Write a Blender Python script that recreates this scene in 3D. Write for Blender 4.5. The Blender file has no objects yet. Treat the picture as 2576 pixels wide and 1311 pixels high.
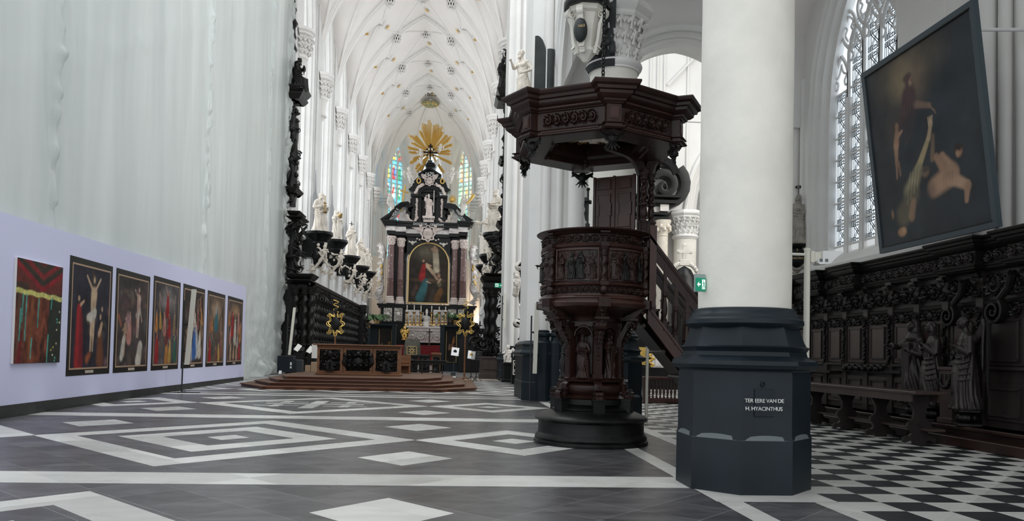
import bpy, math, random
import numpy as np
from mathutils import Vector, Matrix

PI = math.pi
SC = bpy.context.scene
COL = SC.collection
rnd = random.Random(7)

# ------------------------------------------------------------------ camera, light, exposure
FPX, IW, IH = 1935.0, 2576.0, 1311.0
CX, CY = 1288.0, 833.8
YAW, PITCH, ROLL = math.radians(4.56), math.radians(1.66), math.radians(1.255)
EYE = Vector((0, 0, 1.3))
_f = Vector((math.sin(YAW) * math.cos(PITCH), math.cos(YAW) * math.cos(PITCH), math.sin(PITCH)))
_r0 = Vector((math.cos(YAW), -math.sin(YAW), 0))
_u0 = _r0.cross(_f)
_r = _r0 * math.cos(ROLL) + _u0 * math.sin(ROLL)
_u = -_r0 * math.sin(ROLL) + _u0 * math.cos(ROLL)
cam_d = bpy.data.cameras.new('camera')
cam = bpy.data.objects.new('camera', cam_d)
COL.objects.link(cam)
cam.matrix_world = Matrix(((_r.x, _u.x, -_f.x, 0), (_r.y, _u.y, -_f.y, 0), (_r.z, _u.z, -_f.z, EYE.z), (0, 0, 0, 1)))
cam_d.sensor_width = 36.0
cam_d.lens = FPX / IW * 36.0
cam_d.shift_y = (CY - IH / 2) / IW
cam_d.clip_end = 500
SC.camera = cam

SC.view_settings.view_transform = 'Standard'
SC.view_settings.look = 'None'
SC.view_settings.gamma = 1.0
SC.view_settings.exposure = 0.34
SC.view_settings.use_curve_mapping = False
SC.cycles.max_bounces = 7
SC.cycles.diffuse_bounces = 4
SC.cycles.glossy_bounces = 3
SC.cycles.transmission_bounces = 4
SC.cycles.transparent_max_bounces = 6
SC.cycles.caustics_reflective = False
SC.cycles.caustics_refractive = False
SC.cycles.use_denoising = True
SC.cycles.sample_clamp_indirect = 4.0

W = bpy.data.worlds.new('daylight')
SC.world = W
W.use_nodes = True
bg = W.node_tree.nodes['Background']
bg.inputs[0].default_value = (0.93, 0.97, 1.0, 1)
bg.inputs[1].default_value = 1.0

def area(name, loc, target, sx, sy, power, col):
 l = bpy.data.lights.new(name, 'AREA')
 l.shape = 'RECTANGLE'
 l.size, l.size_y = sx, sy
 l.energy = power
 l.color = col
 o = bpy.data.objects.new(name, l)
 o.location = loc
 o.rotation_euler = (Vector(target) - Vector(loc)).to_track_quat('-Z', 'Y').to_euler()
 COL.objects.link(o)
 return o

# added nave fills, a lamp at the foot of the apse, an added transept fill
area('nave_fill_light', (-7.5, 22, 25), (3.5, 26, 6), 14, 6, 1500, (0.97, 0.98, 1.0))  # unseen lamp added to brighten the crossing
area('nave_fill_light', (3.0, 14, 23), (-8.5, 20, 3), 16, 5, 800, (0.97, 0.98, 1.0))  # second unseen lamp, added to lift the left wall and sheeting
area('apse_lamp_light', (1.4, 85.5, 3.0), (3.4, 88.5, 9.0), 0.6, 3.0, 900, (1.0, 0.80, 0.58))
area('transept_fill_light', (15.5, 27.0, 12), (8, 30, 6), 6, 8, 700, (1.0, 0.98, 0.93))  # lamp added inside the transept, no window built for it

# ------------------------------------------------------------------ photograph -> place
def at(px, py, X=None, Y=None, Z=None):
 d = _r * ((px - CX) / FPX) - _u * ((py - CY) / FPX) + _f
 if Y is not None:
  t = Y / d.y
 elif X is not None:
  t = X / d.x
 else:
  t = (Z - EYE.z) / d.z
 return EYE + d * t

# ------------------------------------------------------------------ materials
def _nodes(name):
 m = bpy.data.materials.new(name)
 m.use_nodes = True
 nt = m.node_tree
 return m, nt, nt.nodes['Principled BSDF']

def mat(name, col, rough=0.6, metal=0.0, var=0.0, vscale=2.0, bump=0.0, bscale=20.0, spec=0.5, col2=None, detail=4.0,
  stretch=None, coat=0.0, aniso=None, lo=0.35, hi=0.65):
 m, nt, b = _nodes(name)
 N = nt.nodes.new
 L = nt.links.new
 b.inputs['Roughness'].default_value = rough
 b.inputs['Metallic'].default_value = metal
 b.inputs['Specular IOR Level'].default_value = spec
 b.inputs['Coat Weight'].default_value = coat
 b.inputs['Coat Roughness'].default_value = 0.15
 tc = N('ShaderNodeTexCoord')
 src = tc.outputs['Object']
 if stretch:
  mp = N('ShaderNodeMapping')
  mp.inputs['Scale'].default_value = stretch
  L(src, mp.inputs['Vector'])
  src = mp.outputs[0]
 if var > 0 or col2 is not None:
  no = N('ShaderNodeTexNoise')
  no.inputs['Scale'].default_value = vscale
  no.inputs['Detail'].default_value = detail
  L(src, no.inputs['Vector'])
  cr = N('ShaderNodeValToRGB')
  c2 = col2 if col2 is not None else tuple(max(0, c * (1 - var)) for c in col)
  c1 = col if col2 is not None else tuple(min(1, c * (1 + var * .5)) for c in col)
  cr.color_ramp.elements[0].position = lo
  cr.color_ramp.elements[1].position = hi
  cr.color_ramp.elements[0].color = (*c2, 1)
  cr.color_ramp.elements[1].color = (*c1, 1)
  L(no.outputs['Fac'], cr.inputs[0])
  L(cr.outputs[0], b.inputs['Base Color'])
 else:
  b.inputs['Base Color'].default_value = (*col, 1)
 if bump > 0:
  n2 = N('ShaderNodeTexNoise')
  n2.inputs['Scale'].default_value = bscale
  n2.inputs['Detail'].default_value = 5
  L(src, n2.inputs['Vector'])
  bp = N('ShaderNodeBump')
  bp.inputs['Strength'].default_value = bump
  bp.inputs['Distance'].default_value = 0.02
  L(n2.outputs['Fac'], bp.inputs['Height'])
  L(bp.outputs[0], b.inputs['Normal'])
 return m

def emis(name, col, s):
 m, nt, b = _nodes(name)
 b.inputs['Base Color'].default_value = (*col, 1)
 b.inputs['Emission Color'].default_value = (*col, 1)
 b.inputs['Emission Strength'].default_value = s
 b.inputs['Roughness'].default_value = 0.3
 return m

def painted(name, rough=0.45, glow=0.0):
 m, nt, b = _nodes(name)
 a = nt.nodes.new('ShaderNodeAttribute')
 a.attribute_name = 'paint'
 nt.links.new(a.outputs['Color'], b.inputs['Base Color'])
 b.inputs['Roughness'].default_value = rough
 b.inputs['Specular IOR Level'].default_value = .2
 if glow:
  nt.links.new(a.outputs['Color'], b.inputs['Emission Color'])
  b.inputs['Emission Strength'].default_value = glow
  b.inputs['Base Color'].default_value = (.2, .2, .2, 1)
 return m

def marble_floor(name, c1, c2, joint, jw, rough, size=0.57, ang=PI / 4, vein=None):
 m, nt, b = _nodes(name)
 N = nt.nodes.new
 L = nt.links.new
 tc = N('ShaderNodeTexCoord')
 no = N('ShaderNodeTexNoise')
 no.inputs['Scale'].default_value = 1.3
 no.inputs['Detail'].default_value = 8
 no.inputs['Distortion'].default_value = 1.2
 mp0 = N('ShaderNodeMapping')
 mp0.inputs['Scale'].default_value = (1, 2.4, 1)
 mp0.inputs['Rotation'].default_value = (0, 0, .5)
 L(tc.outputs['Object'], mp0.inputs[0])
 L(mp0.outputs[0], no.inputs['Vector'])
 cr = N('ShaderNodeValToRGB')
 cr.color_ramp.elements[0].position = .35
 cr.color_ramp.elements[1].position = .68
 cr.color_ramp.elements[0].color = (*c1, 1)
 cr.color_ramp.elements[1].color = (*c2, 1)
 L(no.outputs['Fac'], cr.inputs[0])
 colsock = cr.outputs[0]
 mp = N('ShaderNodeMapping')
 mp.inputs['Rotation'].default_value = (0, 0, ang)
 mp.inputs['Scale'].default_value = (1 / size, 1 / size, 1)
 L(tc.outputs['Object'], mp.inputs[0])
 sx = N('ShaderNodeSeparateXYZ')
 L(mp.outputs[0], sx.inputs[0])
 outs = []
 cells = []
 for k in (0, 1):
  fr = N('ShaderNodeMath'); fr.operation = 'FRACT'
  L(sx.outputs[k], fr.inputs[0])
  lt = N('ShaderNodeMath'); lt.operation = 'LESS_THAN'; lt.inputs[1].default_value = jw
  L(fr.outputs[0], lt.inputs[0])
  outs.append(lt.outputs[0])
  fl = N('ShaderNodeMath'); fl.operation = 'FLOOR'
  L(sx.outputs[k], fl.inputs[0])
  cells.append(fl.outputs[0])
 mx = N('ShaderNodeMath'); mx.operation = 'MAXIMUM'
 L(outs[0], mx.inputs[0]); L(outs[1], mx.inputs[1])
 cb = N('ShaderNodeCombineXYZ')
 L(cells[0], cb.inputs[0]); L(cells[1], cb.inputs[1])
 wn = N('ShaderNodeTexWhiteNoise'); wn.noise_dimensions = '2D'
 L(cb.outputs[0], wn.inputs['Vector'])
 mr = N('ShaderNodeMapRange')
 mr.inputs['To Min'].default_value = .78; mr.inputs['To Max'].default_value = 1.2
 L(wn.outputs['Value'], mr.inputs['Value'])
 vm = N('ShaderNodeVectorMath'); vm.operation = 'SCALE'
 L(colsock, vm.inputs[0]); L(mr.outputs[0], vm.inputs['Scale'])
 mix = N('ShaderNodeMixRGB')
 mix.inputs[2].default_value = (*joint, 1)
 L(mx.outputs[0], mix.inputs[0]); L(vm.outputs[0], mix.inputs[1])
 L(mix.outputs[0], b.inputs['Base Color'])
 n3 = N('ShaderNodeTexNoise'); n3.inputs['Scale'].default_value = 2.5
 n3.inputs['Detail'].default_value = 5
 L(tc.outputs['Object'], n3.inputs['Vector'])
 m3 = N('ShaderNodeMapRange')
 m3.inputs['To Min'].default_value = rough * .7; m3.inputs['To Max'].default_value = rough * 1.5
 L(n3.outputs['Fac'], m3.inputs['Value'])
 L(m3.outputs[0], b.inputs['Roughness'])
 n4 = N('ShaderNodeTexNoise'); n4.inputs['Scale'].default_value = 1.6
 L(tc.outputs['Object'], n4.inputs['Vector'])
 bp = N('ShaderNodeBump'); bp.inputs['Strength'].default_value = .06; bp.inputs['Distance'].default_value = .02
 L(n4.outputs['Fac'], bp.inputs['Height'])
 L(bp.outputs[0], b.inputs['Normal'])
 return m

M = {}
M['stone'] = mat('white_limewash', (.80, .79, .77), .75, var=.05, vscale=.7, bump=.12, bscale=5)
M['stone_near'] = mat('cream_limewash', (.83, .805, .735), .7, var=.10, vscale=1.3, bump=.6, bscale=3.5)
M['vault'] = mat('vault_plaster', (.88, .835, .80), .8, var=.03, vscale=.5)
M['rib'] = mat('rib_stone', (.86, .83, .80), .75)
M['navy'] = mat('slate_blue_paint', (.0085, .0155, .022), .45, spec=.28, var=.25, vscale=2, bump=.1, bscale=7)
M['worn'] = mat('worn_grey_paint', (.12, .14, .15), .5)
M['wood'] = mat('dark_mahogany', (.026, .0105, .008), .38, spec=.3, var=.35, vscale=3, stretch=(1, 1, .25), bump=.15, bscale=30, coat=.06)
M['wood_red'] = mat('red_brown_mahogany', (.052, .021, .016), .36, spec=.3, var=.3, vscale=3, coat=.2)
M['wood_blk'] = mat('black_oak', (.008, .007, .0065), .42, spec=.3, var=.3, vscale=4, bump=.15, bscale=25, coat=.04)
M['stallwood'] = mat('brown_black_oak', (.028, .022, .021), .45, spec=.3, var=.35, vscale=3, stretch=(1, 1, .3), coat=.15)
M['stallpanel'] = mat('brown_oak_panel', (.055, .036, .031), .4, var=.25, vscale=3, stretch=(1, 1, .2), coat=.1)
M['oak'] = mat('warm_oak', (.20, .090, .042), .45, spec=.25, var=.3, vscale=2.5, stretch=(.3, 3, 3), coat=.1)
M['oakstep'] = mat('polished_step_oak', (.135, .045, .022), .45, spec=.22, var=.35, vscale=2.0, stretch=(.25, 4, 4), coat=.2)
M['oaktop'] = mat('walked_oak_boards', (.135, .080, .054), .6, spec=.2, var=.2, vscale=2, stretch=(.25, 5, 1))
M['bstone'] = mat('black_stone', (.007, .0072, .007), .40, spec=.25, var=.5, vscale=6, bump=.1, bscale=30)
M['bmarble'] = mat('black_marble', (.006, .0065, .007), .3, spec=.25, var=.3, vscale=2)
M['statue'] = mat('cream_marble', (.78, .71, .62), .5, var=.10, vscale=4)
M['statue_w'] = mat('white_marble_carving', (.72, .68, .63), .5, var=.12, vscale=4)
M['pink'] = mat('pale_pink_marble', (.74, .65, .60), .5, col2=(.60, .50, .46), vscale=9)
M['veined'] = mat('grey_veined_marble', (.74, .70, .67), .35, col2=(.42, .39, .38), vscale=1.6, detail=8, stretch=(1, 1, 3), lo=.3, hi=.55)
M['redmarble'] = mat('red_marble', (.17, .095, .085), .25, col2=(.38, .30, .27), vscale=4, detail=9, lo=.32, hi=.40)
M['redmarble'].node_tree.nodes['Color Ramp'].color_ramp.elements[0].color = (.42, .33, .30, 1)
M['redmarble'].node_tree.nodes['Color Ramp'].color_ramp.elements[1].color = (.15, .085, .078, 1)
M['gold'] = mat('gilding', (.80, .55, .16), .35, metal=.85, var=.2, vscale=6)
M['goldmatte'] = mat('matt_gold_leaf', (.72, .47, .13), .5, metal=.4)
M['goldline'] = mat('gilt_moulding', (.75, .55, .22), .4, metal=.5)
M['brass'] = mat('brass', (.50, .34, .16), .25, metal=.9)
M['iron'] = mat('black_iron', (.015, .015, .015), .4, metal=.6)
M['steel'] = mat('dark_powder_coat', (.02, .02, .022), .4)
M['cream'] = mat('cream_powder_coat', (.70, .68, .60), .4)
M['white'] = mat('white_paint', (.8, .8, .8), .5)
M['lavwall'] = mat('pale_lavender_panel', (.70, .715, .95), .55)
M['greystrip'] = mat('grey_black_skirting', (.022, .023, .024), .5, var=.3, vscale=6)
M['candle'] = mat('wax_candle', (.75, .71, .60), .5)
M['redcarpet'] = mat('red_carpet', (.22, .016, .020), .9, var=.4, vscale=14)
M['green'] = emis('exit_sign_green', (.0, .24, .13), .25)
M['signwhite'] = emis('exit_sign_white', (.8, .9, .85), .5)
M['fern'] = mat('fern_green', (.10, .20, .07), .6, var=.4, vscale=8)
M['paper'] = mat('paper', (.75, .74, .70), .6)
M['card'] = mat('brown_cardboard', (.36, .25, .16), .7)
M['letter'] = mat('white_lettering', (.75, .75, .73), .5)
M['goldletter'] = mat('gilt_lettering', (.70, .50, .22), .5)
M['tapestry'] = mat('dark_embroidered_cloth', (.10, .09, .07), .8, var=.4, vscale=14)
M['darkgrey'] = mat('dark_grey_panel', (.030, .040, .045), .45)
M['glass_lit'] = emis('daylit_glass', (.84, .92, 1.0), .70)
M['choirglass'] = emis('daylit_choir_glass', (.93, .97, 1.0), 1.6)
M['lead'] = mat('lead_came', (.10, .12, .12), .6)
M['sandstone'] = mat('pale_sandstone_slab', (.50, .42, .34), .5, var=.1, vscale=2)
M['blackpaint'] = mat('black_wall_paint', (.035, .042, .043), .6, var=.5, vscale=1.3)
M['floor_dark'] = marble_floor('dark_marble_slabs', (.058, .056, .061), (.105, .102, .108), (.34, .34, .34), .006, .29)
M['floor_white'] = marble_floor('white_marble_slabs', (.56, .56, .53), (.66, .66, .63), (.45, .45, .43), .003, .27, size=1.4)
M['floor_black'] = marble_floor('black_marble_tiles', (.018, .020, .023), (.032, .033, .036), (.05, .05, .05), .0, .34)
M['slab'] = marble_floor('grey_slabs', (.20, .19, .19), (.27, .26, .25), (.35, .35, .35), .01, .3, size=1.2, ang=0)

def plastic():
 m, nt, b = _nodes('translucent_plastic_sheet')
 N = nt.nodes.new
 L = nt.links.new
 tc = N('ShaderNodeTexCoord')
 mp = N('ShaderNodeMapping')
 mp.inputs['Scale'].default_value = (1, .9, .12)
 L(tc.outputs['Object'], mp.inputs[0])
 no = N('ShaderNodeTexNoise')
 no.inputs['Scale'].default_value = .9
 no.inputs['Detail'].default_value = 5
 no.inputs['Distortion'].default_value = .4
 L(mp.outputs[0], no.inputs['Vector'])
 cr = N('ShaderNodeValToRGB')
 cr.color_ramp.elements[0].position = .3
 cr.color_ramp.elements[1].position = .7
 cr.color_ramp.elements[0].color = (.52, .56, .55, 1)
 cr.color_ramp.elements[1].color = (.65, .69, .67, 1)
 L(no.outputs['Fac'], cr.inputs[0])
 L(cr.outputs[0], b.inputs['Base Color'])
 b.inputs['Roughness'].default_value = .26
 b.inputs['Specular IOR Level'].default_value = .6
 tr = N('ShaderNodeBsdfTranslucent')
 L(cr.outputs[0], tr.inputs[0])
 mx = N('ShaderNodeMixShader')
 mx.inputs[0].default_value = .30
 L(b.outputs[0], mx.inputs[1])
 L(tr.outputs[0], mx.inputs[2])
 L(mx.outputs[0], nt.nodes['Material Output'].inputs[0])
 return m

M['plastic'] = plastic()

def stained():
 m, nt, b = _nodes('stained_glass')
 N = nt.nodes.new
 L = nt.links.new
 a = N('ShaderNodeAttribute')
 a.attribute_name = 'paint'
 L(a.outputs['Color'], b.inputs['Emission Color'])
 b.inputs['Emission Strength'].default_value = 1.0
 b.inputs['Base Color'].default_value = (.05, .05, .05, 1)
 return m

M['stained'] = stained()

# ------------------------------------------------------------------ mesh building
class G:
 """collects geometry, then builds it as one mesh object"""

 def __init__(s):
  s.v = []
  s.f = []
  s.m = []
  s.cur = 0

 def add(s, vs, fs):
  o = len(s.v)
  s.v.extend(tuple(map(float, p)) for p in vs)
  s.f.extend([tuple(i + o for i in f) for f in fs])
  s.m.extend([s.cur] * len(fs))
  return s

 def xf(s, M4, start=0):
  for i in range(start, len(s.v)):
   p = M4 @ Vector(s.v[i])
   s.v[i] = (p.x, p.y, p.z)
  return s

 def box(s, x0, x1, y0, y1, z0, z1):
  return s.add([(x0, y0, z0), (x1, y0, z0), (x1, y1, z0), (x0, y1, z0), (x0, y0, z1), (x1, y0, z1), (x1, y1, z1), (x0, y1, z1)],
     [(0, 3, 2, 1), (4, 5, 6, 7), (0, 1, 5, 4), (1, 2, 6, 5), (2, 3, 7, 6), (3, 0, 4, 7)])

 def bbox(s, x0, x1, y0, y1, z0, z1, b=.01):
  """box with a chamfered top and bottom edge all round"""
  pr = [(-b, z0), (0, z0 + b), (0, z1 - b), (-b, z1)]
  return s.mould(pr, [(x0, y0), (x1, y0), (x1, y1), (x0, y1)], True, True)

 def obox(s, c, size, rz=0.0, rx=0.0, ry=0.0):
  st = len(s.v)
  a, b, d = [q / 2 for q in size]
  s.box(-a, a, -b, b, -d, d)
  return s.xf(Matrix.Translation(Vector(c)) @ Matrix.Rotation(rz, 4, 'Z') @ Matrix.Rotation(ry, 4, 'Y') @ Matrix.Rotation(rx, 4, 'X'), st)

 def prism(s, poly, z0, z1):
  n = len(poly)
  vs = [(x, y, z0) for x, y in poly] + [(x, y, z1) for x, y in poly]
  fs = [tuple(range(n - 1, -1, -1)), tuple(range(n, 2 * n))]
  fs += [(i, (i + 1) % n, n + (i + 1) % n, n + i) for i in range(n)]
  return s.add(vs, fs)

 def slab(s, poly, d0, d1, axis='y'):
  """polygon in the XZ plane (axis y) or YZ plane (axis x), extruded from d0 to d1"""
  n = len(poly)
  if axis == 'y':
   vs = [(x, d0, z) for x, z in poly] + [(x, d1, z) for x, z in poly]
  else:
   vs = [(d0, y, z) for y, z in poly] + [(d1, y, z) for y, z in poly]
  fs = [tuple(range(n)), tuple(range(2 * n - 1, n - 1, -1))]
  fs += [(i, n + i, n + (i + 1) % n, (i + 1) % n) for i in range(n)]
  return s.add(vs, fs)

 def rings(s, rs, close=True, cap=True):
  n = len(rs[0])
  vs = [p for r in rs for p in r]
  fs = []
  for k in range(len(rs) - 1):
   for i in range(n if close else n - 1):
    j = (i + 1) % n
    fs.append((k * n + i, k * n + j, (k + 1) * n + j, (k + 1) * n + i))
  if cap and close:
   fs.append(tuple(range(n - 1, -1, -1)))
   fs.append(tuple((len(rs) - 1) * n + i for i in range(n)))
  return s.add(vs, fs)

 def lathe(s, prof, n=24, c=(0, 0, 0), ph=0.0, sx=1.0, sy=1.0, fn=None):
  rs = []
  for r, z in prof:
   ring = []
   for i in range(n):
    a = ph + 2 * PI * i / n
    q = r * (fn(a, z) if fn else 1)
    ring.append((c[0] + q * math.cos(a) * sx, c[1] + q * math.sin(a) * sy, c[2] + z))
   rs.append(ring)
  return s.rings(rs)

 def tube(s, pts, r, n=8, cap=True):
  pts = [Vector(p) for p in pts]
  rr = r if isinstance(r, (list, tuple)) else [r] * len(pts)
  rs = []
  prev = None
  for i, p in enumerate(pts):
   t = (pts[min(i + 1, len(pts) - 1)] - pts[max(i - 1, 0)])
   if t.length < 1e-9:
    t = Vector((0, 0, 1))
   t.normalize()
   if prev is None:
    a = Vector((0, 0, 1)) if abs(t.z) < .9 else Vector((1, 0, 0))
    x = t.cross(a).normalized()
   else:
    x = (prev - t * prev.dot(t))
    x = x.normalized() if x.length > 1e-6 else t.cross(Vector((0, 0, 1))).normalized()
   prev = x
   y = t.cross(x)
   rs.append([p + (x * math.cos(2 * PI * k / n) + y * math.sin(2 * PI * k / n)) * rr[i] for k in range(n)])
  return s.rings(rs, True, cap)

 def ribbon(s, pts, prof, up=(0, 0, 1), closed=False):
  """sweep an open or closed profile of (side, up) pairs along a 3-D path"""
  pts = [Vector(p) for p in pts]
  rs = []
  n = len(pts)
  for i, p in enumerate(pts):
   t = (pts[(i + 1) % n if closed else min(i + 1, n - 1)] - pts[i - 1 if (closed or i > 0) else 0]).normalized()
   u = up(i) if callable(up) else Vector(up)
   x = t.cross(u).normalized()
   y = x.cross(t)
   rs.append([p + x * a + y * b for a, b in prof])
  if closed:
   rs.append(rs[0])
  return s.rings(rs, True, not closed)

 def mould(s, prof, path, closed=True, fill=False):
  """profile (outward, z) swept along a plan path; outward is to the right of travel"""
  n = len(path)
  P = [Vector((p[0], p[1])) for p in path]
  offs = []
  for i in range(n):
   if closed or 0 < i < n - 1:
    d1 = (P[i] - P[i - 1]).normalized()
    d2 = (P[(i + 1) % n] - P[i]).normalized()
   elif i == 0:
    d1 = d2 = (P[1] - P[0]).normalized()
   else:
    d1 = d2 = (P[i] - P[i - 1]).normalized()
   n1 = Vector((d1.y, -d1.x))
   n2 = Vector((d2.y, -d2.x))
   b = (n1 + n2)
   b = b / max(.3, b.dot(n1)) if b.length > 1e-6 else n1
   offs.append(b)
  rs = [[(P[i].x + offs[i].x * a, P[i].y + offs[i].y * a, z) for i in range(n)] for a, z in prof]
  if closed:
   return s.rings(rs, True, fill)
  return s.rings(rs, False, False)

 def grid(s, A):
  nu, nv = A.shape[:2]
  o = len(s.v)
  s.v.extend(map(tuple, A.reshape(-1, 3).tolist()))
  idx = np.arange(nu * nv).reshape(nu, nv) + o
  q = np.stack([idx[:-1, :-1], idx[1:, :-1], idx[1:, 1:], idx[:-1, 1:]], -1).reshape(-1, 4)
  s.f.extend(map(tuple, q.tolist()))
  s.m.extend([s.cur] * len(q))
  return s

 def sph(s, c, r, n=12, m=8, rot=None):
  if not isinstance(r, (tuple, list)):
   r = (r, r, r)
  st = len(s.v)
  rs = []
  for k in range(m + 1):
   t = PI * (k + .0) / m
   z = -math.cos(t)
   q = max(math.sin(t), .02)
   rs.append([(q * math.cos(2 * PI * i / n) * r[0], q * math.sin(2 * PI * i / n) * r[1], z * r[2]) for i in range(n)])
  s.rings(rs)
  T = Matrix.Translation(Vector(c))
  if rot is not None:
   T = T @ rot
  return s.xf(T, st)

 def build(s, name, m, parent=None, ang=38, smooth=True, world=False, loc=None):
  """link the gathered geometry as one mesh; with world=True the points are world points"""
  me = bpy.data.meshes.new(name)
  vs = s.v
  if world and parent is not None:
   inv = wm(parent).inverted()
   vs = [tuple(inv @ Vector(p)) for p in vs]
  me.from_pydata(vs, [], s.f)
  ms = m if isinstance(m, (list, tuple)) else [m]
  for q in ms:
   me.materials.append(M[q] if isinstance(q, str) else q)
  if len(ms) > 1:
   me.polygons.foreach_set('material_index', s.m)
  if smooth:
   me.polygons.foreach_set('use_smooth', [True] * len(s.f))
   me.set_sharp_from_angle(angle=math.radians(ang))
  me.update()
  o = bpy.data.objects.new(name, me)
  COL.objects.link(o)
  if parent is not None:
   o.parent = parent
  if loc is not None:
   o.location = loc
  return o

def wm(o):
 m = Matrix.LocRotScale(o.location, o.rotation_euler, o.scale)
 return wm(o.parent) @ m if o.parent else m

def thing(name, label, cat, loc=(0, 0, 0), rz=0.0, group=None, scale=1.0):
 o = bpy.data.objects.new(name, None)
 o.empty_display_size = .1
 COL.objects.link(o)
 o.location = loc
 o.rotation_euler = (0, 0, rz)
 o.scale = (scale,) * 3
 return tag(o, label, cat, group)

def tag(o, label, cat, group=None):
 o['label'] = label
 o['category'] = cat
 if group:
  o['group'] = group
 return o

def struct(o, label=None):
 o['kind'] = 'structure'
 if label:
  o['label'] = label
 return o

def dup(root, loc, rz=None, label=None, group=None, scale=None):
 def cp(o, parent):
  c = o.copy()
  COL.objects.link(c)
  if parent is not None:
   c.parent = parent
  for ch in o.children:
   cp(ch, c)
  return c
 r = cp(root, None)
 r.location = loc
 if rz is not None:
  r.rotation_euler = (0, 0, rz)
 if scale is not None:
  r.scale = (scale,) * 3 if not isinstance(scale, tuple) else scale
 if label:
  r['label'] = label
 if group:
  r['group'] = group
 return r

def bake(o, voxel, smooth=0):
 """replace the mesh of o by its voxel-remeshed union"""
 md = o.modifiers.new('r', 'REMESH')
 md.mode = 'VOXEL'
 md.voxel_size = voxel
 md.use_smooth_shade = True
 if smooth:
  m2 = o.modifiers.new('s', 'SMOOTH')
  m2.iterations = smooth
  m2.factor = .5
 bpy.context.view_layer.update()
 dg = bpy.context.evaluated_depsgraph_get()
 me = bpy.data.meshes.new_from_object(o.evaluated_get(dg))
 old = o.data
 o.modifiers.clear()
 o.data = me
 if not me.materials:
  for q in old.materials:
   me.materials.append(q)
 me.polygons.foreach_set('use_smooth', [True] * len(me.polygons))
 return o

# ------------------------------------------------------------------ noise, reliefs, painting
_rs = np.random.RandomState(5)
_NT = _rs.rand(64, 64)

def vnoise(x, y):
 xi = np.floor(x).astype(int)
 yi = np.floor(y).astype(int)
 fx = x - xi
 fy = y - yi
 fx = fx * fx * (3 - 2 * fx)
 fy = fy * fy * (3 - 2 * fy)
 a = _NT[xi % 64, yi % 64]
 b = _NT[(xi + 1) % 64, yi % 64]
 c = _NT[xi % 64, (yi + 1) % 64]
 d = _NT[(xi + 1) % 64, (yi + 1) % 64]
 return (a * (1 - fx) + b * fx) * (1 - fy) + (c * (1 - fx) + d * fx) * fy

def fbm(x, y, o=4):
 s = 0
 a = .5
 for k in range(o):
  s = s + a * vnoise(x * 2 ** k + 17 * k, y * 2 ** k + 5 * k)
  a *= .5
 return s

def h_foliage(U, V, w, h, seed=0):
 """carved leaf-and-scroll height field, 0..1, over a panel w x h"""
 n = max(1, int(round(w / h)))
 cw = w / n
 H = np.zeros_like(U)
 for k in range(n):
  cx, cy = (k + .5) * cw, h / 2
  sgn = 1 if k % 2 else -1
  x = (U - cx) / (cw * .5)
  y = (V - cy) / (h * .5) * sgn
  r = np.sqrt(x * x + y * y) + 1e-6
  a = np.arctan2(y, x)
  sp = (r * 2.1 - a / (2 * PI)) % 1.0
  ring = np.clip(1 - np.abs(sp - .5) * 3.6, 0, 1) ** .6 * (r < 1.05)
  bud = np.clip(1 - r / .28, 0, 1) ** .5
  leaf = np.clip(.5 + .5 * np.cos(a * 9 + seed), 0, 1) * ((r > .7) & (r < 1.25)) * .75
  H = np.maximum(H, np.maximum(np.maximum(ring * .8, bud), leaf))
 H = H * (.75 + .5 * fbm(U / h * 7 + seed * 3.1, V / h * 7, 3))
 e = np.minimum(np.minimum(U, w - U), np.minimum(V, h - V)) / (h * .08)
 return np.clip(H, 0, 1.1) * np.clip(e, 0, 1)

def h_rough(U, V, w, h, seed=0):
 """tangled carving"""
 q = min(w, h)
 a = fbm(U / q * 5 + seed, V / q * 5 + seed * 2.3, 4)
 b = fbm(U / q * 5 + 31 + seed, V / q * 5 + 11, 4)
 H = np.clip(1 - np.abs(a - .47) * 13, 0, 1) * .8 + np.clip(1 - np.abs(b - .47) * 13, 0, 1) * .7
 H += .5 * np.clip(fbm(U / q * 10, V / q * 10 + seed, 2) - .45, 0, 1) * 4
 e = np.minimum(np.minimum(U, w - U), np.minimum(V, h - V)) / (q * .06)
 return np.clip(H, 0, 1.2) * np.clip(e, 0, 1)

def h_figures(xs, base=.04):
 """a row of standing and bending draped figures: xs = [(x, z0, z1, lean)]"""
 def fn(U, V, w, h, seed=0):
  H = np.zeros_like(U)
  for (x, z0, z1, lean) in xs:
   x, z0, z1 = x * w, z0 * h, z1 * h
   hh = z1 - z0
   t = np.clip((V - z0) / hh, 0, 1)
   cxl = x + lean * w * t ** 1.5
   wid = hh * (.20 - .10 * t) + hh * .05 * np.sin(t * 9 + x * 7)
   d = np.abs(U - cxl) / wid
   body = np.sqrt(np.clip(1 - d * d, 0, 1)) * ((t > 0) & (t < .86))
   fold = .84 + .22 * np.cos((U - cxl) / hh * 75 + 5 * np.sin(t * 6 + x * 3))
   hd = np.sqrt((U - (x + lean * w)) ** 2 + ((V - z0 - hh * .93) * .85) ** 2) / (hh * .075)
   head = np.sqrt(np.clip(1 - hd * hd, 0, 1))
   arm_t = np.clip(1 - np.abs((V - z0 - hh * (.62 + .1 * math.sin(x * 9))) / (hh * .05)), 0, 1) * (d < 1.5)
   H = np.maximum(H, np.maximum(body * fold * .75, np.maximum(head, arm_t * .8)))
  H += base * 2.2 * fbm(U / h * 6, V / h * 6 + seed, 3)
  e = np.minimum(np.minimum(U, w - U), np.minimum(V, h - V)) / (h * .03)
  return H * np.clip(e, 0, 1)
 return fn

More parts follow.
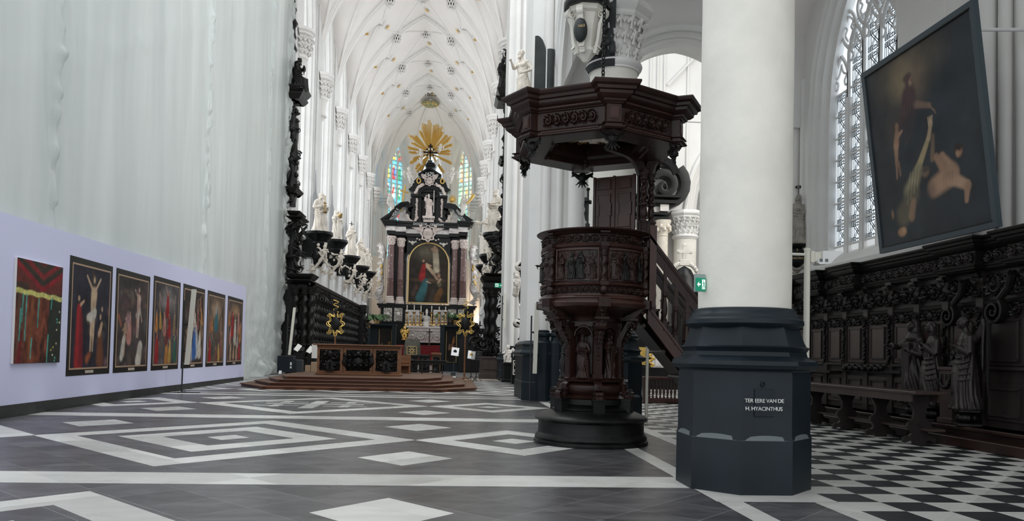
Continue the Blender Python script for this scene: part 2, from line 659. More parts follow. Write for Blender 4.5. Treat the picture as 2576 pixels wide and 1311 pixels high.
def relief(g, o, u, v, w, h, amp, fn=h_foliage, res=.03, seed=0):
 """raised carving on the plane o + U*u + V*v, normal u x v"""
 o, u, v = Vector(o), Vector(u).normalized(), Vector(v).normalized()
 n = u.cross(v)
 nu, nv = max(6, int(w / res)), max(6, int(h / res))
 U, V = np.meshgrid(np.linspace(0, w, nu), np.linspace(0, h, nv), indexing='ij')
 H = fn(U, V, w, h, seed) * amp
 A = np.zeros((nu, nv, 3))
 for k in range(3):
  A[..., k] = o[k] + U * u[k] + V * v[k] + H * n[k]
 return g.grid(A)

def relief_cyl(g, c, r, a0, a1, z0, z1, amp, fn=h_foliage, res=.03, seed=0):
 w = abs(a1 - a0) * r
 h = z1 - z0
 nu, nv = max(8, int(w / res)), max(6, int(h / res))
 U, V = np.meshgrid(np.linspace(0, w, nu), np.linspace(0, h, nv), indexing='ij')
 H = fn(U, V, w, h, seed) * amp
 Aa = a0 + (a1 - a0) * U / w
 A = np.stack([c[0] + (r + H) * np.cos(Aa), c[1] + (r + H) * np.sin(Aa), z0 + V], -1)
 return g.grid(A)

class Canvas:
 def __init__(s, w, h, nx, ny, base):
  s.w, s.h = w, h
  s.U, s.V = np.meshgrid(np.linspace(0, 1, nx), np.linspace(0, 1, ny), indexing='ij')
  s.C = np.zeros((nx, ny, 3)) + np.array(base)
  s.asp = h / w

 def mix(s, a, col):
  s.C = s.C * (1 - a[..., None]) + np.array(col) * a[..., None]

 def ell(s, x, y, rx, ry, col, soft=.25, rot=0, a=1):
  dx, dy = s.U - x, (s.V - y) * s.asp
  c, q = math.cos(rot), math.sin(rot)
  X, Y = dx * c + dy * q, -dx * q + dy * c
  d = np.sqrt((X / rx) ** 2 + (Y / (ry * s.asp)) ** 2)
  s.mix(np.clip((1 - d) / soft, 0, 1) * a, col)

 def cap(s, x1, y1, x2, y2, r1, r2, col, soft=.3, a=1):
  ax, ay, bx, by = x1, y1 * s.asp, x2, y2 * s.asp
  px, py = s.U - ax, s.V * s.asp - ay
  dx, dy = bx - ax, by - ay
  t = np.clip((px * dx + py * dy) / (dx * dx + dy * dy + 1e-9), 0, 1)
  d = np.sqrt((px - t * dx) ** 2 + (py - t * dy) ** 2)
  r = r1 + (r2 - r1) * t
  s.mix(np.clip((1 - d / r) / soft, 0, 1) * a, col)

 def rect(s, x0, x1, y0, y1, col, a=1):
  s.mix(((s.U >= x0) & (s.U <= x1) & (s.V >= y0) & (s.V <= y1)) * float(a), col)

 def rough(s, amt=.35, sc=9, seed=0, sx=1.0):
  n = fbm(s.U * sc * sx + seed, s.V * sc * s.asp + seed * 1.7, 4)
  s.C = s.C * (1 + amt * (n[..., None] - .47) * 4).clip(.15, 2.4)

 def build(s, name, o, u, v, mt, parent=None, world=True, mask=None, n_off=0.0):
  """canvas as a flat coloured panel: o + U*w*u + V*h*v"""
  o, u, v = Vector(o), Vector(u).normalized(), Vector(v).normalized()
  n = u.cross(v)
  A = np.zeros(s.U.shape + (3,))
  for k in range(3):
   A[..., k] = o[k] + s.U * s.w * u[k] + s.V * s.h * v[k] + n[k] * n_off
  g = G()
  g.grid(A)
  col = s.C.reshape(-1, 3)
  if mask is not None:
   g.f = [f for f in g.f if all(mask.reshape(-1)[i] for i in f)]
   g.m = g.m[:len(g.f)]
  ob = g.build(name, mt, parent, smooth=False, world=world)
  at_ = ob.data.color_attributes.new('paint', 'FLOAT_COLOR', 'POINT')
  buf = np.ones((len(col), 4), dtype=np.float32)
  buf[:, :3] = np.clip(col, 0, 4)
  at_.data.foreach_set('color', buf.ravel())
  return ob

M['canvas'] = painted('painted_canvas', .4)
M['canvas_gloss'] = painted('varnished_canvas', .5)

def text(body, size, o, u, v, mt, parent=None, name='lettering', depth=.004, align='CENTER', sp=1.0, world=True):
 cu = bpy.data.curves.new(name, 'FONT')
 cu.body = body
 cu.size = size
 cu.extrude = depth
 cu.align_x = align
 cu.align_y = 'CENTER'
 cu.space_character = sp
 cu.resolution_u = 3
 cu.materials.append(M[mt])
 tmp = bpy.data.objects.new(name, cu)
 COL.objects.link(tmp)
 bpy.context.view_layer.update()
 me = bpy.data.meshes.new_from_object(tmp.evaluated_get(bpy.context.evaluated_depsgraph_get()))
 bpy.data.objects.remove(tmp)
 bpy.data.curves.remove(cu)
 ob = bpy.data.objects.new(name, me)
 COL.objects.link(ob)
 o, u, v = Vector(o), Vector(u).normalized(), Vector(v).normalized()
 n = u.cross(v)
 mx = Matrix(((u.x, v.x, n.x, o.x), (u.y, v.y, n.y, o.y), (u.z, v.z, n.z, o.z), (0, 0, 0, 1)))
 if parent is not None:
  ob.parent = parent
  if world:
   mx = wm(parent).inverted() @ mx
 loc, q, sc = mx.decompose()
 ob.location = loc
 ob.rotation_euler = q.to_euler()
 ob.scale = sc
 return ob

def smooth(P, n=6):
 """Catmull-Rom curve through P"""
 P = [Vector(p) for p in P]
 Q = [P[0] * 2 - P[1]] + P + [P[-1] * 2 - P[-2]]
 out = []
 for i in range(1, len(Q) - 2):
  a, b, c, d = Q[i - 1:i + 3]
  for j in range(n):
   t = j / n
   out.append(.5 * ((2 * b) + (c - a) * t + (2 * a - 5 * b + 4 * c - d) * t * t + (3 * b - a - 3 * c + d) * t ** 3))
 return out + [P[-1]]

ORD = ['first', 'second', 'third', 'fourth', 'fifth', 'sixth', 'seventh', 'eighth', 'ninth', 'tenth', 'eleventh', 'twelfth',
 'thirteenth', 'fourteenth', 'fifteenth', 'sixteenth', 'seventeenth', 'eighteenth', 'nineteenth', 'twentieth']

# ================================================================== FLOOR
U = 0.8125
NAVE = -3.88

def floor():
 g = G()

 def poly(pts, lvl, mi):
  g.cur = mi
  z = lvl * .0012
  g.add([(x * U, y * U, z) for x, y in pts], [tuple(range(len(pts)))])

 def rect(x0, x1, y0, y1, lvl, mi):
  poly([(x0, y0), (x1, y0), (x1, y1), (x0, y1)], lvl, mi)

 def dia(cx, cy, hx, hy, lvl, mi, clip=None):
  pts = [(cx - hx, cy), (cx, cy - hy), (cx + hx, cy), (cx, cy + hy)]
  poly(pts, lvl, mi)

 # dark marble ground under everything
 rect(-26, 26, -6, 108, 0, 0)
 for k in range(-1, 5):                       # nave bays
  y0 = 1.37 + 8.71 * k + .0
  band0, band1 = (9.27 + 8.71 * (k - 1), 10.10 + 8.71 * (k - 1))
  if k <= 2:
   rect(-13.5, 3.02, band0, band1, 1, 1)
  if k > 2:
   continue
  cy = (band1 + band0 + 8.71) / 2 + .0
  for (cx, hx) in ((NAVE, 3.32), (1.2, 1.82), (-8.96, 1.82)):
   hy = 3.45 if hx > 2 else 1.97
   dia(cx, cy, hx, hy, 1, 1)
   if hx > 2:
    dia(cx, cy, hx * .775, hy * .775, 2, 0)
    if k != 2:
     dia(cx, cy, hx * .57, hy * .57, 3, 1)
     dia(cx, cy, hx * .34, hy * .34, 4, 0)
     dia(cx, cy, .37, .42, 5, 1)
    else:
     rect(cx - .2, cx + .2, cy - 1.55, cy + 1.5, 3, 1)
     rect(cx - 1.4, cx + 1.4, cy - .05, cy + .3, 4, 1)
     for sx in (-1, 1):
      for sy in (-1, 1):
       qx, qy = cx + sx * .95, cy + .1 + sy * .75
       rect(qx - .62, qx + .62, qy - .09, qy + .09, 3, 1)
       rect(qx - .14, qx + .14, qy - .42, qy + .42, 5, 1)
   else:
    dia(cx, cy, 1.1, 1.2, 2, 0)
    dia(cx, cy, .4, .42, 3, 1)
  for cx in (-.63, -7.15):
   dia(cx, cy - 2.37, .71, .79, 1, 1)
   dia(cx, cy + 2.38, .71, .79, 1, 1)
 # crossing: two thin bands, then rows of lozenges
 rect(-13.5, 3.0, 26.72, 27.28, 1, 1)
 rect(-13.5, 3.0, 27.84, 28.22, 1, 1)
 for r_ in range(7):
  cy = 30.6 + r_ * 2.75
  for q in range(-7, 6):
   cx = -3.9 + q * 2.9
   hx, hy = 1.45, 1.37
   dia(cx, cy, hx, hy, 1, 1)
   dia(cx, cy, hx * .62, hy * .62, 2, 0)
   dia(cx, cy, hx * .3, hy * .3, 3, 1)
 # choir paving
 g.cur = 2
 g.add([(-9.2, 39.2, .008), (3.4, 39.2, .008), (3.4, 95, .008), (-9.2, 95, .008)], [(0, 1, 2, 3)])
 g.cur = 3
 g.add([(.7, 36.4, .012), (3.4, 36.4, .012), (3.4, 38.9, .012), (.7, 38.9, .012)], [(0, 1, 2, 3)])
 # strips running along the arcade, and white slabs round each column
 rect(3.02, 3.30, -6, 26.7, 2, 1)
 rect(4.12, 4.41, -6, 26.7, 2, 1)
 for k in range(-1, 3):
  b0, b1 = 9.27 + 8.71 * k, 10.10 + 8.71 * k
  rect(3.0, 4.41, b0 - .88, b1, 3, 1)
 # aisle: chequered tiles
 t = .413
 x0, y0 = 3.583, 8.515
 for i in range(-1, 14):
  for j in range(-30, 80):
   xa, xb = x0 + i * t, x0 + (i + 1) * t
   xa = max(xa, 3.583)
   if xb <= xa:
    continue
   ya, yb = y0 + j * t, y0 + (j + 1) * t
   g.cur = 1 if (i + j) % 2 else 4
   z = .001
   g.add([(xa, ya, z), (xb, ya, z), (xb, yb, z), (xa, yb, z)], [(0, 1, 2, 3)])
 for i in range(0, 20):
  for j in range(0, 46):
   xa, ya = 9.36 + i * t, 20.9 + j * t
   g.cur = 1 if (i + j) % 2 else 4
   g.add([(xa, ya, .001), (xa + t, ya, .001), (xa + t, ya + t, .001), (xa, ya + t, .001)], [(0, 1, 2, 3)])
 struct(g.build('floor', ['floor_dark', 'floor_white', 'slab', 'sandstone', 'floor_black'], smooth=False))

floor()

# ================================================================== SHELL HELPERS
import itertools
WN_ = itertools.count(2)

def parch(x, hw, h):
 R_ = (h * h + hw * hw) / (2 * hw)
 x = min(abs(x), hw)
 return math.sqrt(max(0, R_ * R_ - (x + R_ - hw) ** 2))

def frame_map(o, sd, dd):
 o, sd, dd = Vector(o), Vector(sd).normalized(), Vector(dd).normalized()
 return lambda s, d, z: (o.x + sd.x * s + dd.x * d, o.y + sd.y * s + dd.y * d, o.z + z)

def win_wall(g, F, s0, s1, z0, z1, sc, hw, zs, zsp, h, depth=1.0, splay=.8, n=16, mould=True, th=None):
 """wall face with a deep pointed opening; F(s, d, z), d grows away from the room"""
 q = lambda a: g.add([F(*p) for p in a], [(0, 1, 2, 3)])
 if s0 < sc - hw:
  q([(s0, 0, z0), (sc - hw, 0, z0), (sc - hw, 0, z1), (s0, 0, z1)])
 if s1 > sc + hw:
  q([(sc + hw, 0, z0), (s1, 0, z0), (s1, 0, z1), (sc + hw, 0, z1)])
 q([(sc - hw, 0, z0), (sc + hw, 0, z0), (sc + hw, 0, zs), (sc - hw, 0, zs)])
 xs = [sc - hw + 2 * hw * i / (2 * n) for i in range(2 * n + 1)]
 zz = [zsp + parch(x - sc, hw, h) for x in xs]
 for i in range(2 * n):
  q([(xs[i], 0, zz[i]), (xs[i + 1], 0, zz[i + 1]), (xs[i + 1], 0, z1), (xs[i], 0, z1)])
 # reveal, stepped into mouldings
 steps = [(0, 1.0), (.10, .985), (.12, .95), (.30, .93), (.33, .89), (.55, .87), (.58, .83), (1.0, splay)] if mould else [(0, 1), (1, splay)]
 outl = []
 for f, k in steps:
  w2, h2 = hw * k, h * (k * .5 + .5)
  pts = [(sc - w2, zs)] + [(sc - w2 + 2 * w2 * i / (2 * n), zsp + parch(-w2 + 2 * w2 * i / (2 * n), w2, h2)) for i in range(2 * n + 1)] + [(sc + w2, zs)]
  outl.append([F(a, f * depth, b) for a, b in pts])
 g.rings(outl, False, False)
 # sloping sill
 w2 = hw * splay
 q([(sc - hw, 0, zs), (sc + hw, 0, zs), (sc + w2, depth, zs + .45), (sc - w2, depth, zs + .45)])
 return w2, zsp, h * (splay * .5 + .5)

def glazing(parent, F, sc, hw, zs, zsp, h, depth, lights=3, bar=.055, mt='stone', glass='choirglass', rows=0, name='window'):
 """mullions, bars, simple tracery and panes; parts of a window"""
 gl = G()
 n = 14
 pts = [(sc - hw, zs)] + [(sc - hw + 2 * hw * i / (2 * n), zsp + parch(-hw + 2 * hw * i / (2 * n), hw, h)) for i in range(2 * n + 1)] + [(sc + hw, zs)]
 gl.add([F(a, depth, b) for a, b in pts], [tuple(range(len(pts)))])
 gl.build('pane', glass, parent, smooth=False)
 g = G()
 lw = 2 * hw / lights
 for k in range(1, lights):
  x = sc - hw + k * lw
  top = zsp + parch(x - sc, hw, h) * .62
  g.tube([F(x, depth - .08, zs), F(x, depth - .08, top)], bar, 6)
 for k in range(lights):
  xc = sc - hw + (k + .5) * lw
  zt = zsp - .2 + parch(xc - sc, hw, h) * .45
  for sgn in (-1, 1):
   g.tube([F(xc + sgn * lw / 2, depth - .08, zt - .5), F(xc + sgn * lw * .42, depth - .08, zt - .1), F(xc + sgn * lw * .2, depth - .08, zt + .3), F(xc, depth - .08, zt + .55)], bar * .8, 5)
 for k in range(lights - 1):
  xc = sc - hw + (k + 1) * lw
  zc = zsp + parch(xc - sc, hw, h) * .62 + .1
  rr = lw * .42
  if zc + rr < zsp + parch(xc - sc, hw, h):
   ring = [F(xc + rr * math.cos(a), depth - .08, zc + rr * math.sin(a)) for a in [2 * PI * i / 12 for i in range(13)]]
   g.tube(ring, bar * .8, 5)
 for r_ in range(rows):
  z = zs + (zsp - zs) * (r_ + .5) / rows
  g.tube([F(sc - hw, depth - .05, z), F(sc + hw, depth - .05, z)], bar * .45, 4)
 g.build('mullion', mt, parent)

# ================================================================== CHOIR
CXC, CHW = -2.87, 6.27                      # axis and half width
RIBY = [37.3, 44.0, 51.1, 58.2, 65.3, 72.2, 79.2, 86.0]
ZSP, ZAP = 19.3, 30.0
APSE = [(CXC - 6.27, 86), (CXC - 5.3, 90.2), (CXC - 2.25, 93.2), (CXC + 2.25, 93.2), (CXC + 5.3, 90.2), (CXC + 6.27, 86)]

def choir_walls():
 for side, sx in (('left', -1), ('right', 1)):
  x0 = CXC + sx * CHW
  g = G()
  F = frame_map((x0, 0, 0), (0, 1, 0), (sx, 0, 0))
  wn = []
  ys = RIBY[1:]
  for a, b in zip(ys[:-1], ys[1:]):
   c = (a + b) / 2
   w = win_wall(g, F, a, b, 0, 31, c, 2.35, 8.2, 19.5, 7.6, depth=1.5, splay=.78)
   wn.append((c, w))
  g.add([F(38.6, 0, 0), F(44, 0, 0), F(44, 0, 31), F(38.6, 0, 31)], [(0, 1, 2, 3)])
  g.add([F(38.6, 0, 0), F(38.6, 6, 0), F(38.6, 6, 31), F(38.6, 0, 31)], [(0, 1, 2, 3)])
  w = struct(g.build('wall_choir_' + side, 'stone'))
  # pilaster strips with mouldings beside every window
  g2 = G()
  for y in ys:
   g2.add([], [])
   path = [(x0, y - 1.05), (x0 - sx * .0, y - 1.0), (x0 - sx * .22, y - .62), (x0 - sx * .22, y - .5), (x0 - sx * .34, y - .36), (x0 - sx * .34, y + .36),
     (x0 - sx * .22, y + .5), (x0 - sx * .22, y + .62), (x0, y + 1.0)]
   g2.rings([[(p[0], p[1], z) for p in path] for z in (0, 31)], False, False)
   for q in (-.72, -.43, .43, .72):
    g2.tube([(x0 - sx * .16, y + q * 1.1, 0), (x0 - sx * .16, y + q * 1.1, 30)], .07, 6, False)
  g2.build('pilaster', 'stone', w)
  g3 = G()
  for a, b in zip(ys[:-1], ys[1:]):
   g3.tube([(x0 - sx * .12, a + .9, 8.05), (x0 - sx * .12, b - .9, 8.05)], .13, 8)
  g3.build('string_course', 'rib', w)
  for c, (w2, zsp, h) in wn:
   e = bpy.data.objects.new('window_%d' % next(WN_), None)
   COL.objects.link(e)
   struct(e)
   glazing(e, F, c, w2, 8.6, zsp, h, 1.45, lights=3, rows=8)

choir_walls()

def vault_z(x, y):
 """height of the choir vault over (x, y)"""
 zm = ZSP + parch(x - CXC, CHW, ZAP - ZSP)
 zc = 0
 for a, b in zip(RIBY[:-1], RIBY[1:]):
  if a <= y <= b:
   hw = (b - a) / 2
   zc = ZSP + parch(y - (a + b) / 2, hw, 8.6)
 return max(zm, zc)

STAR = []

def choir_vault():
 g = G()
 nt = 64
 ts = [-1 + 2 * i / nt for i in range(nt + 1)]
 xs = [CXC + CHW * math.copysign(1 - (1 - abs(t)) ** 2.0 * 1.0, t) if False else CXC + CHW * math.sin(t * PI / 2) for t in ts]
 ys = []
 for a, b in zip(RIBY[:-1], RIBY[1:]):
  for k in range(18):
   ys.append(a + (b - a) * (1 - math.cos(PI * k / 18)) / 2)
 ys.append(RIBY[-1])
 A = np.array([[(x, y, vault_z(x, y)) for y in ys] for x in xs])
 g.grid(A)
 v = struct(g.build('ceiling_choir_vault', 'vault', ang=60))
 # thick moulded transverse arches
 gr = G()

 def curve(p0, p1, n=16, dz=0):
  return [(p0[0] + (p1[0] - p0[0]) * t, p0[1] + (p1[1] - p0[1]) * t,
    vault_z(p0[0] + (p1[0] - p0[0]) * t, p0[1] + (p1[1] - p0[1]) * t) - dz) for t in [i / n for i in range(n + 1)]]
 for y in RIBY[1:]:
  for off, r_, dz in ((0, .17, .24), (-.22, .10, .12), (.22, .10, .12), (-.4, .07, .02), (.4, .07, .02)):
   pts = []
   for i in range(41):
    t = -1 + i / 20
    x = CXC + CHW * .985 * math.sin(t * PI / 2)
    pts.append((x, y + off, ZSP + parch(x - CXC, CHW, ZAP - ZSP) - dz))
   gr.tube(pts, r_, 8)
 br = G()
 bosses = []
 for a, b in zip(RIBY[1:-1], RIBY[2:]):
  c = (a + b) / 2
  for s in (-1, 1):
   for yy in (a, b):
    gr.tube(curve((CXC, c), (CXC + s * 2.3, yy), 10, .03), .09, 6)
    gr.tube(curve((CXC + s * 3.35, c), (CXC + s * 2.3, yy), 8, .03), .08, 6)
    gr.tube([(p[0], p[1], p[2]) for p in curve((CXC + s * 3.35, c), (CXC + s * 6.15, yy), 16, .02)], .08, 6)
   bosses.append((CXC + s * 3.35, c, 0.85))
   bosses.append((CXC + s * 2.3, a, 1.0))
  bosses.append((CXC, c, .9))
 for s in (-1, 1):
  bosses.append((CXC + s * 2.3, RIBY[-1], .9))
 gr.build('rib', 'rib', v)
 # openwork pendant bosses
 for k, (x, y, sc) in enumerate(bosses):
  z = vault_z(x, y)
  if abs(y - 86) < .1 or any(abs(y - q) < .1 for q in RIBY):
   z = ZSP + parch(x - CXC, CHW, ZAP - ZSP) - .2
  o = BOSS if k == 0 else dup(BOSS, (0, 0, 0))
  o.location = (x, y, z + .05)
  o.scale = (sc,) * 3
  rowi = min(range(len(RIBY)), key=lambda i: abs((RIBY[i] - y)))
  where = 'left' if x < CXC - .5 else ('right' if x > CXC + .5 else 'ridge')
  if any(abs(y - q) < .1 for q in RIBY):
   o['label'] = 'openwork white boss on the %s side of the %s vault arch' % (where, ORD[max(0, [i for i, q in enumerate(RIBY) if abs(q - y) < .1][0] - 1)])
  else:
   o['label'] = 'openwork white boss %s between the %s and next vault arch' % ('on the ridge' if where == 'ridge' else 'on the %s web' % where, ORD[[i for i in range(len(RIBY) - 1) if RIBY[i] < y < RIBY[i + 1]][0] - 1])
 # gold stars
 k = 0
 for i, (a, b) in enumerate(zip(RIBY[1:-1], RIBY[2:])):
  for s, xx, yy in ((-1, 4.3, .32), (1, 4.3, .32), (-1, 2.9, .62), (1, 2.9, .62), (1, .3, .78)):
   x, y = CXC + s * xx, a + (b - a) * yy
   z = vault_z(x, y)
   e = .05
   nx = (vault_z(x + e, y) - vault_z(x - e, y)) / (2 * e)
   ny = (vault_z(x, y + e) - vault_z(x, y - e)) / (2 * e)
   n = Vector((nx, ny, -1)).normalized()
   o = STARO if k == 0 else dup(STARO, (0, 0, 0))
   o.location = Vector((x, y, z)) + n * (.26 if xx > 4 else .12)
   o.rotation_euler = n.to_track_quat('Z', 'Y').to_euler()
   side = 'left' if s < 0 else 'right'
   pos = 'low' if xx > 4 else ('high' if xx > 1 else 'ridge')
   o['label'] = 'gilded star %s on the %s of the %s vault bay' % (pos, side, ORD[i])
   k += 1
 return v

def mk_boss():
 o = thing('vault_boss', 'openwork boss', 'boss', group='openwork bosses on the choir vault')
 g = G()
 prof = [(.34, 0), (.36, -.15), (.33, -.42), (.24, -.68), (.10, -.86), (.02, -.92)]
 n = 10
 # lattice of slanting bars round a solid core, black for the shade inside
 for k in range(n):
  for sg in (-1, 1):
   pts = []
   for i, (r_, z) in enumerate(prof):
    a = 2 * PI * k / n + sg * i * .32
    pts.append((r_ * math.cos(a), r_ * math.sin(a), z))
   g.tube(pts, .045, 5)
 g.lathe([(.40, .1), (.42, -.02), (.36, -.06)], 12)
 g.build('lattice', 'rib', o)
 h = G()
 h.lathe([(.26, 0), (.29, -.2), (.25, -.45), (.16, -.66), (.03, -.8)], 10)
 h.build('shade_core', 'blackpaint', o)
 return o

def star_mesh(r0=.30, r1=.13, n=6, th=.05):
 g = G()
 pts = []
 for i in range(2 * n):
  r_ = r0 if i % 2 == 0 else r1
  a = PI * i / n
  pts.append((r_ * math.cos(a), r_ * math.sin(a), 0))
 vs = pts + [(0, 0, th)]
 fs = [(i, (i + 1) % (2 * n), 2 * n) for i in range(2 * n)] + [tuple(range(2 * n - 1, -1, -1))]
 g.add(vs, fs)
 return g

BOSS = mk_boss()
STARO = star_mesh().build('vault_star', 'goldmatte', smooth=False)
tag(STARO, 'gilded star', 'star', 'gilded stars on the choir vault')
choir_vault()

def mk_corbel():
 """leafy capital on a tapering pendant, facing +x from a wall at x = 0"""
 o = thing('wall_corbel', 'corbel', 'corbel', group='leafy corbels under the vault ribs of the choir')
 g = G()
 octo = lambda r_, z: [(r_ * math.cos(a) * .9, r_ * math.sin(a), z) for a in [-PI / 2 + PI * i / 6 for i in range(7)]]
 rs = [octo(r_, z) for r_, z in ((.86, 0), (.86, -.16), (.74, -.26), (.74, -.34), (.60, -.42))]
 g.rings(rs, False, False)
 g.add(octo(.86, 0), [tuple(range(7))])
 g.build('abacus', 'rib', o)
 b = G()
 b.rings([octo(r_, z) for r_, z in ((.58, -.4), (.50, -.9), (.42, -1.45), (.46, -1.5), (.46, -1.62), (.36, -1.72), (.28, -2.5), (.31, -2.6), (.2, -2.9), (.02, -3.3))], False, False)
 q = random.Random(4)
 for row, (z, r_, k, s_) in enumerate(((-.62, .66, 8, .17), (-.98, .58, 7, .17), (-1.32, .50, 6, .14), (-2.75, .26, 4, .10))):
  for i in range(k):
   a = -PI / 2 + PI * (i + .5) / k + q.uniform(-.08, .08)
   n_ = Vector((math.cos(a), math.sin(a), 0))
   for j in (-1, 0, 1):
    t_ = Vector((-n_.y, n_.x, 0)) * j * s_ * .55
    p_ = n_ * r_ * .9 + Vector((0, 0, z - s_ * .8))
    b.tube([p_, p_ + t_ + n_ * .03 + Vector((0, 0, s_ * .9)), p_ + t_ * 1.9 + n_ * .10 + Vector((0, 0, s_ * (1.6 - .5 * abs(j)))), p_ + t_ * 2.2 + n_ * .13 + Vector((0, 0, s_ * (1.2 - .5 * abs(j))))], [s_ * .18, s_ * .30, s_ * .26, s_ * .1], 6)
 b.build('foliage', 'rib', o)
 return o

CORB = mk_corbel()
first = True
for side, sx in (('left', -1), ('right', 1)):
 for i, y in enumerate(RIBY[1:]):
  o = CORB if first else dup(CORB, (0, 0, 0))
  first = False
  o.location = (CXC + sx * (CHW - .30), y, ZSP + .05)
  o.rotation_euler = (0, 0, 0 if sx < 0 else PI)
  o['label'] = '%s leafy white corbel from the front on the choir %s wall' % (ORD[i], side)

# ---- apse
def apse():
 P = [Vector((x, y, 0)) for x, y in APSE]
 B = Vector((CXC, 86.0, 29.3))
 g = G()
 gr = G()
 for i in range(5):
  a, b = P[i], P[i + 1]
  L_ = (b - a).length
  sd = (b - a).normalized()
  out = Vector((-sd.y, sd.x, 0))
  if out.dot((a + b) / 2 - Vector((CXC, 86, 0))) < 0:
   out = -out
  F = frame_map(a, sd, out)
  hw = L_ * .38
  w2, zsp, h = win_wall(g, F, 0, L_, 0, 30, L_ / 2, hw, 12.0, 22.4, 5.0, depth=.9, splay=.82)
  e = bpy.data.objects.new('window_%d' % next(WN_), None)
  COL.objects.link(e)
  struct(e)
  stained_window(e, F, L_ / 2, w2, 12.4, zsp, h, .85, i)
  # severy
  nu, nv = 17, 14
  A = np.zeros((nu, nv, 3))
  for u in range(nu):
   s = u / (nu - 1)
   w = a.lerp(b, s)
   zc = ZSP + parch((s - .5) * L_, L_ / 2, 7.4)
   for v_ in range(nv):
    t = v_ / (nv - 1)
    zr = ZSP + (B.z - ZSP) * math.sqrt(max(0, 1 - (1 - t) ** 2)) ** .9
    p = w.lerp(Vector((B.x, B.y, 0)), t)
    A[u, v_] = (p.x, p.y, max(zr, zc))
  g.grid(A)
 for i in range(1, 5):
  pts = []
  for v_ in range(17):
   t = v_ / 16
   p = P[i].lerp(Vector((B.x, B.y, 0)), t)
   pts.append((p.x, p.y, ZSP - .1 + (B.z - ZSP) * math.sqrt(max(0, 1 - (1 - t) ** 2)) ** .9))
  gr.tube(pts, .16, 8)
  gr.tube([(P[i].x * .985 + CXC * .015, P[i].y - .1, 0), (P[i].x * .985 + CXC * .015, P[i].y - .1, ZSP)], .2, 8)
  for k in (-.5, .5):
   gr.tube([(P[i].x + k, P[i].y - .25, 0), (P[i].x + k, P[i].y - .25, ZSP)], .1, 8)
 w = struct(g.build('wall_apse', 'vault', ang=60))
 gr.build('rib', 'rib', w)
 for i in (1, 2, 3, 4):
  o = dup(CORB, (P[i].x * .97 + CXC * .03, P[i].y - .3, ZSP), -PI / 2)
  o['label'] = '%s leafy corbel from the left round the apse' % ORD[i - 1]
 # painted key boss with the date
 k = thing('painted_boss', 'painted green and gold boss under the date 1682', 'boss', (CXC, 85.7, 29.0))
 gb = G()
 gb.lathe([(.05, -.45), (.5, -.35), (.95, -.05), (1.0, .1), (.7, .25)], 18, sx=1, sy=.8)
 gb.build('rosette', mat('boss_green', (.10, .20, .14), .6, col2=(.55, .38, .14), vscale=5), k)
 for q in range(10):
  a = 2 * PI * q / 10
  gb2 = G()
  gb2.sph((.78 * math.cos(a), .62 * math.sin(a), -.12), (.14, .14, .1), 8, 6)
  gb2.build('gilt_bead', 'goldmatte', k)
 t = text('1682', .72, (CXC, 84.6, 29.75), (1, 0, 0), (0, 0, 1), 'iron', k, 'date')
 star_spots = [(-1.6, 88.3), (1.5, 88.2)]

def stained_window(e, F, sc, hw, zs, zsp, h, depth, idx):
 q = random.Random(idx * 7 + 1)
 nx, nz = 26, 110
 ztop = zsp + h
 U_, V_ = np.meshgrid(np.linspace(0, 1, nx), np.linspace(0, 1, nz), indexing='ij')
 cv = Canvas(2 * hw, ztop - zs, nx, nz, (.35, .75, .85))
 if idx == 2:
  cv.C[:] = (.75, .90, .95)
  cv.rough(.2, 8, 3)
 else:
  base = [(.15, .60, .80), (.20, .65, .80), (.3, .8, .9), (.5, .8, .7), (.2, .6, .8)][idx]
  cv.C[:] = base
  cv.rough(.35, 9, idx)
  pal = [(.85, .08, .06), (.9, .72, .15), (.08, .45, .22), (.9, .85, .75), (.55, .06, .20), (.12, .25, .7)] if idx < 2 else \
   [(.8, .15, .10), (.95, .85, .30), (.35, .75, .35), (.95, .92, .8), (.9, .5, .2), (.3, .6, .8)]
  for row in range(6):
   for c in range(3):
    x = (c + .5) / 3
    y = .04 + row * .155 + q.uniform(-.01, .01)
    cv.cap(x, y, x, y + .075, .13, .10, pal[q.randrange(6)], .5)
    cv.cap(x + q.uniform(-.08, .08), y + .02, x + q.uniform(-.05, .05), y + .07, .06, .05, pal[q.randrange(6)], .5)
    cv.ell(x, y + .098, .055, .014, (.95, .75, .45), .4)
  for r_ in range(26):
   cv.mix(((np.abs(cv.V - r_ / 26) < .0045)) * .75, (.05, .06, .07))
 m = []
 for i in range(nx):
  for j in range(nz):
   x = -hw + 2 * hw * i / (nx - 1)
   z = zs + (ztop - zs) * j / (nz - 1)
   m.append(z <= zsp + parch(x, hw, h) + .15)
 o = Vector(F(sc - hw, depth, zs))
 u = Vector(F(sc + hw, depth, zs)) - o
 cv.build('pane', o, u, (0, 0, 1), 'stained', e, world=False, mask=np.array(m))
 g = G()
 for k in range(0, 4):
  x = sc - hw + 2 * hw * k / 3
  g.tube([F(x, depth - .1, zs), F(x, depth - .1, zsp + parch(x - sc, hw, h) * .8)], .10, 6)
 for k in range(3):
  xc = sc - hw + 2 * hw * (k + .5) / 3
  zt = zsp + parch(xc - sc, hw, h) * .55
  lw = 2 * hw / 3
  for sgn in (-1, 1):
   g.tube([F(xc + sgn * lw / 2, depth - .1, zt - .7), F(xc + sgn * lw * .35, depth - .1, zt), F(xc, depth - .1, zt + .5)], .07, 5)
 g.build('mullion', 'rib', e)

apse()

# ================================================================== COLUMNS
def octa(r_, c=(0, 0)):
 """corner points of an octagon with apothem r_"""
 R_ = r_ / math.cos(PI / 8)
 return [(c[0] + R_ * math.cos(PI / 8 + PI / 4 * i), c[1] + R_ * math.sin(PI / 8 + PI / 4 * i)) for i in range(8)]

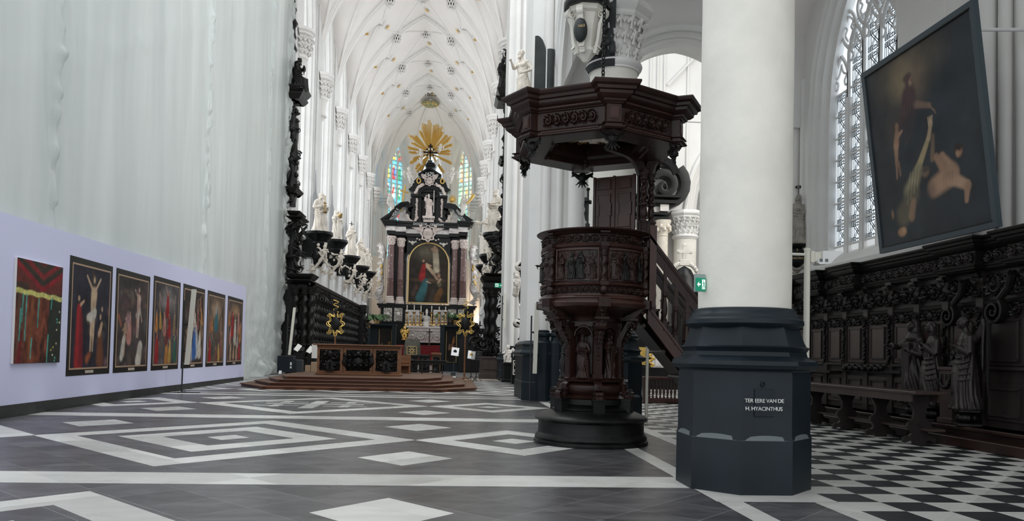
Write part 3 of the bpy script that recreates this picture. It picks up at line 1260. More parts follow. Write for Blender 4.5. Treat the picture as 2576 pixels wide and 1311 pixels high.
def column(name, label, x, y, hshaft=6.92, letters=None, box=False):
 o = thing(name, label, 'column', (x, y, 0))
 g = G()
 ow = octa(1.0)
 ring = lambda r_, z: [(a * r_, b * r_, z) for a, b in ow]
 g.rings([ring(r_, z) for r_, z in ((.618, 0), (.618, .52), (.606, .56), (.606, 1.14), (.60, 1.175), (.61, 1.19), (.655, 1.205), (.675, 1.24),
         (.665, 1.28), (.62, 1.30), (.575, 1.33), (.565, 1.37), (.585, 1.40), (.60, 1.415), (.565, 1.43), (.545, 1.47), (.50, 1.62))])
 # the round foot of the shaft bites into the faceted base
 g.build('base', 'navy', o, ang=25)
 g = G()
 g.lathe([(.43, 1.46), (.47, 1.54), (.505, 1.60), (.565, 1.625), (.59, 1.65), (.585, 1.69), (.555, 1.705), (.55, 1.725), (.54, 1.75), (.515, 1.765), (.505, 1.80), (.48, 1.81)], 48)
 g.build('torus', 'navy', o, ang=50)
 # worn band where the lower casing begins
 g = G()
 for k in range(8):
  a, b = Vector((*octa(.6185)[k], 0)), Vector((*octa(.6185)[(k + 1) % 8], 0))
  top, bot = [], []
  for i in range(13):
   t = i / 12
   p = a.lerp(b, t)
   hh = .012 + .036 * math.sin(PI * t) ** .7
   bot.append((p.x, p.y, .519))
   q = p * (1 - .018)
   top.append((q.x, q.y, .521 + hh))
  g.rings([bot, top], False, False)
 g.build('worn_edge', 'worn', o)
 g = G()
 q = random.Random(int(y * 10))
 prof = [(.465, 1.78)]
 z = 1.8
 while z < hshaft:
  z += .35
  prof.append((.465 + q.uniform(-.003, .004), min(z, hshaft)))
 g.lathe(prof, 64)
 g.build('shaft', 'stone_near', o)
 # capital
 g = G()
 g.lathe([(.48, hshaft - .06), (.50, hshaft - .05), (.50, hshaft - .02), (.545, hshaft + .02), (.56, hshaft + .07), (.545, hshaft + .11), (.50, hshaft + .13), (.47, hshaft + .15)], 40)
 g.build('astragal', 'stone', o)
 g = G()
 z0 = hshaft + .14
 g.lathe([(.455, z0), (.46, z0 + .3), (.50, z0 + .6), (.58, z0 + .78)], 32)
 for i in range(16):
  a = 2 * PI * i / 16
  for row, (zz, rr, s_) in enumerate(((.10, .48, .9), (.40, .52, 1.0), (.66, .58, 1.05))):
   aa = a + (PI / 16 if row % 2 else 0)
   for k in range(5):
    da = (k - 2) * .055 * s_
    g.sph(((rr + .02 - abs(k - 2) * .01) * math.cos(aa + da), (rr + .02 - abs(k - 2) * .01) * math.sin(aa + da), z0 + zz + .05 * (2 - abs(k - 2)) + q.uniform(-.02, .02)), (.03 * s_, .03 * s_, .045 * s_), 6, 5)
   pts = [((rr - .02) * math.cos(aa), (rr - .02) * math.sin(aa), z0 + zz - .14), ((rr + .01) * math.cos(aa), (rr + .01) * math.sin(aa), z0 + zz), ((rr + .07) * math.cos(aa), (rr + .07) * math.sin(aa), z0 + zz + .10)]
   g.tube(pts, [.03, .022, .035], 6)
 g.build('foliage', 'stone', o)
 g = G()
 g.rings([[(a * r_, b * r_, z) for a, b in ow] for r_, z in ((.60, z0 + .76), (.63, z0 + .80), (.63, z0 + .86), (.69, z0 + .92), (.71, z0 + .96), (.71, z0 + 1.03), (.67, z0 + 1.05), (.66, z0 + 1.12))])
 g.build('abacus', 'stone', o, ang=25)
 return o

P1 = column('stone_column', 'nearest fat cream column, its slate blue base lettered Ter eere van de H. Hyacinthus', 3.03, 7.76)
P2 = column('stone_column', 'second cream column from the front, behind the pulpit, with leafy capital and half-hidden lettering', 3.10, 14.9)
PQ = column('stone_column', 'farthest small cream column beyond the pulpit stairs, with leafy capital', 10.95, 35.5)
PQ.scale = (1.12, 1.12, 1.0)

# lettering, hatch and keyhole on the nearest base (south-west of front: the two middle facets face the nave)
fa, fb = Vector((*octa(.606, (3.03, 7.76))[5], 0)), Vector((*octa(.606, (3.03, 7.76))[6], 0))

def near_base_details():
 # front facet (facing -y)
 yf = 7.76 - .608
 a = at(1922, 1009, Y=yf)
 b = at(1921, 1029, Y=yf)
 s = .052
 text('TER EERE VAN DE', s, (a.x, yf - .0065, a.z), (1, 0, 0), (0, 0, 1), 'letter', P1, 'inscription', .007, sp=.93)
 text('H. HYACINTHUS', s, (b.x, yf - .0065, b.z), (1, 0, 0), (0, 0, 1), 'letter', P1, 'inscription', .007, sp=.93)
 g = G()
 p, q = at(1898, 978, Y=yf), at(1945, 1049, Y=yf)
 g.bbox(p.x, q.x, yf - .012, yf + .01, q.z, p.z, .003)
 g.build('hatch', 'navy', P1, world=True, ang=20)
 g = G()
 c = at(1919, 967, Y=yf)
 g.tube([(c.x + .018 * math.cos(t), yf - .012, c.z + .022 * math.sin(t)) for t in [2 * PI * i / 12 for i in range(13)]], .006, 6)
 g.box(c.x - .006, c.x + .006, yf - .012, yf + .01, c.z + .015, c.z + .03)
 g.build('hook', 'navy', P1, world=True)
 return yf

near_base_details()
y2 = 14.9 - .61
for tx, px, py in (('VAN DE', 1566, 958), ('RTUS', 1562, 968)):
 a = at(px, py, Y=y2)
 text(tx, .062, (a.x, y2 - .003, a.z), (1, 0, 0), (0, 0, 1), 'letter', P2, 'inscription', .001, sp=.93)

# ================================================================== PIERS OF THE CROSSING
def pier(name, label, poly, shafts, ztop=20, zbase=1.62, basegrow=.12, mt='stone'):
 o = thing(name, label, 'pier', (0, 0, 0))
 g = G()
 g.prism(poly, zbase - .1, ztop)
 for (x, y, r_) in shafts:
  g.lathe([(r_, zbase + .2), (r_, ztop)], 14, (x, y, 0))
 g.build('shaft', mt, o, ang=30)
 b = G()
 e = basegrow
 b.mould([(e, 0), (e, .5), (e - .015, .53), (e - .015, zbase - .38), (e + .05, zbase - .34), (e + .06, zbase - .28), (e + .03, zbase - .24), (e, zbase - .2), (e - .02, zbase - .1),
   (e - .0, zbase - .08), (e + .01, zbase - .04), (e - .03, zbase), (.0, zbase + .06)], poly, True)
 for (x, y, r_) in shafts:
  b.lathe([(r_ + .12, 0), (r_ + .12, zbase - .1), (r_ + .13, zbase), (r_ + .06, zbase + .06), (r_ + .04, zbase + .16), (r_ + .09, zbase + .2), (r_ + .09, zbase + .26), (r_ + .04, zbase + .3), (r_ + .05, zbase + .34), (r_, zbase + .36)], 14, (x, y, 0))
 b.build('base', 'navy', o, ang=25)
 return o

P3 = pier('crossing_pier', 'white compound pier behind the pulpit with slate blue panelled base',
  [(2.42, 21.4), (4.2, 21.4), (4.2, 24.0), (2.15, 24.0), (2.15, 21.75)], [(2.6, 21.42, .12), (2.95, 21.35, .10), (3.4, 21.3, .22), (3.85, 21.35, .12)])
g = G()
g.bbox(3.0, 4.0, 21.1, 21.3, .5, 1.15, .02)
g.build('base_panel', 'navy', P3, ang=25)
for tx, px, py in (('TER', 1412, 933), ('H.', 1416, 941)):
 a = at(px, py, Y=21.08)
 text(tx, .075, (a.x, 21.08, a.z), (1, 0, 0), (0, 0, 1), 'letter', P3, 'inscription', .001)
# black painted niche shape on its face, left of the statue
g = G()
a = at(1345, 215, Y=21.36)
pts = []
x0, x1 = 2.16, 2.53
zt = at(1362, 90, Y=21.36).z
zb = at(1362, 232, Y=21.36).z - .7
g.slab([(x0 + .02, zb), (x1, zb), (x1, zt - .62), (x1 - .03, zt - .42), (x1 - .08, zt - .24), (x1 - .14, zt - .11), (x1 - .21, zt - .03), (x0 + .1, zt), (x0 + .02, zt - .01)], 21.36, 21.42)
g.lathe([(.135, zb), (.135, zt - .38)], 14, (2.62, 21.42, 0))
g.build('black_painted_patch', 'blackpaint', P3)
# the same black paint runs over the nave side of the second capital
gq = G()
z0_ = 6.92
pf = [(.50, z0_ - .06), (.57, z0_ + .05), (.52, z0_ + .14), (.53, z0_ + .45), (.60, z0_ + .75), (.70, z0_ + .90), (.735, z0_ + 1.0), (.735, z0_ + 1.14)]
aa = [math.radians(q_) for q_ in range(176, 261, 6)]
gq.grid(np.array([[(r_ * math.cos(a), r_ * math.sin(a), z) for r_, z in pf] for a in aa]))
for i in range(26):
 a, z = math.radians(rnd.uniform(180, 256)), z0_ + rnd.uniform(.2, .85)
 gq.sph((.60 * math.cos(a), .60 * math.sin(a), z), (.07, .07, .09), 6, 5)
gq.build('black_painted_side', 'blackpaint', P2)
P4 = pier('crossing_pier', 'slim white pier at the right corner of the choir, behind the marble cherub',
  [(2.46, 36.2), (4.6, 36.2), (4.6, 38.6), (2.6, 38.6), (2.46, 38.3)], [(2.85, 36.15, .14), (3.2, 36.15, .12)], ztop=31, zbase=1.3)

# ================================================================== ARCADE WALL, AISLE, TRANSEPT
def aisle():
 g = G()
 F = frame_map((2.72, 0, 0), (0, 1, 0), (1, 0, 0))
 F2 = frame_map((3.38, 0, 0), (0, 1, 0), (-1, 0, 0))
 ys = [.7, 7.76, 14.9, 22.2]
 for a, b in zip(ys[:-1], ys[1:]):
  c, hw = (a + b) / 2, (b - a) / 2 - .42
  win_wall(g, F, a, b, 8.18, 15, c, hw, 8.18, 8.2, 3.9, depth=.33, splay=.9)
  win_wall(g, F2, a, b, 8.18, 15, c, hw, 8.18, 8.2, 3.9, depth=.33, splay=.9)
 w = struct(g.build('wall_arcade', 'stone'))
 # aisle outer wall with its great window
 g = G()
 F = frame_map((10.0, 0, 0), (0, 1, 0), (1, 0, 0))
 w2, zsp, h = win_wall(g, F, 15.0, 22.4, 0, 14, 18.75, 2.25, 3.85, 8.1, 4.3, depth=.75, splay=.86)
 g.add([F(-4, 0, 0), F(15.0, 0, 0), F(15.0, 0, 14), F(-4, 0, 14)], [(0, 1, 2, 3)])
 w = struct(g.build('wall_right', 'stone'))
 g = G()
 for y in (13.4, 21.9):
  for dy, r_, dx in ((-.62, .09, 0), (-.36, .12, -.1), (0, .2, -.2), (.36, .12, -.1), (.62, .09, 0)):
   g.lathe([(r_, 3.0), (r_, 9.4)], 12, (10.0 + dx, y + dy, 0))
 g.build('respond', 'stone', w)
 g = G()
 for dy in range(3):
  g.lathe([(.10, 8.0), (.16, 8.15), (.2, 8.45), (.24, 8.5), (.24, 8.6)], 10, (9.8, 21.6 + dy * .25, 0))
 g.build('capital', 'stone', w)
 e = bpy.data.objects.new('window_1', None)
 COL.objects.link(e)
 struct(e)
 lead_window(e, F, 18.75, w2, 4.45, 8.1, h, .7)
 # vault over the aisle
 g = G()
 X0, X1 = 3.0, 10.0
 xs = [X0 + (X1 - X0) * (1 - math.cos(PI * i / 24)) / 2 for i in range(25)]
 yy = []
 for a, b in zip(ys[:-1], ys[1:]):
  for k in range(20):
   yy.append((a + (b - a) * (1 - math.cos(PI * k / 20)) / 2, a, b))
 yy.append((ys[-1], ys[-2], ys[-1]))
 cx, hw = (X0 + X1) / 2, (X1 - X0) / 2
 zf = lambda x, y, a, b: 8.2 + max(parch(x - cx, hw, 3.9), parch(y - (a + b) / 2, (b - a) / 2, 3.9))
 A = np.array([[(x, y, zf(x, y, a, b)) for y, a, b in yy] for x in xs])
 g.grid(A)
 v = struct(g.build('ceiling_aisle_vault', 'vault', ang=60))
 g = G()
 for a, b in zip(ys[:-1], ys[1:]):
  for (p, q) in (((X0, a), (X1, b)), ((X0, b), (X1, a))):
   pts = []
   for i in range(25):
    t = .02 + .96 * i / 24
    x, y = p[0] + (q[0] - p[0]) * t, p[1] + (q[1] - p[1]) * t
    pts.append((x, y, zf(x, y, a, b) - .04))
   g.tube(pts, .08, 6)
 g.build('rib', 'rib', v)
 # transverse arch at the transept, with a stepped soffit
 g = G()
 F = frame_map((0, 21.3, 0), (1, 0, 0), (0, 1, 0))
 win_wall(g, F, 3.4, 10.0, 8.0, 20, 6.55, 2.75, 8.0, 8.0, 2.75, depth=1.3, splay=.82)
 for dep, k, r_ in ((-.05, 1.0, .11), (.3, .95, .09), (.75, .9, .10), (1.2, .85, .08)):
  pts = [F(6.55 - 2.75 * k + 2 * 2.75 * k * i / 24, dep, 8.0 + parch(-2.75 * k + 2 * 2.75 * k * i / 24, 2.75 * k, 2.75 * (k * .5 + .5))) for i in range(25)]
  g.tube(pts, r_, 8)
 struct(g.build('wall_transverse_arch', 'stone'))

def lead_window(e, F, sc, hw, zs, zsp, h, depth):
 n = 14
 gl = G()
 pts = [(sc - hw, zs)] + [(sc - hw + 2 * hw * i / (2 * n), zsp + parch(-hw + 2 * hw * i / (2 * n), hw, h)) for i in range(2 * n + 1)] + [(sc + hw, zs)]
 gl.add([F(a, depth, b) for a, b in pts], [tuple(range(len(pts)))])
 gl.build('pane', 'glass_lit', e, smooth=False)
 lights = 5
 lw = 2 * hw / lights
 g = G()
 for k in range(1, lights):
  x = sc - hw + k * lw
  g.slab([(x - .045, zs - .3), (x + .045, zs - .3), (x + .045, zsp + .7), (x - .045, zsp + .7)], 0, 0)
  g.v = g.v[:-8]; g.f = g.f[:-6]; g.m = g.m[:-6]
  for w_, d0 in ((.075, depth - .09), (.035, depth - .17)):
   st = len(g.v)
   g.add([F(x + a, d, z) for z in (zs - .4, zsp + .35) for a, d in ((-w_, depth), (-w_, d0), (w_, d0), (w_, depth))],
    [(0, 1, 5, 4), (1, 2, 6, 5), (2, 3, 7, 6)])
 # tracery: cusped heads stepping up to the middle, mouchettes above
 HZ = [zsp - .1 + .45 * parch((k + .5) * lw - hw, hw, h) for k in range(lights)]
 T = lambda pts, r_: g.tube(smooth([F(a, depth - .08, b) for a, b in pts], 4), r_, 6)
 for k in range(lights):
  xc, z = sc - hw + (k + .5) * lw, HZ[k]
  for sg in (-1, 1):
   x = lambda q_: xc + sg * lw * q_
   T([(x(.5), zsp), (x(.5), z + .05), (x(.46), z + .3), (x(.28), z + .58), (x(0), z + .85)], .05)
   T([(x(.5), z), (x(.30), z - .02), (x(.22), z + .12), (x(.36), z + .26), (x(.18), z + .34), (x(.06), z + .46), (x(0), z + .62)], .032)
 for k in range(lights - 1):
  xc = sc - hw + (k + 1) * lw
  z = max(HZ[k], HZ[k + 1]) + .35
  zm = zsp + parch(xc - sc, hw, h)
  for sg in (-1, 1):
   T([(xc, z), (xc + sg * .26, z + .28), (xc + sg * .33, z + .62), (xc + sg * .12, z + .95), (xc - sg * .10, min(zm, z + 1.3))], .05)
   T([(xc + sg * .05, z + .2), (xc + sg * .19, z + .42), (xc + sg * .10, z + .55), (xc + sg * .2, z + .68), (xc, z + .88)], .03)
 g.build('tracery', 'stone', e)
 # leaded pattern of strips and crossed squares, saddle bars
 g = G()
 rows = 6
 rh = (zsp - zs) / rows
 zbar = [zs + rh * r_ for r_ in range(rows + 7)]
 B = G()
 for z in zbar:
  if z > zsp + .7:
   continue
  B.add([F(sc + a, depth - d, z + b) for a in (-hw, hw) for d, b in ((.02, -.022), (.07, -.022), (.07, .022), (.02, .022))], [(0, 1, 5, 4), (1, 2, 6, 5), (2, 3, 7, 6)])
 B.build('saddle_bar', 'stone', e)
 t = .013

 def line(x0, z0, x1, z1):
  L_ = math.hypot(x1 - x0, z1 - z0)
  nx, nz = -(z1 - z0) / L_ * t, (x1 - x0) / L_ * t
  g.add([F(x0 + nx, depth - .012, z0 + nz), F(x1 + nx, depth - .012, z1 + nz), F(x1 - nx, depth - .012, z1 - nz), F(x0 - nx, depth - .012, z0 - nz)], [(0, 1, 2, 3)])
 for k in range(lights):
  xa = sc - hw + k * lw + .07
  xb = xa + lw - .14
  w_ = xb - xa
  for r_ in range(rows + 7):
   za = zs + rh * r_ + .03
   zb = za + rh - .06
   if zb > zsp + parch(max(abs(xa - sc), abs(xb - sc)), hw, h) - .1:
    continue
   hh = zb - za
   xm, zm = (xa + xb) / 2, (za + zb) / 2
   # frame
   for d in (0, .5):
    pass
   u = w_ / 6
   line(xa, za, xa, zb); line(xb, za, xb, zb)
   # crossed lozenge band in the middle
   c = w_ * .25
   for off in (-.04, .04):
    line(xm - c + off, zm - c, xm + c + off, zm + c)
    line(xm - c + off, zm + c, xm + c + off, zm - c)
   line(xm - c, zm - c, xm - c, zm + c); line(xm + c, zm - c, xm + c, zm + c)
   # basket-weave top and bottom
   for z_lo, z_hi in ((za, zm - c), (zm + c, zb)):
    nz_ = 3
    for q in range(nz_ + 1):
     z = z_lo + (z_hi - z_lo) * q / nz_
     if q % 2:
      line(xa, z, xm - u * .6, z); line(xm + u * .6, z, xb, z)
     else:
      line(xa, z, xb, z)
    for q in range(1, 6):
     x = xa + u * q
     line(x, z_lo, x, z_hi if q in (1, 5, 3) else (z_lo + z_hi) / 2)
   for q in (-1, 1):
    x = xm + q * (c + (w_ / 2 - c) / 2)
    line(x, zm - c, x, zm + c)
 g.build('lead_pattern', 'lead', e, smooth=False)

aisle()

def transept():
 g = G()
 F = frame_map((0, 36.1, 0), (1, 0, 0), (0, 1, 0))
 win_wall(g, F, 4.4, 22, 0, 22, 13.9, 2.75, 0, 8.3, 4.6, depth=.9, splay=.72)
 for dep, k, r_ in ((-.06, 1.02, .12), (.2, .95, .1), (.5, .86, .1)):
  pts = [F(13.9 - 2.75 * k + 2 * 2.75 * k * i / 24, dep, 8.3 + parch(-2.75 * k + 2 * 2.75 * k * i / 24, 2.75 * k, 4.6 * (k * .5 + .5))) for i in range(25)]
  g.tube(pts, r_, 8)
 a, b = at(1680, 215, Y=36.0), at(1790, 100, Y=36.0)
 g.tube([a, b], .05, 6)
 for px in (1637, 1655, 1672, 1731):
  p = at(px, 180, Y=36.05)
  g.tube([(p.x, 36.05, 10), (p.x, 36.05, 22)], .05, 5)
 struct(g.build('wall_transept', 'stone'))
 g = G()
 g.box(4.0, 22, 43.5, 43.8, 0, 22)
 g.box(19, 19.4, 20, 43.6, 0, 22)
 struct(g.build('wall_transept_chapel', 'stone'))
 g = G()
 g.box(10.0, 19.2, 22.3, 22.6, 0, 22)
 struct(g.build('wall_transept_near', 'stone'))

transept()

# ================================================================== EXHIBITION WALL AND PLASTIC ON THE LEFT
def LX(y, off=0.0):
 return -7.58 - .0364 * (y - 13.73) + off

WU = Vector((-.0364, 1, 0)).normalized()        # along the wall, away from the camera
WN = Vector((1, .0364, 0)).normalized()         # out of the wall, into the nave

def wpt(px, py, off=0.0):
 """photo pixel on the plane of the exhibition wall"""
 d = _r * ((px - CX) / FPX) - _u * ((py - CY) / FPX) + _f
 n = WN
 p0 = Vector((LX(13.73), 13.73, 0)) + WN * off
 t = (p0 - EYE).dot(n) / d.dot(n)
 return EYE + d * t

def exhibition():
 y0, y1 = 8.0, 31.6
 o = thing('exhibition_wall', 'long pale lavender display wall with black skirting along the left side', 'display wall', (LX(y0), y0, 0))
 g = G()
 zt0, zt1 = 3.42, 3.74
 a, b = Vector((LX(y0), y0, 0)), Vector((LX(y1), y1, 0))
 th = WN * -.10
 vs = [a, b, b + th, a + th]
 g.add([(p.x, p.y, z) for p, z in ((vs[0], .24), (vs[1], .13), (vs[2], .13), (vs[3], .24), (vs[0], zt0), (vs[1], zt1), (vs[2], zt1), (vs[3], zt0))],
  [(0, 1, 5, 4), (1, 2, 6, 5), (2, 3, 7, 6), (3, 0, 4, 7), (4, 5, 6, 7)])
 g.build('panel', 'lavwall', o, world=True, smooth=False)
 g = G()
 p = WN * .012
 g.add([(q.x, q.y, z) for q, z in ((a + p, 0), (b + p, 0), (b + th, 0), (a + th, 0), (a + p, .25), (b + p, .14), (b + th, .14), (a + th, .25))],
  [(0, 1, 5, 4), (1, 2, 6, 5), (2, 3, 7, 6), (3, 0, 4, 7), (4, 5, 6, 7)])
 g.build('skirting', 'greystrip', o, world=True, smooth=False)
 # plastic sheeting over the scaffold
 yy = np.linspace(7.5, 41.1, 520)
 zz = np.linspace(.03, 23.5, 260)
 Y_, Z_ = np.meshgrid(yy, zz, indexing='ij')
 n = .10 * (fbm(Y_ * .35, Z_ * .05, 3) - .5) + .03 * (fbm(Y_ * 1.7 + Z_ * .15, Z_ * .25, 3) - .5)
 # vertical taped seams
 for ys_, amp in ((15.6, .16), (26.0, .18), (36.0, .12)):
  yc = ys_ + .12 * np.sin(Z_ * .9) * (Z_ / 20)
  d = np.abs(Y_ - yc)
  n = n + amp * np.exp(-(d / .09) ** 2) * (fbm(Y_ * 9, Z_ * 4, 3) * 2.2 - .3)
  n = n + .08 * np.sin((Y_ - yc) * 9 + Z_ * 2.2) * np.exp(-(d / .5) ** 2) * fbm(Y_ * 3, Z_ * 1.7, 2)
 # crumpled foot and far edge
 crump = np.clip((Y_ - 31.2) / 3, 0, 1) * np.exp(-np.clip(Z_ - .4, 0, 99) / 1.7)
 n = n + crump * .8 * (fbm(Y_ * 1.1 + Z_ * .7, Z_ * 2.2, 4) - .5)
 edge = np.exp(-((41.1 - Y_) / .9) ** 2)
 n = n + edge * .8 * (fbm(Y_ * 3.3, Z_ * 1.6 + Y_ * .8, 4) - .45)
 # drag creases
 n = n + .05 * np.exp(-((Z_ - 9 - .5 * (Y_ - 20)) / .4) ** 2) * fbm(Y_ * 2, Z_ * 2, 2)
 n = np.where((Z_ < 4.0) & (Y_ < 31.9), np.minimum(n, .02), n)
 base = -.15 + 0 * Y_
 Yo = Y_ + edge * .35 * (fbm(Z_ * .9, Z_ * .2, 3) - .5)
 X_ = -7.58 - .0364 * (Yo - 13.73) + base + n
 gp = G()
 gp.grid(np.stack([X_, Yo, Z_], -1))
 s = gp.build('plastic_sheet', 'plastic', ang=180)
 tag(s, 'huge translucent grey plastic dust sheet hanging behind and above the lavender wall', 'plastic sheet')

exhibition()

# ================================================================== FIGURES
def fig_geo(h=1.8, arms=None, robe=1.0, folds=9, lean=0.0, twist=0.0, beard=False, hair='short', hood=False, cloak=True, nude=False,
   seated=False, wings=False, crown=False, mitre=False, child=False, head_turn=0.0, seed=0, scapular=False):
 """a draped standing figure facing -y, feet at z = 0, as one set of overlapping shells"""
 q = random.Random(seed)
 g = G()
 k = h / 1.8
 hs = 1.35 if child else 1.0
 if seated:
  lv = [(0, .30, .30, -.22), (.12, .27, .28, -.22), (.42, .25, .30, -.16), (.52, .26, .33, -.12), (.60, .25, .27, -.02), (.72, .19, .16, .06), (.95, .19, .13, .07),
   (1.08, .22, .13, .06), (1.17, .17, .10, .05), (1.22, .08, .07, .04)]
 else:
  lv = [(0, .27, .23, 0), (.04, .28, .25, 0), (.3, .235, .21, -.01), (.6, .215, .20, -.02), (.85, .20, .17, -.02), (1.02, .165, .14, -.01), (1.2, .195, .14, 0),
   (1.36, .215, .13, 0), (1.45, .18, .10, 0), (1.51, .075, .07, -.01)]
 n = 56
 rs = []
 ph = [q.uniform(0, 6.28) for _ in range(4)]
 # resample levels finely
 zs = [lv[0][0] + (lv[-1][0] - lv[0][0]) * i / 40 for i in range(41)]
 for z in zs:
  for a, b in zip(lv[:-1], lv[1:]):
   if a[0] <= z <= b[0] + 1e-9:
    t = (z - a[0]) / (b[0] - a[0])
    rx, ry, cy = [a[j] + (b[j] - a[j]) * t for j in (1, 2, 3)]
  t = z / lv[-1][0]
  amp = (.13 * (1 - t) ** .8 + .035) if not nude or t < .55 else 0.012
  ring = []
  cxo = .035 * math.sin(t * PI * 1.3 + .3) + lean * t * t
  for i in range(n):
   a = 2 * PI * i / n
   sw = a + .9 * t * math.sin(t * 3 + ph[0]) + twist * t
   f = 1 + amp * (abs(math.sin(sw * folds / 2 + ph[1])) ** .7 - .5) + amp * .5 * math.sin(sw * (folds * 1.7) + ph[2] + t * 6)
   # knee pushing the cloth
   kn = .05 * math.exp(-((a - 4.9) / .35) ** 2 - ((z - .5) / .22) ** 2)
   ring.append(((cxo + rx * robe * f * math.cos(a)) , cy + (ry * f + kn) * math.sin(a), z))
  rs.append(ring)
 g.rings(rs)
 top = lv[-1][0]
 hx = lean + .0
 cy = lv[-1][3] - .02
 if cloak and not nude:
  # diagonal swags of a mantle
  for j in range(7):
   z0 = top - .12 - j * .095
   pts = []
   for i in range(9):
    t = i / 8
    a = PI * 1.02 + PI * .96 * t
    rr = (.205 + .015 * j) * robe
    sag = .13 * math.sin(PI * t) + (.10 + .02 * j) * t
    pts.append((hx * .7 + rr * math.cos(a), cy * 1.0 + .02 + (.15 + .008 * j) * math.sin(a), z0 - sag))
   g.tube(pts, [.012, .02, .026, .028, .028, .026, .022, .018, .01], 6)
  for j in range(5):
   x = -.17 + .05 * j
   pts = [(x + hx * .6, cy - .13 - .03 * math.sin(j), top - .55), (x + .02, cy - .18, top - .8), (x + .03 * math.sin(j * 2), cy - .20, .25 + .06 * j)]
   g.tube(pts, [.02, .03, .012], 6)
 if scapular:
  g.box(-.11, .11, cy - .215, cy - .12, .18, top - .2)
  g.lathe([(.17, top - .16), (.20, top - .10), (.16, top), (.11, top + .05), (.02, top + .07)], 16, (hx * .8, cy + .02, 0), sx=1.05, sy=.85)
 if nude:
  # modelled chest and belly
  for sx in (-1, 1):
   g.sph((sx * .085 + hx * .8, cy - .085, top - .22), (.095, .055, .075), 10, 8)
   g.sph((sx * .19 + hx * .9, cy + .01, top - .13), (.075, .07, .08), 10, 8)
  g.sph((hx * .6, cy - .05, top - .45), (.12, .08, .12), 10, 8)
  for j in range(6):
   a0 = -.2 + j * .08
   g.tube([(-.2, cy - .05, top - .62 - j * .03), (0, cy - .17, top - .68 - j * .035), (.2, cy - .08, top - .55 - j * .03)], .022, 6)
 # neck and head
 hc = Vector((hx * 1.12, cy - .02 - .02 * hs, top + .16 * (1 if not child else 1.15)))
 g.tube([(hx, cy + .01, top - .05), (hx * 1.08, cy - .01, top + .08)], [.075, .055], 10)
 rh = Vector((.082, .100, .122)) * hs
 rot = Matrix.Rotation(head_turn, 4, 'Z')
 g.sph(hc, tuple(rh), 16, 12, rot)

 def H(x, y, z):
  p = rot @ Vector((x * hs, y * hs, z * hs))
  return (hc.x + p.x, hc.y + p.y, hc.z + p.z)
 g.tube([H(0, -.090, .03), H(0, -.118, -.022), H(0, -.095, -.034)], [.010, .019, .012], 6)       # nose
 for sx in (-1, 1):
  g.sph(H(sx * .034, -.086, .018), .015, 6, 5)                                                 # eyeballs
  g.tube([H(sx * .062, -.076, .034), H(sx * .034, -.096, .044), H(sx * .010, -.098, .034)], .009, 5)   # brow
  g.sph(H(sx * .082, .005, 0), (.014, .024, .032), 6, 5)                                       # ear
  g.sph(H(sx * .045, -.074, -.025), (.024, .02, .024), 6, 5)                                   # cheek
 g.tube([H(-.028, -.092, -.058), H(0, -.103, -.056), H(.028, -.092, -.058)], .009, 5)             # lips
 g.sph(H(0, -.082, -.096), (.028, .024, .02), 6, 5)                                               # chin
 if beard:
  for j in range(7):
   a = (j - 3) * .3
   g.tube([H(.07 * math.sin(a), -.075 * math.cos(a), -.06), H(.06 * math.sin(a), -.10 * math.cos(a), -.14), H(.03 * math.sin(a), -.10 * math.cos(a) - .01, -.22 + .02 * abs(j - 3))], [.022, .028, .008], 6)
 if hair in ('short', 'long', 'curly'):
  for j in range(26 if not child else 34):
   a = q.uniform(-.2, PI + .2) if j % 3 else q.uniform(0, 2 * PI)
   e = q.uniform(.15, 1.4)
   r_ = .030 if hair == 'curly' else .024
   x, y, z = .084 * math.cos(e) * math.cos(a), .10 * math.cos(e) * math.sin(a) + .012, .122 * math.sin(e)
   if y < -.05 and z < .06:
    continue
   g.sph(H(x, y, z), (r_ * hs, r_ * hs, r_ * .8 * hs), 6, 5)
  if hair == 'long':
   for j in range(9):
    a = PI * j / 8
    g.tube([H(.08 * math.cos(a), .08 * math.sin(a), .04), H(.10 * math.cos(a), .10 * math.sin(a), -.06), H(.085 * math.cos(a), .09 * math.sin(a) + .01, -.17)], [.02, .026, .012], 6)
 if hood:
  g.lathe([(.13 * hs, -.20), (.155 * hs, -.10), (.13 * hs, .03), (.115 * hs, .10), (.06, .15), (.01, .16)], 14, (hc.x, hc.y + .085, hc.z), sx=.84, sy=.82)
 if crown:
  g.lathe([(.085, .07), (.10, .12), (.105, .17), (.09, .175), (.08, .12)], 12, tuple(hc), fn=lambda a, z: 1 + (.12 * math.cos(6 * a) if z > .15 else 0))
 if mitre:
  g.lathe([(.085, .05), (.10, .12), (.09, .2), (.02, .33)], 12, tuple(hc), sy=.6)
 # arms: [(elbow, hand)] in figure space for -x and +x side
 for sx, arm in zip((-1, 1), arms or (((-.30, -.06, 1.05), (-.12, -.28, 1.12)), ((.30, -.06, 1.05), (.12, -.26, 1.05)))):
  sh = Vector((sx * .175 + hx * .95, cy + .02, top - .13))
  el, ha = Vector(arm[0]), Vector(arm[1])
  up = .062 if not nude else .052
  if child:
   up *= 1.2
  g.tube([sh + Vector((-sx * .05, 0, .02)), sh, (sh + el) / 2, el], [.05, up * 1.25, up * 1.1, up], 10)
  fa = ha - el
  if nude or child:
   g.tube([el, el + fa * .35, ha], [up * .95, up * .95, .03], 10)
  else:
   g.tube([el - fa * .05, el + fa * .4, el + fa * .72], [up, up * 1.15, up * 1.35], 10)     # sleeve
   g.tube([el + fa * .5, ha], [.038, .03], 8)
   g.tube([el + fa * .62 + Vector((0, 0, -.03)), el + fa * .5 + Vector((0, .01, -.16)), el + fa * .4 + Vector((0, .02, -.28))], [.05, .035, .012], 6)
  d = fa.normalized()
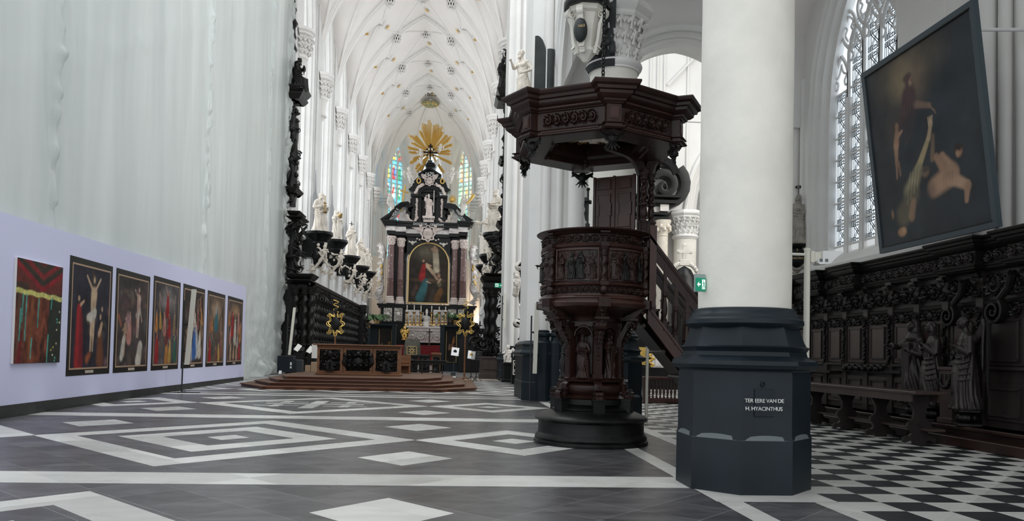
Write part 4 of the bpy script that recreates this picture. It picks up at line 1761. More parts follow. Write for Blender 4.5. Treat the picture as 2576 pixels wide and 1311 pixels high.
  side = d.cross(Vector((0, 0, 1)))
  side = side.normalized() if side.length > .1 else Vector((1, 0, 0))
  g.sph(ha + d * .035, (.033, .038, .03), 8, 6)
  for f_ in range(4):
   o_ = side * (-.027 + .018 * f_)
   L_ = (.075, .088, .084, .066)[f_]
   b_ = ha + d * .055 + o_
   g.tube([b_, b_ + d * L_ * .5 + Vector((0, 0, -.004)), b_ + d * L_ * .8 + Vector((0, 0, -.022))], [.011, .0105, .008], 6)
  g.tube([ha + d * .02 - side * sx * .028, ha + d * .05 - side * sx * .055, ha + d * .08 - side * sx * .06], [.013, .012, .009], 6)
 # feet
 if not seated:
  for sx in (-1, 1):
   g.tube([(sx * .09, -.10, .05), (sx * .11, -.22, .035), (sx * .115, -.30, .025)], [.045, .04, .028], 8)
 if wings:
  for sx in (-1, 1):
   for j in range(9):
    t = j / 8
    p0 = (sx * (.10 + .05 * t) + hx, cy + .13, top - .12 - .10 * t)
    p1 = (sx * (.36 + .04 * math.sin(PI * t)), cy + .20, top + .22 - .30 * t)
    p2 = (sx * (.44 - .12 * t), cy + .17, top - .15 - .75 * (1 - t * .55) * .8)
    g.tube([p0, p1, p2], [.03, .034, .014], 6)
 st = Matrix.Scale(k, 4)
 g.xf(st)
 return g

def statue_mesh(key, mt, voxel=.0125, **kw):
 g = fig_geo(**kw)
 o = g.build(key, mt)
 bake(o, voxel)
 me = o.data
 bpy.data.objects.remove(o)
 me.name = key
 return me

def obj(name, me, parent=None, loc=(0, 0, 0), rz=0.0, s=1.0):
 o = bpy.data.objects.new(name, me)
 COL.objects.link(o)
 o.parent = parent
 o.location = loc
 o.rotation_euler = (0, 0, rz)
 o.scale = (s, s, s)
 return o

def recol(me, mt):
 m2 = me.copy()
 m2.materials.clear()
 m2.materials.append(M[mt])
 return m2

A_BOOK = (((-.28, -.02, 1.08), (-.05, -.28, 1.16)), ((.28, -.02, 1.06), (.10, -.27, 1.10)))
A_RAISE = (((-.33, -.10, 1.30), (-.26, -.22, 1.60)), ((.28, .0, 1.06), (.14, -.24, .98)))
A_PRAY = (((-.27, -.04, 1.10), (-.03, -.26, 1.34)), ((.27, -.04, 1.10), (.03, -.26, 1.34)))
A_REACH = (((-.34, -.14, 1.22), (-.30, -.42, 1.25)), ((.28, -.05, 1.05), (.08, -.24, 1.14)))
A_DOWN = (((-.30, .0, 1.06), (-.26, -.10, .78)), ((.27, -.03, 1.08), (.06, -.22, 1.22)))
MESH = {}

def fm(key, mt='statue', **kw):
 if key not in MESH:
  MESH[key] = statue_mesh(key, mt, **kw)
 return MESH[key]

fm('saint_book', arms=A_BOOK, beard=True, seed=1, scapular=False)
fm('friar', arms=A_REACH, hood=True, hair='none', seed=2, scapular=True, cloak=False, folds=7)
fm('friar_pray', arms=A_PRAY, hood=True, hair='none', seed=3, scapular=True, cloak=False, folds=8, head_turn=-.5, lean=.05)
fm('apostle', arms=A_RAISE, beard=True, seed=4, folds=8, lean=-.03)
fm('lady', arms=A_DOWN, hair='long', seed=5, folds=10)
fm('nude_saint', arms=(((-.32, -.10, 1.22), (-.24, -.34, 1.38)), ((.33, .03, 1.12), (.12, -.22, .98))), nude=True, beard=True, hair='curly', seed=6, lean=-.05, head_turn=-.5)
fm('lady_pray', arms=A_PRAY, hair='long', seed=15, folds=10, lean=.04, head_turn=-.3)
fm('angel', arms=A_DOWN, hair='curly', wings=True, seed=7, folds=9)
fm('seated_king', mt='wood_blk', arms=A_REACH, seated=True, crown=True, beard=True, seed=8)
fm('bishop_bust', mt='statue_w', arms=A_RAISE, beard=True, mitre=True, seed=9)

def cherub_geo(wings=True, seated=True):
 """plump nude child with small wings, seated on a rock when asked, facing -y, 1 m tall"""
 g = G()
 g.lathe([(.06, .30), (.15, .33), (.165, .42), (.14, .52), (.145, .60), (.13, .68), (.06, .73)], 16, sx=1.05, sy=.85)
 hc = (0, -.03, .83)
 g.sph(hc, (.105, .115, .12), 16, 12)
 g.sph((0, -.145, .815), (.016, .02, .018), 6, 5)
 for sx in (-1, 1):
  g.sph((sx * .04, -.125, .845), .016, 6, 5)
  g.sph((sx * .055, -.115, .80), (.032, .03, .03), 6, 5)
  g.tube([(sx * .07, -.10, .87), (sx * .04, -.135, .876)], .010, 5)
  g.tube([(sx * .10, 0, .66), (sx * .19, -.04, .58), (sx * .20, -.14, .52)], [.055, .052, .045], 8)
  g.tube([(sx * .20, -.14, .52), (sx * (.23 if sx < 0 else .08), -.27, .50)], [.045, .03], 8)
  h0 = Vector((sx * (.23 if sx < 0 else .08), -.28, .50))
  for f_ in range(4):
   g.tube([h0 + Vector((-.02 + .014 * f_, 0, 0)), h0 + Vector((-.022 + .015 * f_, -.05, -.012))], .010, 5)
  if seated:
   g.tube([(sx * .08, -.02, .36), (sx * .12, -.24, .36), (sx * .10, -.26, .20), (sx * .10, -.24, .08)], [.085, .075, .058, .04], 10)
   g.tube([(sx * .10, -.22, .05), (sx * .11, -.34, .035)], [.038, .028], 8)
  else:
   g.tube([(sx * .07, 0, .36), (sx * .10, -.04, .20), (sx * .09, .02, .05)], [.085, .065, .04], 10)
   g.tube([(sx * .09, .02, .04), (sx * .10, -.10, .03)], [.036, .026], 8)
  if wings:
   for j in range(7):
    t = j / 6
    g.tube([(sx * .05, .10, .62 - .05 * t), (sx * (.22 + .04 * math.sin(PI * t)), .17, .80 - .16 * t), (sx * (.34 - .10 * t), .20, .66 - .34 * t)], [.025, .028, .014], 6)
 q = random.Random(3)
 for j in range(40):
  a, e = q.uniform(0, 2 * PI), q.uniform(.2, 1.5)
  x, y, z = .108 * math.cos(e) * math.cos(a), .115 * math.cos(e) * math.sin(a) + .01, .12 * math.sin(e)
  if y < -.06 and z < .07:
   continue
  g.sph((hc[0] + x, hc[1] + y, hc[2] + z), .027, 6, 5)
 if seated:
  g.lathe([(.22, 0), (.24, .04), (.20, .12), (.17, .26), (.13, .32)], 10, (0, .05, 0), fn=lambda a, z: 1 + .12 * math.sin(3 * a + z * 9))
 return g

for nm, kw in (('cherub_seated', dict(seated=True)), ('cherub_stand', dict(seated=False)), ('putto', dict(seated=False, wings=False))):
 o = cherub_geo(kw.get('wings', True), kw.get('seated')).build(nm, 'statue_w')
 bake(o, .011)
 MESH[nm] = o.data
 bpy.data.objects.remove(o)

def winged_head(g, c, s, yaw=0.0):
 """cherub head between two small wings, facing -y before turning"""
 st = len(g.v)
 g.sph((0, 0, 0), (.5, .55, .6), 12, 9)
 g.sph((0, -.52, -.05), (.08, .12, .1), 6, 5)
 for sx in (-1, 1):
  g.sph((sx * .2, -.46, .1), .09, 6, 5)
  g.sph((sx * .26, -.40, -.16), .16, 6, 5)
  for j in range(5):
   t = j / 4
   g.tube([(sx * .45, .05, -.15 + .1 * j), (sx * (1.0 + .1 * j), 0, .35 + .12 * j - .15 * t), (sx * (1.5 - .05 * j), .05, .1 + .22 * j)], [.16, .17, .05], 6)
 q = random.Random(9)
 for j in range(26):
  a, e = q.uniform(0, 2 * PI), q.uniform(.15, 1.5)
  x, y, z = .5 * math.cos(e) * math.cos(a), .52 * math.cos(e) * math.sin(a) + .08, .6 * math.sin(e)
  if y < -.25 and z < .3:
   continue
  g.sph((x, y, z), .15, 6, 5)
 g.sph((0, -.05, -.62), (.3, .3, .2), 8, 6)
 g.xf(Matrix.Translation(Vector(c)) @ Matrix.Rotation(yaw, 4, 'Z') @ Matrix.Scale(s, 4), st)
 return g

def twist_col(g, c, z0, z1, r_, turns=4.0, n=14, ecc=.28, plain=.0):
 """barley-sugar column"""
 rs = []
 m_ = int(20 * turns / 2) + 20
 for i in range(m_ + 1):
  t = i / m_
  z = z0 + (z1 - z0) * t
  e = r_ * ecc * min(1, t * 12, (1 - t) * 12)
  if t < plain:
   e = 0
  a = 2 * PI * turns * t
  rr = r_ * (1 - ecc * .35)
  rs.append([(c[0] + e * math.cos(a) + rr * math.cos(2 * PI * k / n), c[1] + e * math.sin(a) + rr * math.sin(2 * PI * k / n), z) for k in range(n)])
 g.rings(rs)
 g.lathe([(r_ * 1.35, z0 - .001), (r_ * 1.35, z0 + r_ * .5), (r_ * 1.1, z0 + r_ * .7), (r_ * 1.2, z0 + r_ * 1.0), (r_ * .9, z0 + r_ * 1.2)], n, (c[0], c[1], 0))
 g.lathe([(r_ * .95, z1 - r_ * 2.2), (r_ * 1.15, z1 - r_ * 2.0), (r_ * .95, z1 - r_ * 1.8), (r_ * 1.1, z1 - r_ * 1.0), (r_ * 1.55, z1 - r_ * .3), (r_ * 1.6, z1)], n, (c[0], c[1], 0),
   fn=lambda a, z: 1 + .08 * math.cos(8 * a))

def volute(g, c, r_, w, axis_u, axis_v, turns=1.9, n=34, th=.22, flip=1, start=0.0):
 """spiral scroll in the plane of axis_u, axis_v, thickness w across it"""
 u, v = Vector(axis_u).normalized(), Vector(axis_v).normalized()
 nrm = u.cross(v)
 pts, rr = [], []
 for i in range(n):
  t = i / (n - 1)
  a = start + flip * 2 * PI * turns * t
  q = r_ * (1 - t) ** 1.0 * .9 + r_ * .06
  pts.append(Vector(c) + u * q * math.cos(a) + v * q * math.sin(a))
  rr.append(r_ * th * (1 - .6 * t))
 rs = []
 for i, p in enumerate(pts):
  t = (pts[min(i + 1, n - 1)] - pts[max(i - 1, 0)]).normalized()
  x = t.cross(nrm).normalized()
  h2 = rr[i]
  rs.append([p + x * h2 * .5 + nrm * w / 2, p + x * h2 * .1 + nrm * w / 2 * 1.05, p - x * h2 * .5 + nrm * w / 2, p - x * h2 * .5 - nrm * w / 2, p - x * h2 * .1 - nrm * w / 2 * 1.05, p + x * h2 * .5 - nrm * w / 2])
 g.rings(rs)
 g.sph(c, r_ * .16, 8, 6)
 return g

def scrolls(g, F, w, h, amp, n=None, seed=0, r_=None):
 """rinceau of leafy spirals; F(u, v, d) maps panel coordinates to points"""
 n = n or max(1, int(round(w / h * .95)))
 q = random.Random(seed)
 cw = w / n
 r_ = r_ or h * .05
 R_ = min(cw, h) * .40
 for k in range(n):
  cx, s = (k + .5) * cw, (1 if k % 2 else -1)
  pts, rr = [], []
  for i in range(26):
   t = i / 25
   a = (PI if True else 0) + s * 2 * PI * 1.7 * t
   q_ = R_ * (1 - t) + R_ * .12
   pts.append(F(cx + q_ * math.cos(a), h / 2 + q_ * math.sin(a), amp * (.35 + .5 * t)))
   rr.append(r_ * (1.25 - .5 * t))
  g.tube(pts, rr, 6)
  g.sph(F(cx, h / 2, amp * .9), r_ * 2.3, 8, 6)
  g.tube([F(cx - R_, h / 2, amp * .4), F(cx - R_ * 1.1, h / 2 + s * R_ * .7, amp * .5), F(cx - cw * .5, h * (.5 + .36 * s), amp * .5), F(cx - cw * .62, h * (.5 + .2 * s), amp * .3)], [r_, r_, r_ * .9, r_ * .6], 6)
  for j in range(11):
   a = 2 * PI * j / 11 + q.uniform(-.15, .15)
   u0, v0 = cx + R_ * math.cos(a), h / 2 + R_ * math.sin(a)
   a2 = a + .7 * s
   L_ = min(cw, h) * q.uniform(.12, .19)
   u1, v1 = u0 + L_ * math.cos(a2), min(max(v0 + L_ * math.sin(a2), h * .03), h * .97)
   g.tube([F(u0, v0, amp * .4), F((u0 + u1) / 2, (v0 + v1) / 2, amp * .9), F(u1, v1, amp * .45)], [r_ * .8, r_ * 1.5, r_ * .3], 5)

def plane_map(o, u, v):
 o, u, v = Vector(o), Vector(u).normalized(), Vector(v).normalized()
 n = u.cross(v)
 return lambda a, b, d: o + u * a + v * b + n * d

def cyl_map(r_, a0, z0):
 return lambda a, b, d: Vector(((r_ + d) * math.cos(a0 + a / r_), (r_ + d) * math.sin(a0 + a / r_), z0 + b))

def leafspray(g, c, s, nrm, up=(0, 0, 1), n=7, seed=0):
 """cluster of acanthus-like lobes"""
 q = random.Random(seed)
 nr, up = Vector(nrm).normalized(), Vector(up).normalized()
 sd = up.cross(nr).normalized()
 c = Vector(c)
 for i in range(n):
  a = (i - (n - 1) / 2) * (2.2 / n)
  tip = c + (up * math.cos(a) + sd * math.sin(a)) * s + nr * s * .25
  mid = c + (up * math.cos(a) + sd * math.sin(a)) * s * .55 + nr * s * .22
  g.tube([c, mid, tip], [s * .10, s * .14, s * .03], 6)
  g.sph(tip, s * .08, 5, 4)
 return g

# ================================================================== PULPIT
PX, PY = 2.12, 11.4

def hexp(r_, off=0.0, cnt=6):
 """hexagon corner points, one corner towards the camera"""
 return [(r_ * math.sin(PI / 3 * k + off), -r_ * math.cos(PI / 3 * k + off)) for k in range(cnt)]

def pdir(a):
 return Vector((math.sin(a), -math.cos(a), 0))

def hexpath(R_, wb, proj):
 """plan outline of the canopy: a hexagon with a small block breaking forward at each corner"""
 pts = []
 hp = hexp(R_)
 for k in range(6):
  p, prv, nx = Vector((*hp[k], 0)), Vector((*hp[k - 1], 0)), Vector((*hp[(k + 1) % 6], 0))
  a = PI / 3 * k
  n = pdir(a)
  t = Vector((math.cos(a), math.sin(a), 0))
  d = proj
  q1, q2 = p + n * d - t * wb, p + n * d + t * wb
  e1 = p + (prv - p).normalized() * wb * 1.25
  e2 = p + (nx - p).normalized() * wb * 1.25
  pts += [(e1.x, e1.y), (q1.x, q1.y), (q2.x, q2.y), (e2.x, e2.y)]
 return pts

def pulpit():
 o = thing('pulpit', 'large carved dark wood pulpit on a round black stone foot, with sounding board and stair', 'pulpit', (PX, PY, 0))
 # stone foot
 g = G()
 g.lathe([(.845, 0), (.85, .03), (.845, .055), (.825, .065), (.835, .09), (.82, .125), (.795, .15), (.785, .165), (.785, .325), (.80, .335), (.83, .345), (.84, .37), (.825, .395), (.77, .425), (.68, .465), (.62, .475), (.6, .485)], 72)
 g.build('stone_foot', 'bstone', o, ang=40)
 g = G()
 g.lathe([(.60, .48), (.60, .52), (.57, .53), (.58, .56), (.56, .59), (.50, .62), (.47, .66), (.46, .70), (.50, .71), (.50, .86)], 48)
 for k in range(6):
  a = PI / 3 * k
  c = pdir(a) * .53
  g.obox((c.x, c.y, .665), (.17, .19, .37), a)
  g.obox((c.x, c.y, .86), (.19, .22, .04), a)
 g.build('plinth', 'bstone', o)
 # bulbous zone with acanthus feet
 g = G()
 g.lathe([(.47, .86), (.49, .88), (.44, .91), (.42, .93), (.46, .97), (.485, 1.03), (.475, 1.09), (.43, 1.13), (.40, 1.145), (.49, 1.155), (.50, 1.175), (.47, 1.19), (.40, 1.2)], 48)
 g.build('bulb', 'wood', o)
 for k in range(6):
  g = G()
  a = PI / 3 * k
  n = pdir(a)
  t = Vector((math.cos(a), math.sin(a), 0))
  z = Vector((0, 0, 1))
  volute(g, tuple(n * .60 + z * .96), .075, .11, n, z, flip=1, start=1.2)
  g.ribbon([n * .44 + z * 1.15, n * .50 + z * 1.10, n * .51 + z * 1.0, n * .50 + z * .92, n * .56 + z * .885, n * .64 + z * .89], [(-.05, -.02), (.05, -.02), (.06, .03), (0, .045), (-.06, .03)], up=lambda i: n if i < 4 else z)
  for j in range(3):
   leafspray(g, n * (.50 + .02 * j) + z * (1.10 - .075 * j), .10, n, -z, 5, j)
  g.build('scroll_foot', 'wood', o)
 # core with six niches
 g = G()
 g.lathe([(.30, 1.18), (.30, 1.98)], 24)
 pts = hexp(.47)
 for k in range(6):
  a = PI / 3 * k
  c = pdir(a) * .415
  g.obox((c.x, c.y, 1.58), (.125, .10, .78), a)
  g.obox((c.x, c.y, 1.235), (.15, .13, .06), a)
  g.obox((c.x, c.y, 1.945), (.15, .13, .05), a)
  n = pdir(a)
  # panel of hanging ornament
  for j in range(7):
   p = n * .470 + Vector((0, 0, 1.80 - j * .055))
   g.sph((p.x, p.y, p.z), (.022 + .008 * (j % 2), .022 + .008 * (j % 2), .02), 6, 5)
  p = n * .47
  g.obox((p.x, p.y, 1.56), (.09, .008, .60), a)
  # niche arch between pilasters
  am = a + PI / 6
  nm, tm = pdir(am), Vector((math.cos(am), math.sin(am), 0))
  arc = []
  for i in range(13):
   b = PI * i / 12
   arc.append(nm * .39 + tm * .135 * math.cos(b) + Vector((0, 0, 1.80 + .13 * math.sin(b))))
  g.tube(arc, .016, 6)
  for r2 in (.105,):
   for i in range(1, 12):
    b = PI * i / 12
    g.tube([nm * .31 + Vector((0, 0, 1.80)), nm * .375 + tm * r2 * math.cos(b) + Vector((0, 0, 1.80 + r2 * math.sin(b)))], [.006, .012], 4)
 g.prism(hexp(.45), 1.93, 1.985)
 g.mould([(0, 1.17), (.03, 1.18), (.045, 1.20), (.03, 1.215), (0, 1.225)], hexp(.46), True)
 g.build('core', 'wood', o)
 keys = [('saint_book', -.52), ('friar', .52), ('apostle', -1.57), ('lady', 1.57), ('friar_pray', 2.6), ('saint_book', -2.6)]
 for i, (kk, a) in enumerate(keys):
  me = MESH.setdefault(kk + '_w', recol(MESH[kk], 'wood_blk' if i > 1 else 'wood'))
  n = pdir(a)
  s = obj('carved_saint', me, o, (n.x * .385, n.y * .385, .96), a, .365)
  s['label'] = 'carved wooden saint standing in a niche of the pulpit stem'
 # scroll brackets under the drum
 for k in range(6):
  a = PI / 3 * k
  n = pdir(a)
  z = Vector((0, 0, 1))
  g = G()
  volute(g, tuple(n * .60 + z * 1.93), .07, .15, n, z, flip=-1, start=2.0)
  g.ribbon([n * .42 + z * 1.62, n * .445 + z * 1.75, n * .50 + z * 1.86, n * .60 + z * 2.0], [(-.065, -.03), (.065, -.03), (.055, .03), (0, .04), (-.055, .03)], up=lambda i: n)
  for j in range(4):
   leafspray(g, n * (.45 + .035 * j) + z * (1.70 + .06 * j), .085, n, -z, 5, j)
  g.obox(tuple(n * .60 + z * 2.01), (.20, .26, .03), a)
  # herm head and garland bracket above
  pts = [n * .56 + z * 2.03, n * .66 + z * 2.10, n * .72 + z * 2.22, n * .78 + z * 2.30]
  g.ribbon(pts, [(-.07, -.06), (.07, -.06), (.06, .05), (0, .07), (-.06, .05)], up=lambda i: n)
  c = n * .755 + z * 2.18
  g.sph(tuple(c), (.05, .05, .065), 10, 8)
  g.tube([c + n * .045 + z * .01, c + n * .062 - z * .012], [.01, .012], 5)
  for j in range(8):
   b = 2 * PI * j / 8
   g.sph(tuple(c + Vector((.045 * math.cos(b), .045 * math.sin(b), .045))), .018, 5, 4)
  for j in range(3):
   leafspray(g, n * (.70 - .03 * j) + z * (2.13 - .05 * j), .10, n, -z, 5, j + 4)
  g.build('bracket', 'wood', o)
 # bowl and drum
 g = G()
 g.lathe([(.42, 1.98), (.44, 2.02), (.50, 2.07), (.62, 2.15), (.72, 2.22), (.76, 2.26)], 96, fn=lambda a, z: 1 + (.012 * math.cos(a * 60) if 2.03 < z < 2.24 else 0))
 g.build('gadrooned_bowl', 'wood', o)
 g = G()
 g.lathe([(.76, 2.25), (.80, 2.26), (.835, 2.285), (.845, 2.31), (.83, 2.335), (.80, 2.345), (.80, 2.36), (.815, 2.375), (.80, 2.40), (.775, 2.41), (.77, 2.43)], 72)
 g.lathe([(.76, 2.52), (.79, 2.53), (.80, 2.545), (.785, 2.56), (.765, 2.565)], 72)
 g.lathe([(.755, 2.90), (.775, 2.91), (.785, 2.925), (.79, 2.945), (.775, 2.96), (.755, 2.965)], 72)
 g.build('moulding', 'wood_red', o)
 g = G()
 g.lathe([(.74, 2.40), (.745, 2.55), (.745, 2.9), (.74, 3.12)], 72)
 g.lathe([(.72, 3.12), (.76, 3.125), (.785, 3.145), (.80, 3.16), (.84, 3.175), (.86, 3.19), (.865, 3.205), (.855, 3.215), (.80, 3.22), (.72, 3.22), (.70, 3.21)], 72)
 g.build('drum', 'wood', o, ang=30)
 scen = [[(.16, .05, .97, .0), (.36, .03, .66, -.02), (.72, .12, .88, .02), (.80, .30, .60, 0)],
   [(.12, .03, .99, .02), (.36, .03, .95, .03), (.58, .03, .82, .02), (.84, .03, .93, 0), (.25, .05, .5, 0)],
   [(.2, .03, .9, .02), (.5, .03, .95, .03), (.8, .03, .8, .02)]]
 for k in (-2, -1, 0, 1):
  a0 = PI / 3 * k - PI / 2
  s = .12
  g = G()
  relief_cyl(g, (0, 0), .748, a0 + s, a0 + PI / 3 - s, 2.60, 2.865, .014, h_rough, .012, k)
  g.build('relief_panel', 'wood', o)
  for j in range(4):
   b = a0 + s + (PI / 3 - 2 * s) * (j + .5 + (.12 if j % 2 else -.1)) / 4
   kk = ('friar_w', 'apostle_w', 'saint_book_w', 'lady_w', 'friar_pray_w')[(k * 3 + j) % 5]
   sc_ = (.205, .215, .16, .21)[(j + k) % 4]
   fo = obj('relief_figure', MESH[kk], o, (.752 * math.cos(b), .752 * math.sin(b), 2.372), b + PI / 2 + (.5 if j % 2 else -.4), sc_)
   fo.scale = (sc_ * 1.25, sc_ * 1.0, sc_)
  g = G()
  scrolls(g, cyl_map(.748, a0 + s * .7, 2.975), (PI / 3 - 1.4 * s) * .748, .135, .034, 5, k, .0075)
  scrolls(g, cyl_map(.765, a0 + s * .5, 2.435), (PI / 3 - s) * .765, .085, .022, 9, k + 3, .005)
  g.build('carved_frieze', 'wood', o)
  g = G()                                              # raised frame
  for (r1, z0, z1) in ((.772, 2.585, 2.605), (.772, 2.865, 2.885)):
   g.grid(np.array([[(r1 * math.cos(b), r1 * math.sin(b), z) for z in (z0, z1)] for b in np.linspace(a0 + s * .75, a0 + PI / 3 - s * .75, 14)]))
  for b in (a0 + s * .8, a0 + PI / 3 - s * .8):
   g.tube([(.762 * math.cos(b), .762 * math.sin(b), 2.58), (.762 * math.cos(b), .762 * math.sin(b), 2.89)], .014, 6)
  g.build('frame', 'wood_red', o)
 for k in range(6):
  a = PI / 3 * k
  n = pdir(a)
  g = G()
  c = n * .79
  twist_col(g, (c.x, c.y), 2.58, 2.90, .042, 3.2, 14, .2)
  g.obox((c.x, c.y, 2.935), (.12, .10, .06), a)
  g.obox((c.x, c.y, 2.55), (.12, .11, .05), a)
  c = n * .80
  g.sph((c.x, c.y, 2.48), (.06, .06, .055), 10, 7)
  c2 = n * .83
  g.obox((c2.x, c2.y, 2.31), (.17, .12, .12), a)
  # consoles over the columns
  for j in range(3):
   leafspray(g, n * .775 + Vector((0, 0, 3.09 - .045 * j)), .07, n, (0, 0, -1), 5, j)
  volute(g, tuple(n * .80 + Vector((0, 0, 3.10))), .03, .11, n, (0, 0, 1))
  g.obox((n.x * .80, n.y * .80, 3.14), (.14, .09, .03), a)
  g.build('corner_column', 'wood', o)
 g = G()
 g.lathe([(.02, 2.32), (.72, 2.32)], 24)
 g.build('inner_floor', 'wood', o)
 # ---- back board and twisted posts
 p1, p2 = Vector((.70, .38, 0)), Vector((.14, .74, 0))
 g = G()
 d = (p2 - p1).normalized()
 nb = Vector((d.y, -d.x, 0))
 if nb.y > 0:
  nb = -nb
 ang = math.atan2(d.y, d.x)
 m_ = (p1 + p2) / 2
 L_ = (p2 - p1).length
 g.obox((m_.x, m_.y, 3.62), (L_, .05, 1.04), ang)
 for s in (-.25, .25):
  c = m_ + d * L_ * s + nb * .03
  for (zz, hh, ww) in ((4.02, .14, .20), (3.60, .52, .20), (3.25, .12, .20)):
   g.obox((c.x, c.y, zz), (ww, .02, hh), ang)
   for q in (-1, 1):
    g.obox((c.x + nb.x * .012, c.y + nb.y * .012, zz + q * hh / 2), (ww + .03, .02, .016), ang)
    cc = c + d * q * ww / 2 + nb * .012
    g.obox((cc.x, cc.y, zz), (.016, .02, hh), ang)
  for q in (-1, 1):
   cc = c + d * q * (.10) + nb * .016
   g.obox((cc.x, cc.y, 3.62), (.05, .02, .20), ang)
 for q in (-.5, 0, .5):
  c = m_ + d * L_ * q + nb * .02
  g.obox((c.x, c.y, 3.62), (.035, .05, 1.06), ang)
 g.build('back_board', 'wood_red', o, ang=20)
 cs = [at(1619, 545, Y=PY + .33), at(1637, 545, Y=PY + .43)]
 for c in cs:
  g = G()
  x, y = c.x - PX, c.y - PY
  g.obox((x, y, 3.21), (.105, .10, .36), .3)
  g.obox((x, y, 3.40), (.12, .12, .03), .3)
  g.lathe([(.042, 3.41), (.046, 3.44), (.034, 3.46), (.05, 3.50), (.054, 3.58), (.045, 3.63), (.04, 3.64), (.052, 3.66), (.035, 3.68)], 14, (x, y, 0))
  twist_col(g, (x, y), 3.66, 4.16, .052, 3.0, 14, .22)
  g.obox((x, y, 4.19), (.11, .11, .05), .3)
  g.build('twisted_post', 'wood', o)
 x, y = cs[0].x - PX + .04, cs[0].y - PY + .08
 g = G()
 g.obox((x - .09, y + .03, 3.72), (.05, .05, .92), .3)
 # spreading brackets up to the canopy
 for (tx, ty) in ((-.62, -.10), (.42, -.25), (.05, .55)):
  pts = [Vector((x, y, 4.18)), Vector((x + tx * .12, y + ty * .12, 4.36)), Vector((x + tx * .4, y + ty * .4, 4.52)), Vector((x + tx, y + ty, 4.62))]
  g.ribbon(smooth(pts, 6), [(-.05, -.13), (.05, -.13), (.06, .0), (.03, .03), (-.03, .03), (-.06, .0)], up=(0, 0, 1))
  volute(g, tuple(pts[-1] + Vector((0, 0, -.06))), .06, .12, Vector((tx, ty, 0)), (0, 0, 1), flip=-1)
  volute(g, tuple(pts[0] + Vector((tx * .1, ty * .1, .02))), .04, .12, Vector((tx, ty, 0)), (0, 0, 1))
 g.build('canopy_bracket', 'wood', o)
 # ---- sounding board
 g = G()
 path = hexpath(1.24, .10, .05)
 g.mould([(0, 4.27), (.03, 4.275), (.055, 4.30), (.05, 4.325), (.02, 4.335), (.02, 4.375), (.045, 4.385), (.05, 4.40), (.02, 4.41), (.0, 4.415), (0, 4.60), (.02, 4.605), (.03, 4.62), (.05, 4.63),
   (.06, 4.655), (.09, 4.665), (.13, 4.70), (.135, 4.735), (.17, 4.745), (.18, 4.78), (.22, 4.80), (.235, 4.83), (.23, 4.85), (.0, 4.90), (-.5, 4.93)], path, True)
 g.mould([(.04, 4.271), (-.34, 4.27), (-.36, 4.30), (-.36, 4.38), (-.40, 4.40), (-.44, 4.40), (-.46, 4.44), (-.46, 4.56)], hexp(1.24), True)
 g.prism(hexp(1.15), 4.56, 4.60)
 g.prism(hexp(1.2), 4.90, 4.95)
 g.build('sounding_board', 'wood', o, ang=24)
 hp = hexp(1.24)
 for k in range(6):
  a = PI / 3 * k
  n = pdir(a)
  p, q = Vector((*hp[k], 0)), Vector((*hp[(k + 1) % 6], 0))
  d = (q - p).normalized()
  out = Vector((d.y, -d.x, 0))
  if out.dot(p + q) < 0:
   out = -out
  ww = (q - p).length - .46
  st = p + d * .23 + out * .006
  g = G()
  uu = d if d.cross(Vector((0, 0, 1))).dot(out) > 0 else -d
  s0 = st if uu.dot(d) > 0 else st + d * ww
  if k in (0, 5, 1, 4):
   scrolls(g, plane_map((s0.x, s0.y, 4.425), uu, (0, 0, 1)), ww, .17, .05, 6, k, .0105)
  else:
   relief(g, (s0.x, s0.y, 4.425), uu, (0, 0, 1), ww, .17, .05, h_rough, .03, k)
  g.build('scroll_frieze', 'wood', o)
  g = G()
  nd = 34
  for j in range(nd):
   c = p + d * (.20 + ((q - p).length - .40) * (j + .5) / nd) + out * .034
   g.obox((c.x, c.y, 4.354), (.018, .028, .032), math.atan2(d.y, d.x))
  nd = 56
  for j in range(nd):
   c = p + d * (.16 + ((q - p).length - .32) * (j + .5) / nd) + out * .066
   g.obox((c.x, c.y, 4.645), (.012, .016, .018), math.atan2(d.y, d.x))
  g.build('dentils', 'wood_red', o)
  g = G()
  c = n * 1.295
  g.obox((c.x, c.y, 4.51), (.12, .012, .12), a)
  g.obox((c.x * 1.004, c.y * 1.004, 4.51), (.085, .012, .085), a)
  g.build('corner_panel', 'wood_red', o, ang=20)
  g = G()
  c = n * 1.18
  winged_head(g, (c.x, c.y, 4.16), .125, a)
  leafspray(g, (n.x * 1.16, n.y * 1.16, 4.13), .13, n, (0, 0, -1), 5, k)
  g.build('winged_head', 'wood_blk', o)
  # inner coffer ribs and drops
  g = G()
  g.tube([n * .62 + Vector((0, 0, 4.52)), n * 1.0 + Vector((0, 0, 4.42))], .04, 6)
  g.lathe([(.05, 0), (.07, -.05), (.04, -.09), (.055, -.13), (.01, -.20)], 10, (n.x * .82, n.y * .82, 4.44))
  am = a + PI / 6
  c = pdir(am) * .90
  g.obox((c.x, c.y, 4.535), (.5, .20, .03), am)
  g.obox((c.x, c.y, 4.53), (.4, .12, .05), am)
  g.build('coffer', 'wood', o, ang=20)
 g = G()
 q = random.Random(2)
 for j in range(60):
  a = 2 * PI * j / 60
  L_ = .36 + q.uniform(0, .24)
  n, t = pdir(a), Vector((math.cos(a), math.sin(a), 0))
  z = Vector((0, 0, 4.545))
  g.add([n * .08 - t * .012 + z, n * .08 + t * .012 + z, n * L_ + t * .004 + z, n * L_ - t * .004 + z, n * .2 + Vector((0, 0, 4.53))], [(0, 4, 3), (4, 1, 2), (4, 2, 3), (0, 1, 4)])
 g.build('gilt_rays', 'goldmatte', o)
 g = G()
 g.sph((0, 0, 4.51), (.10, .06, .035), 10, 7)
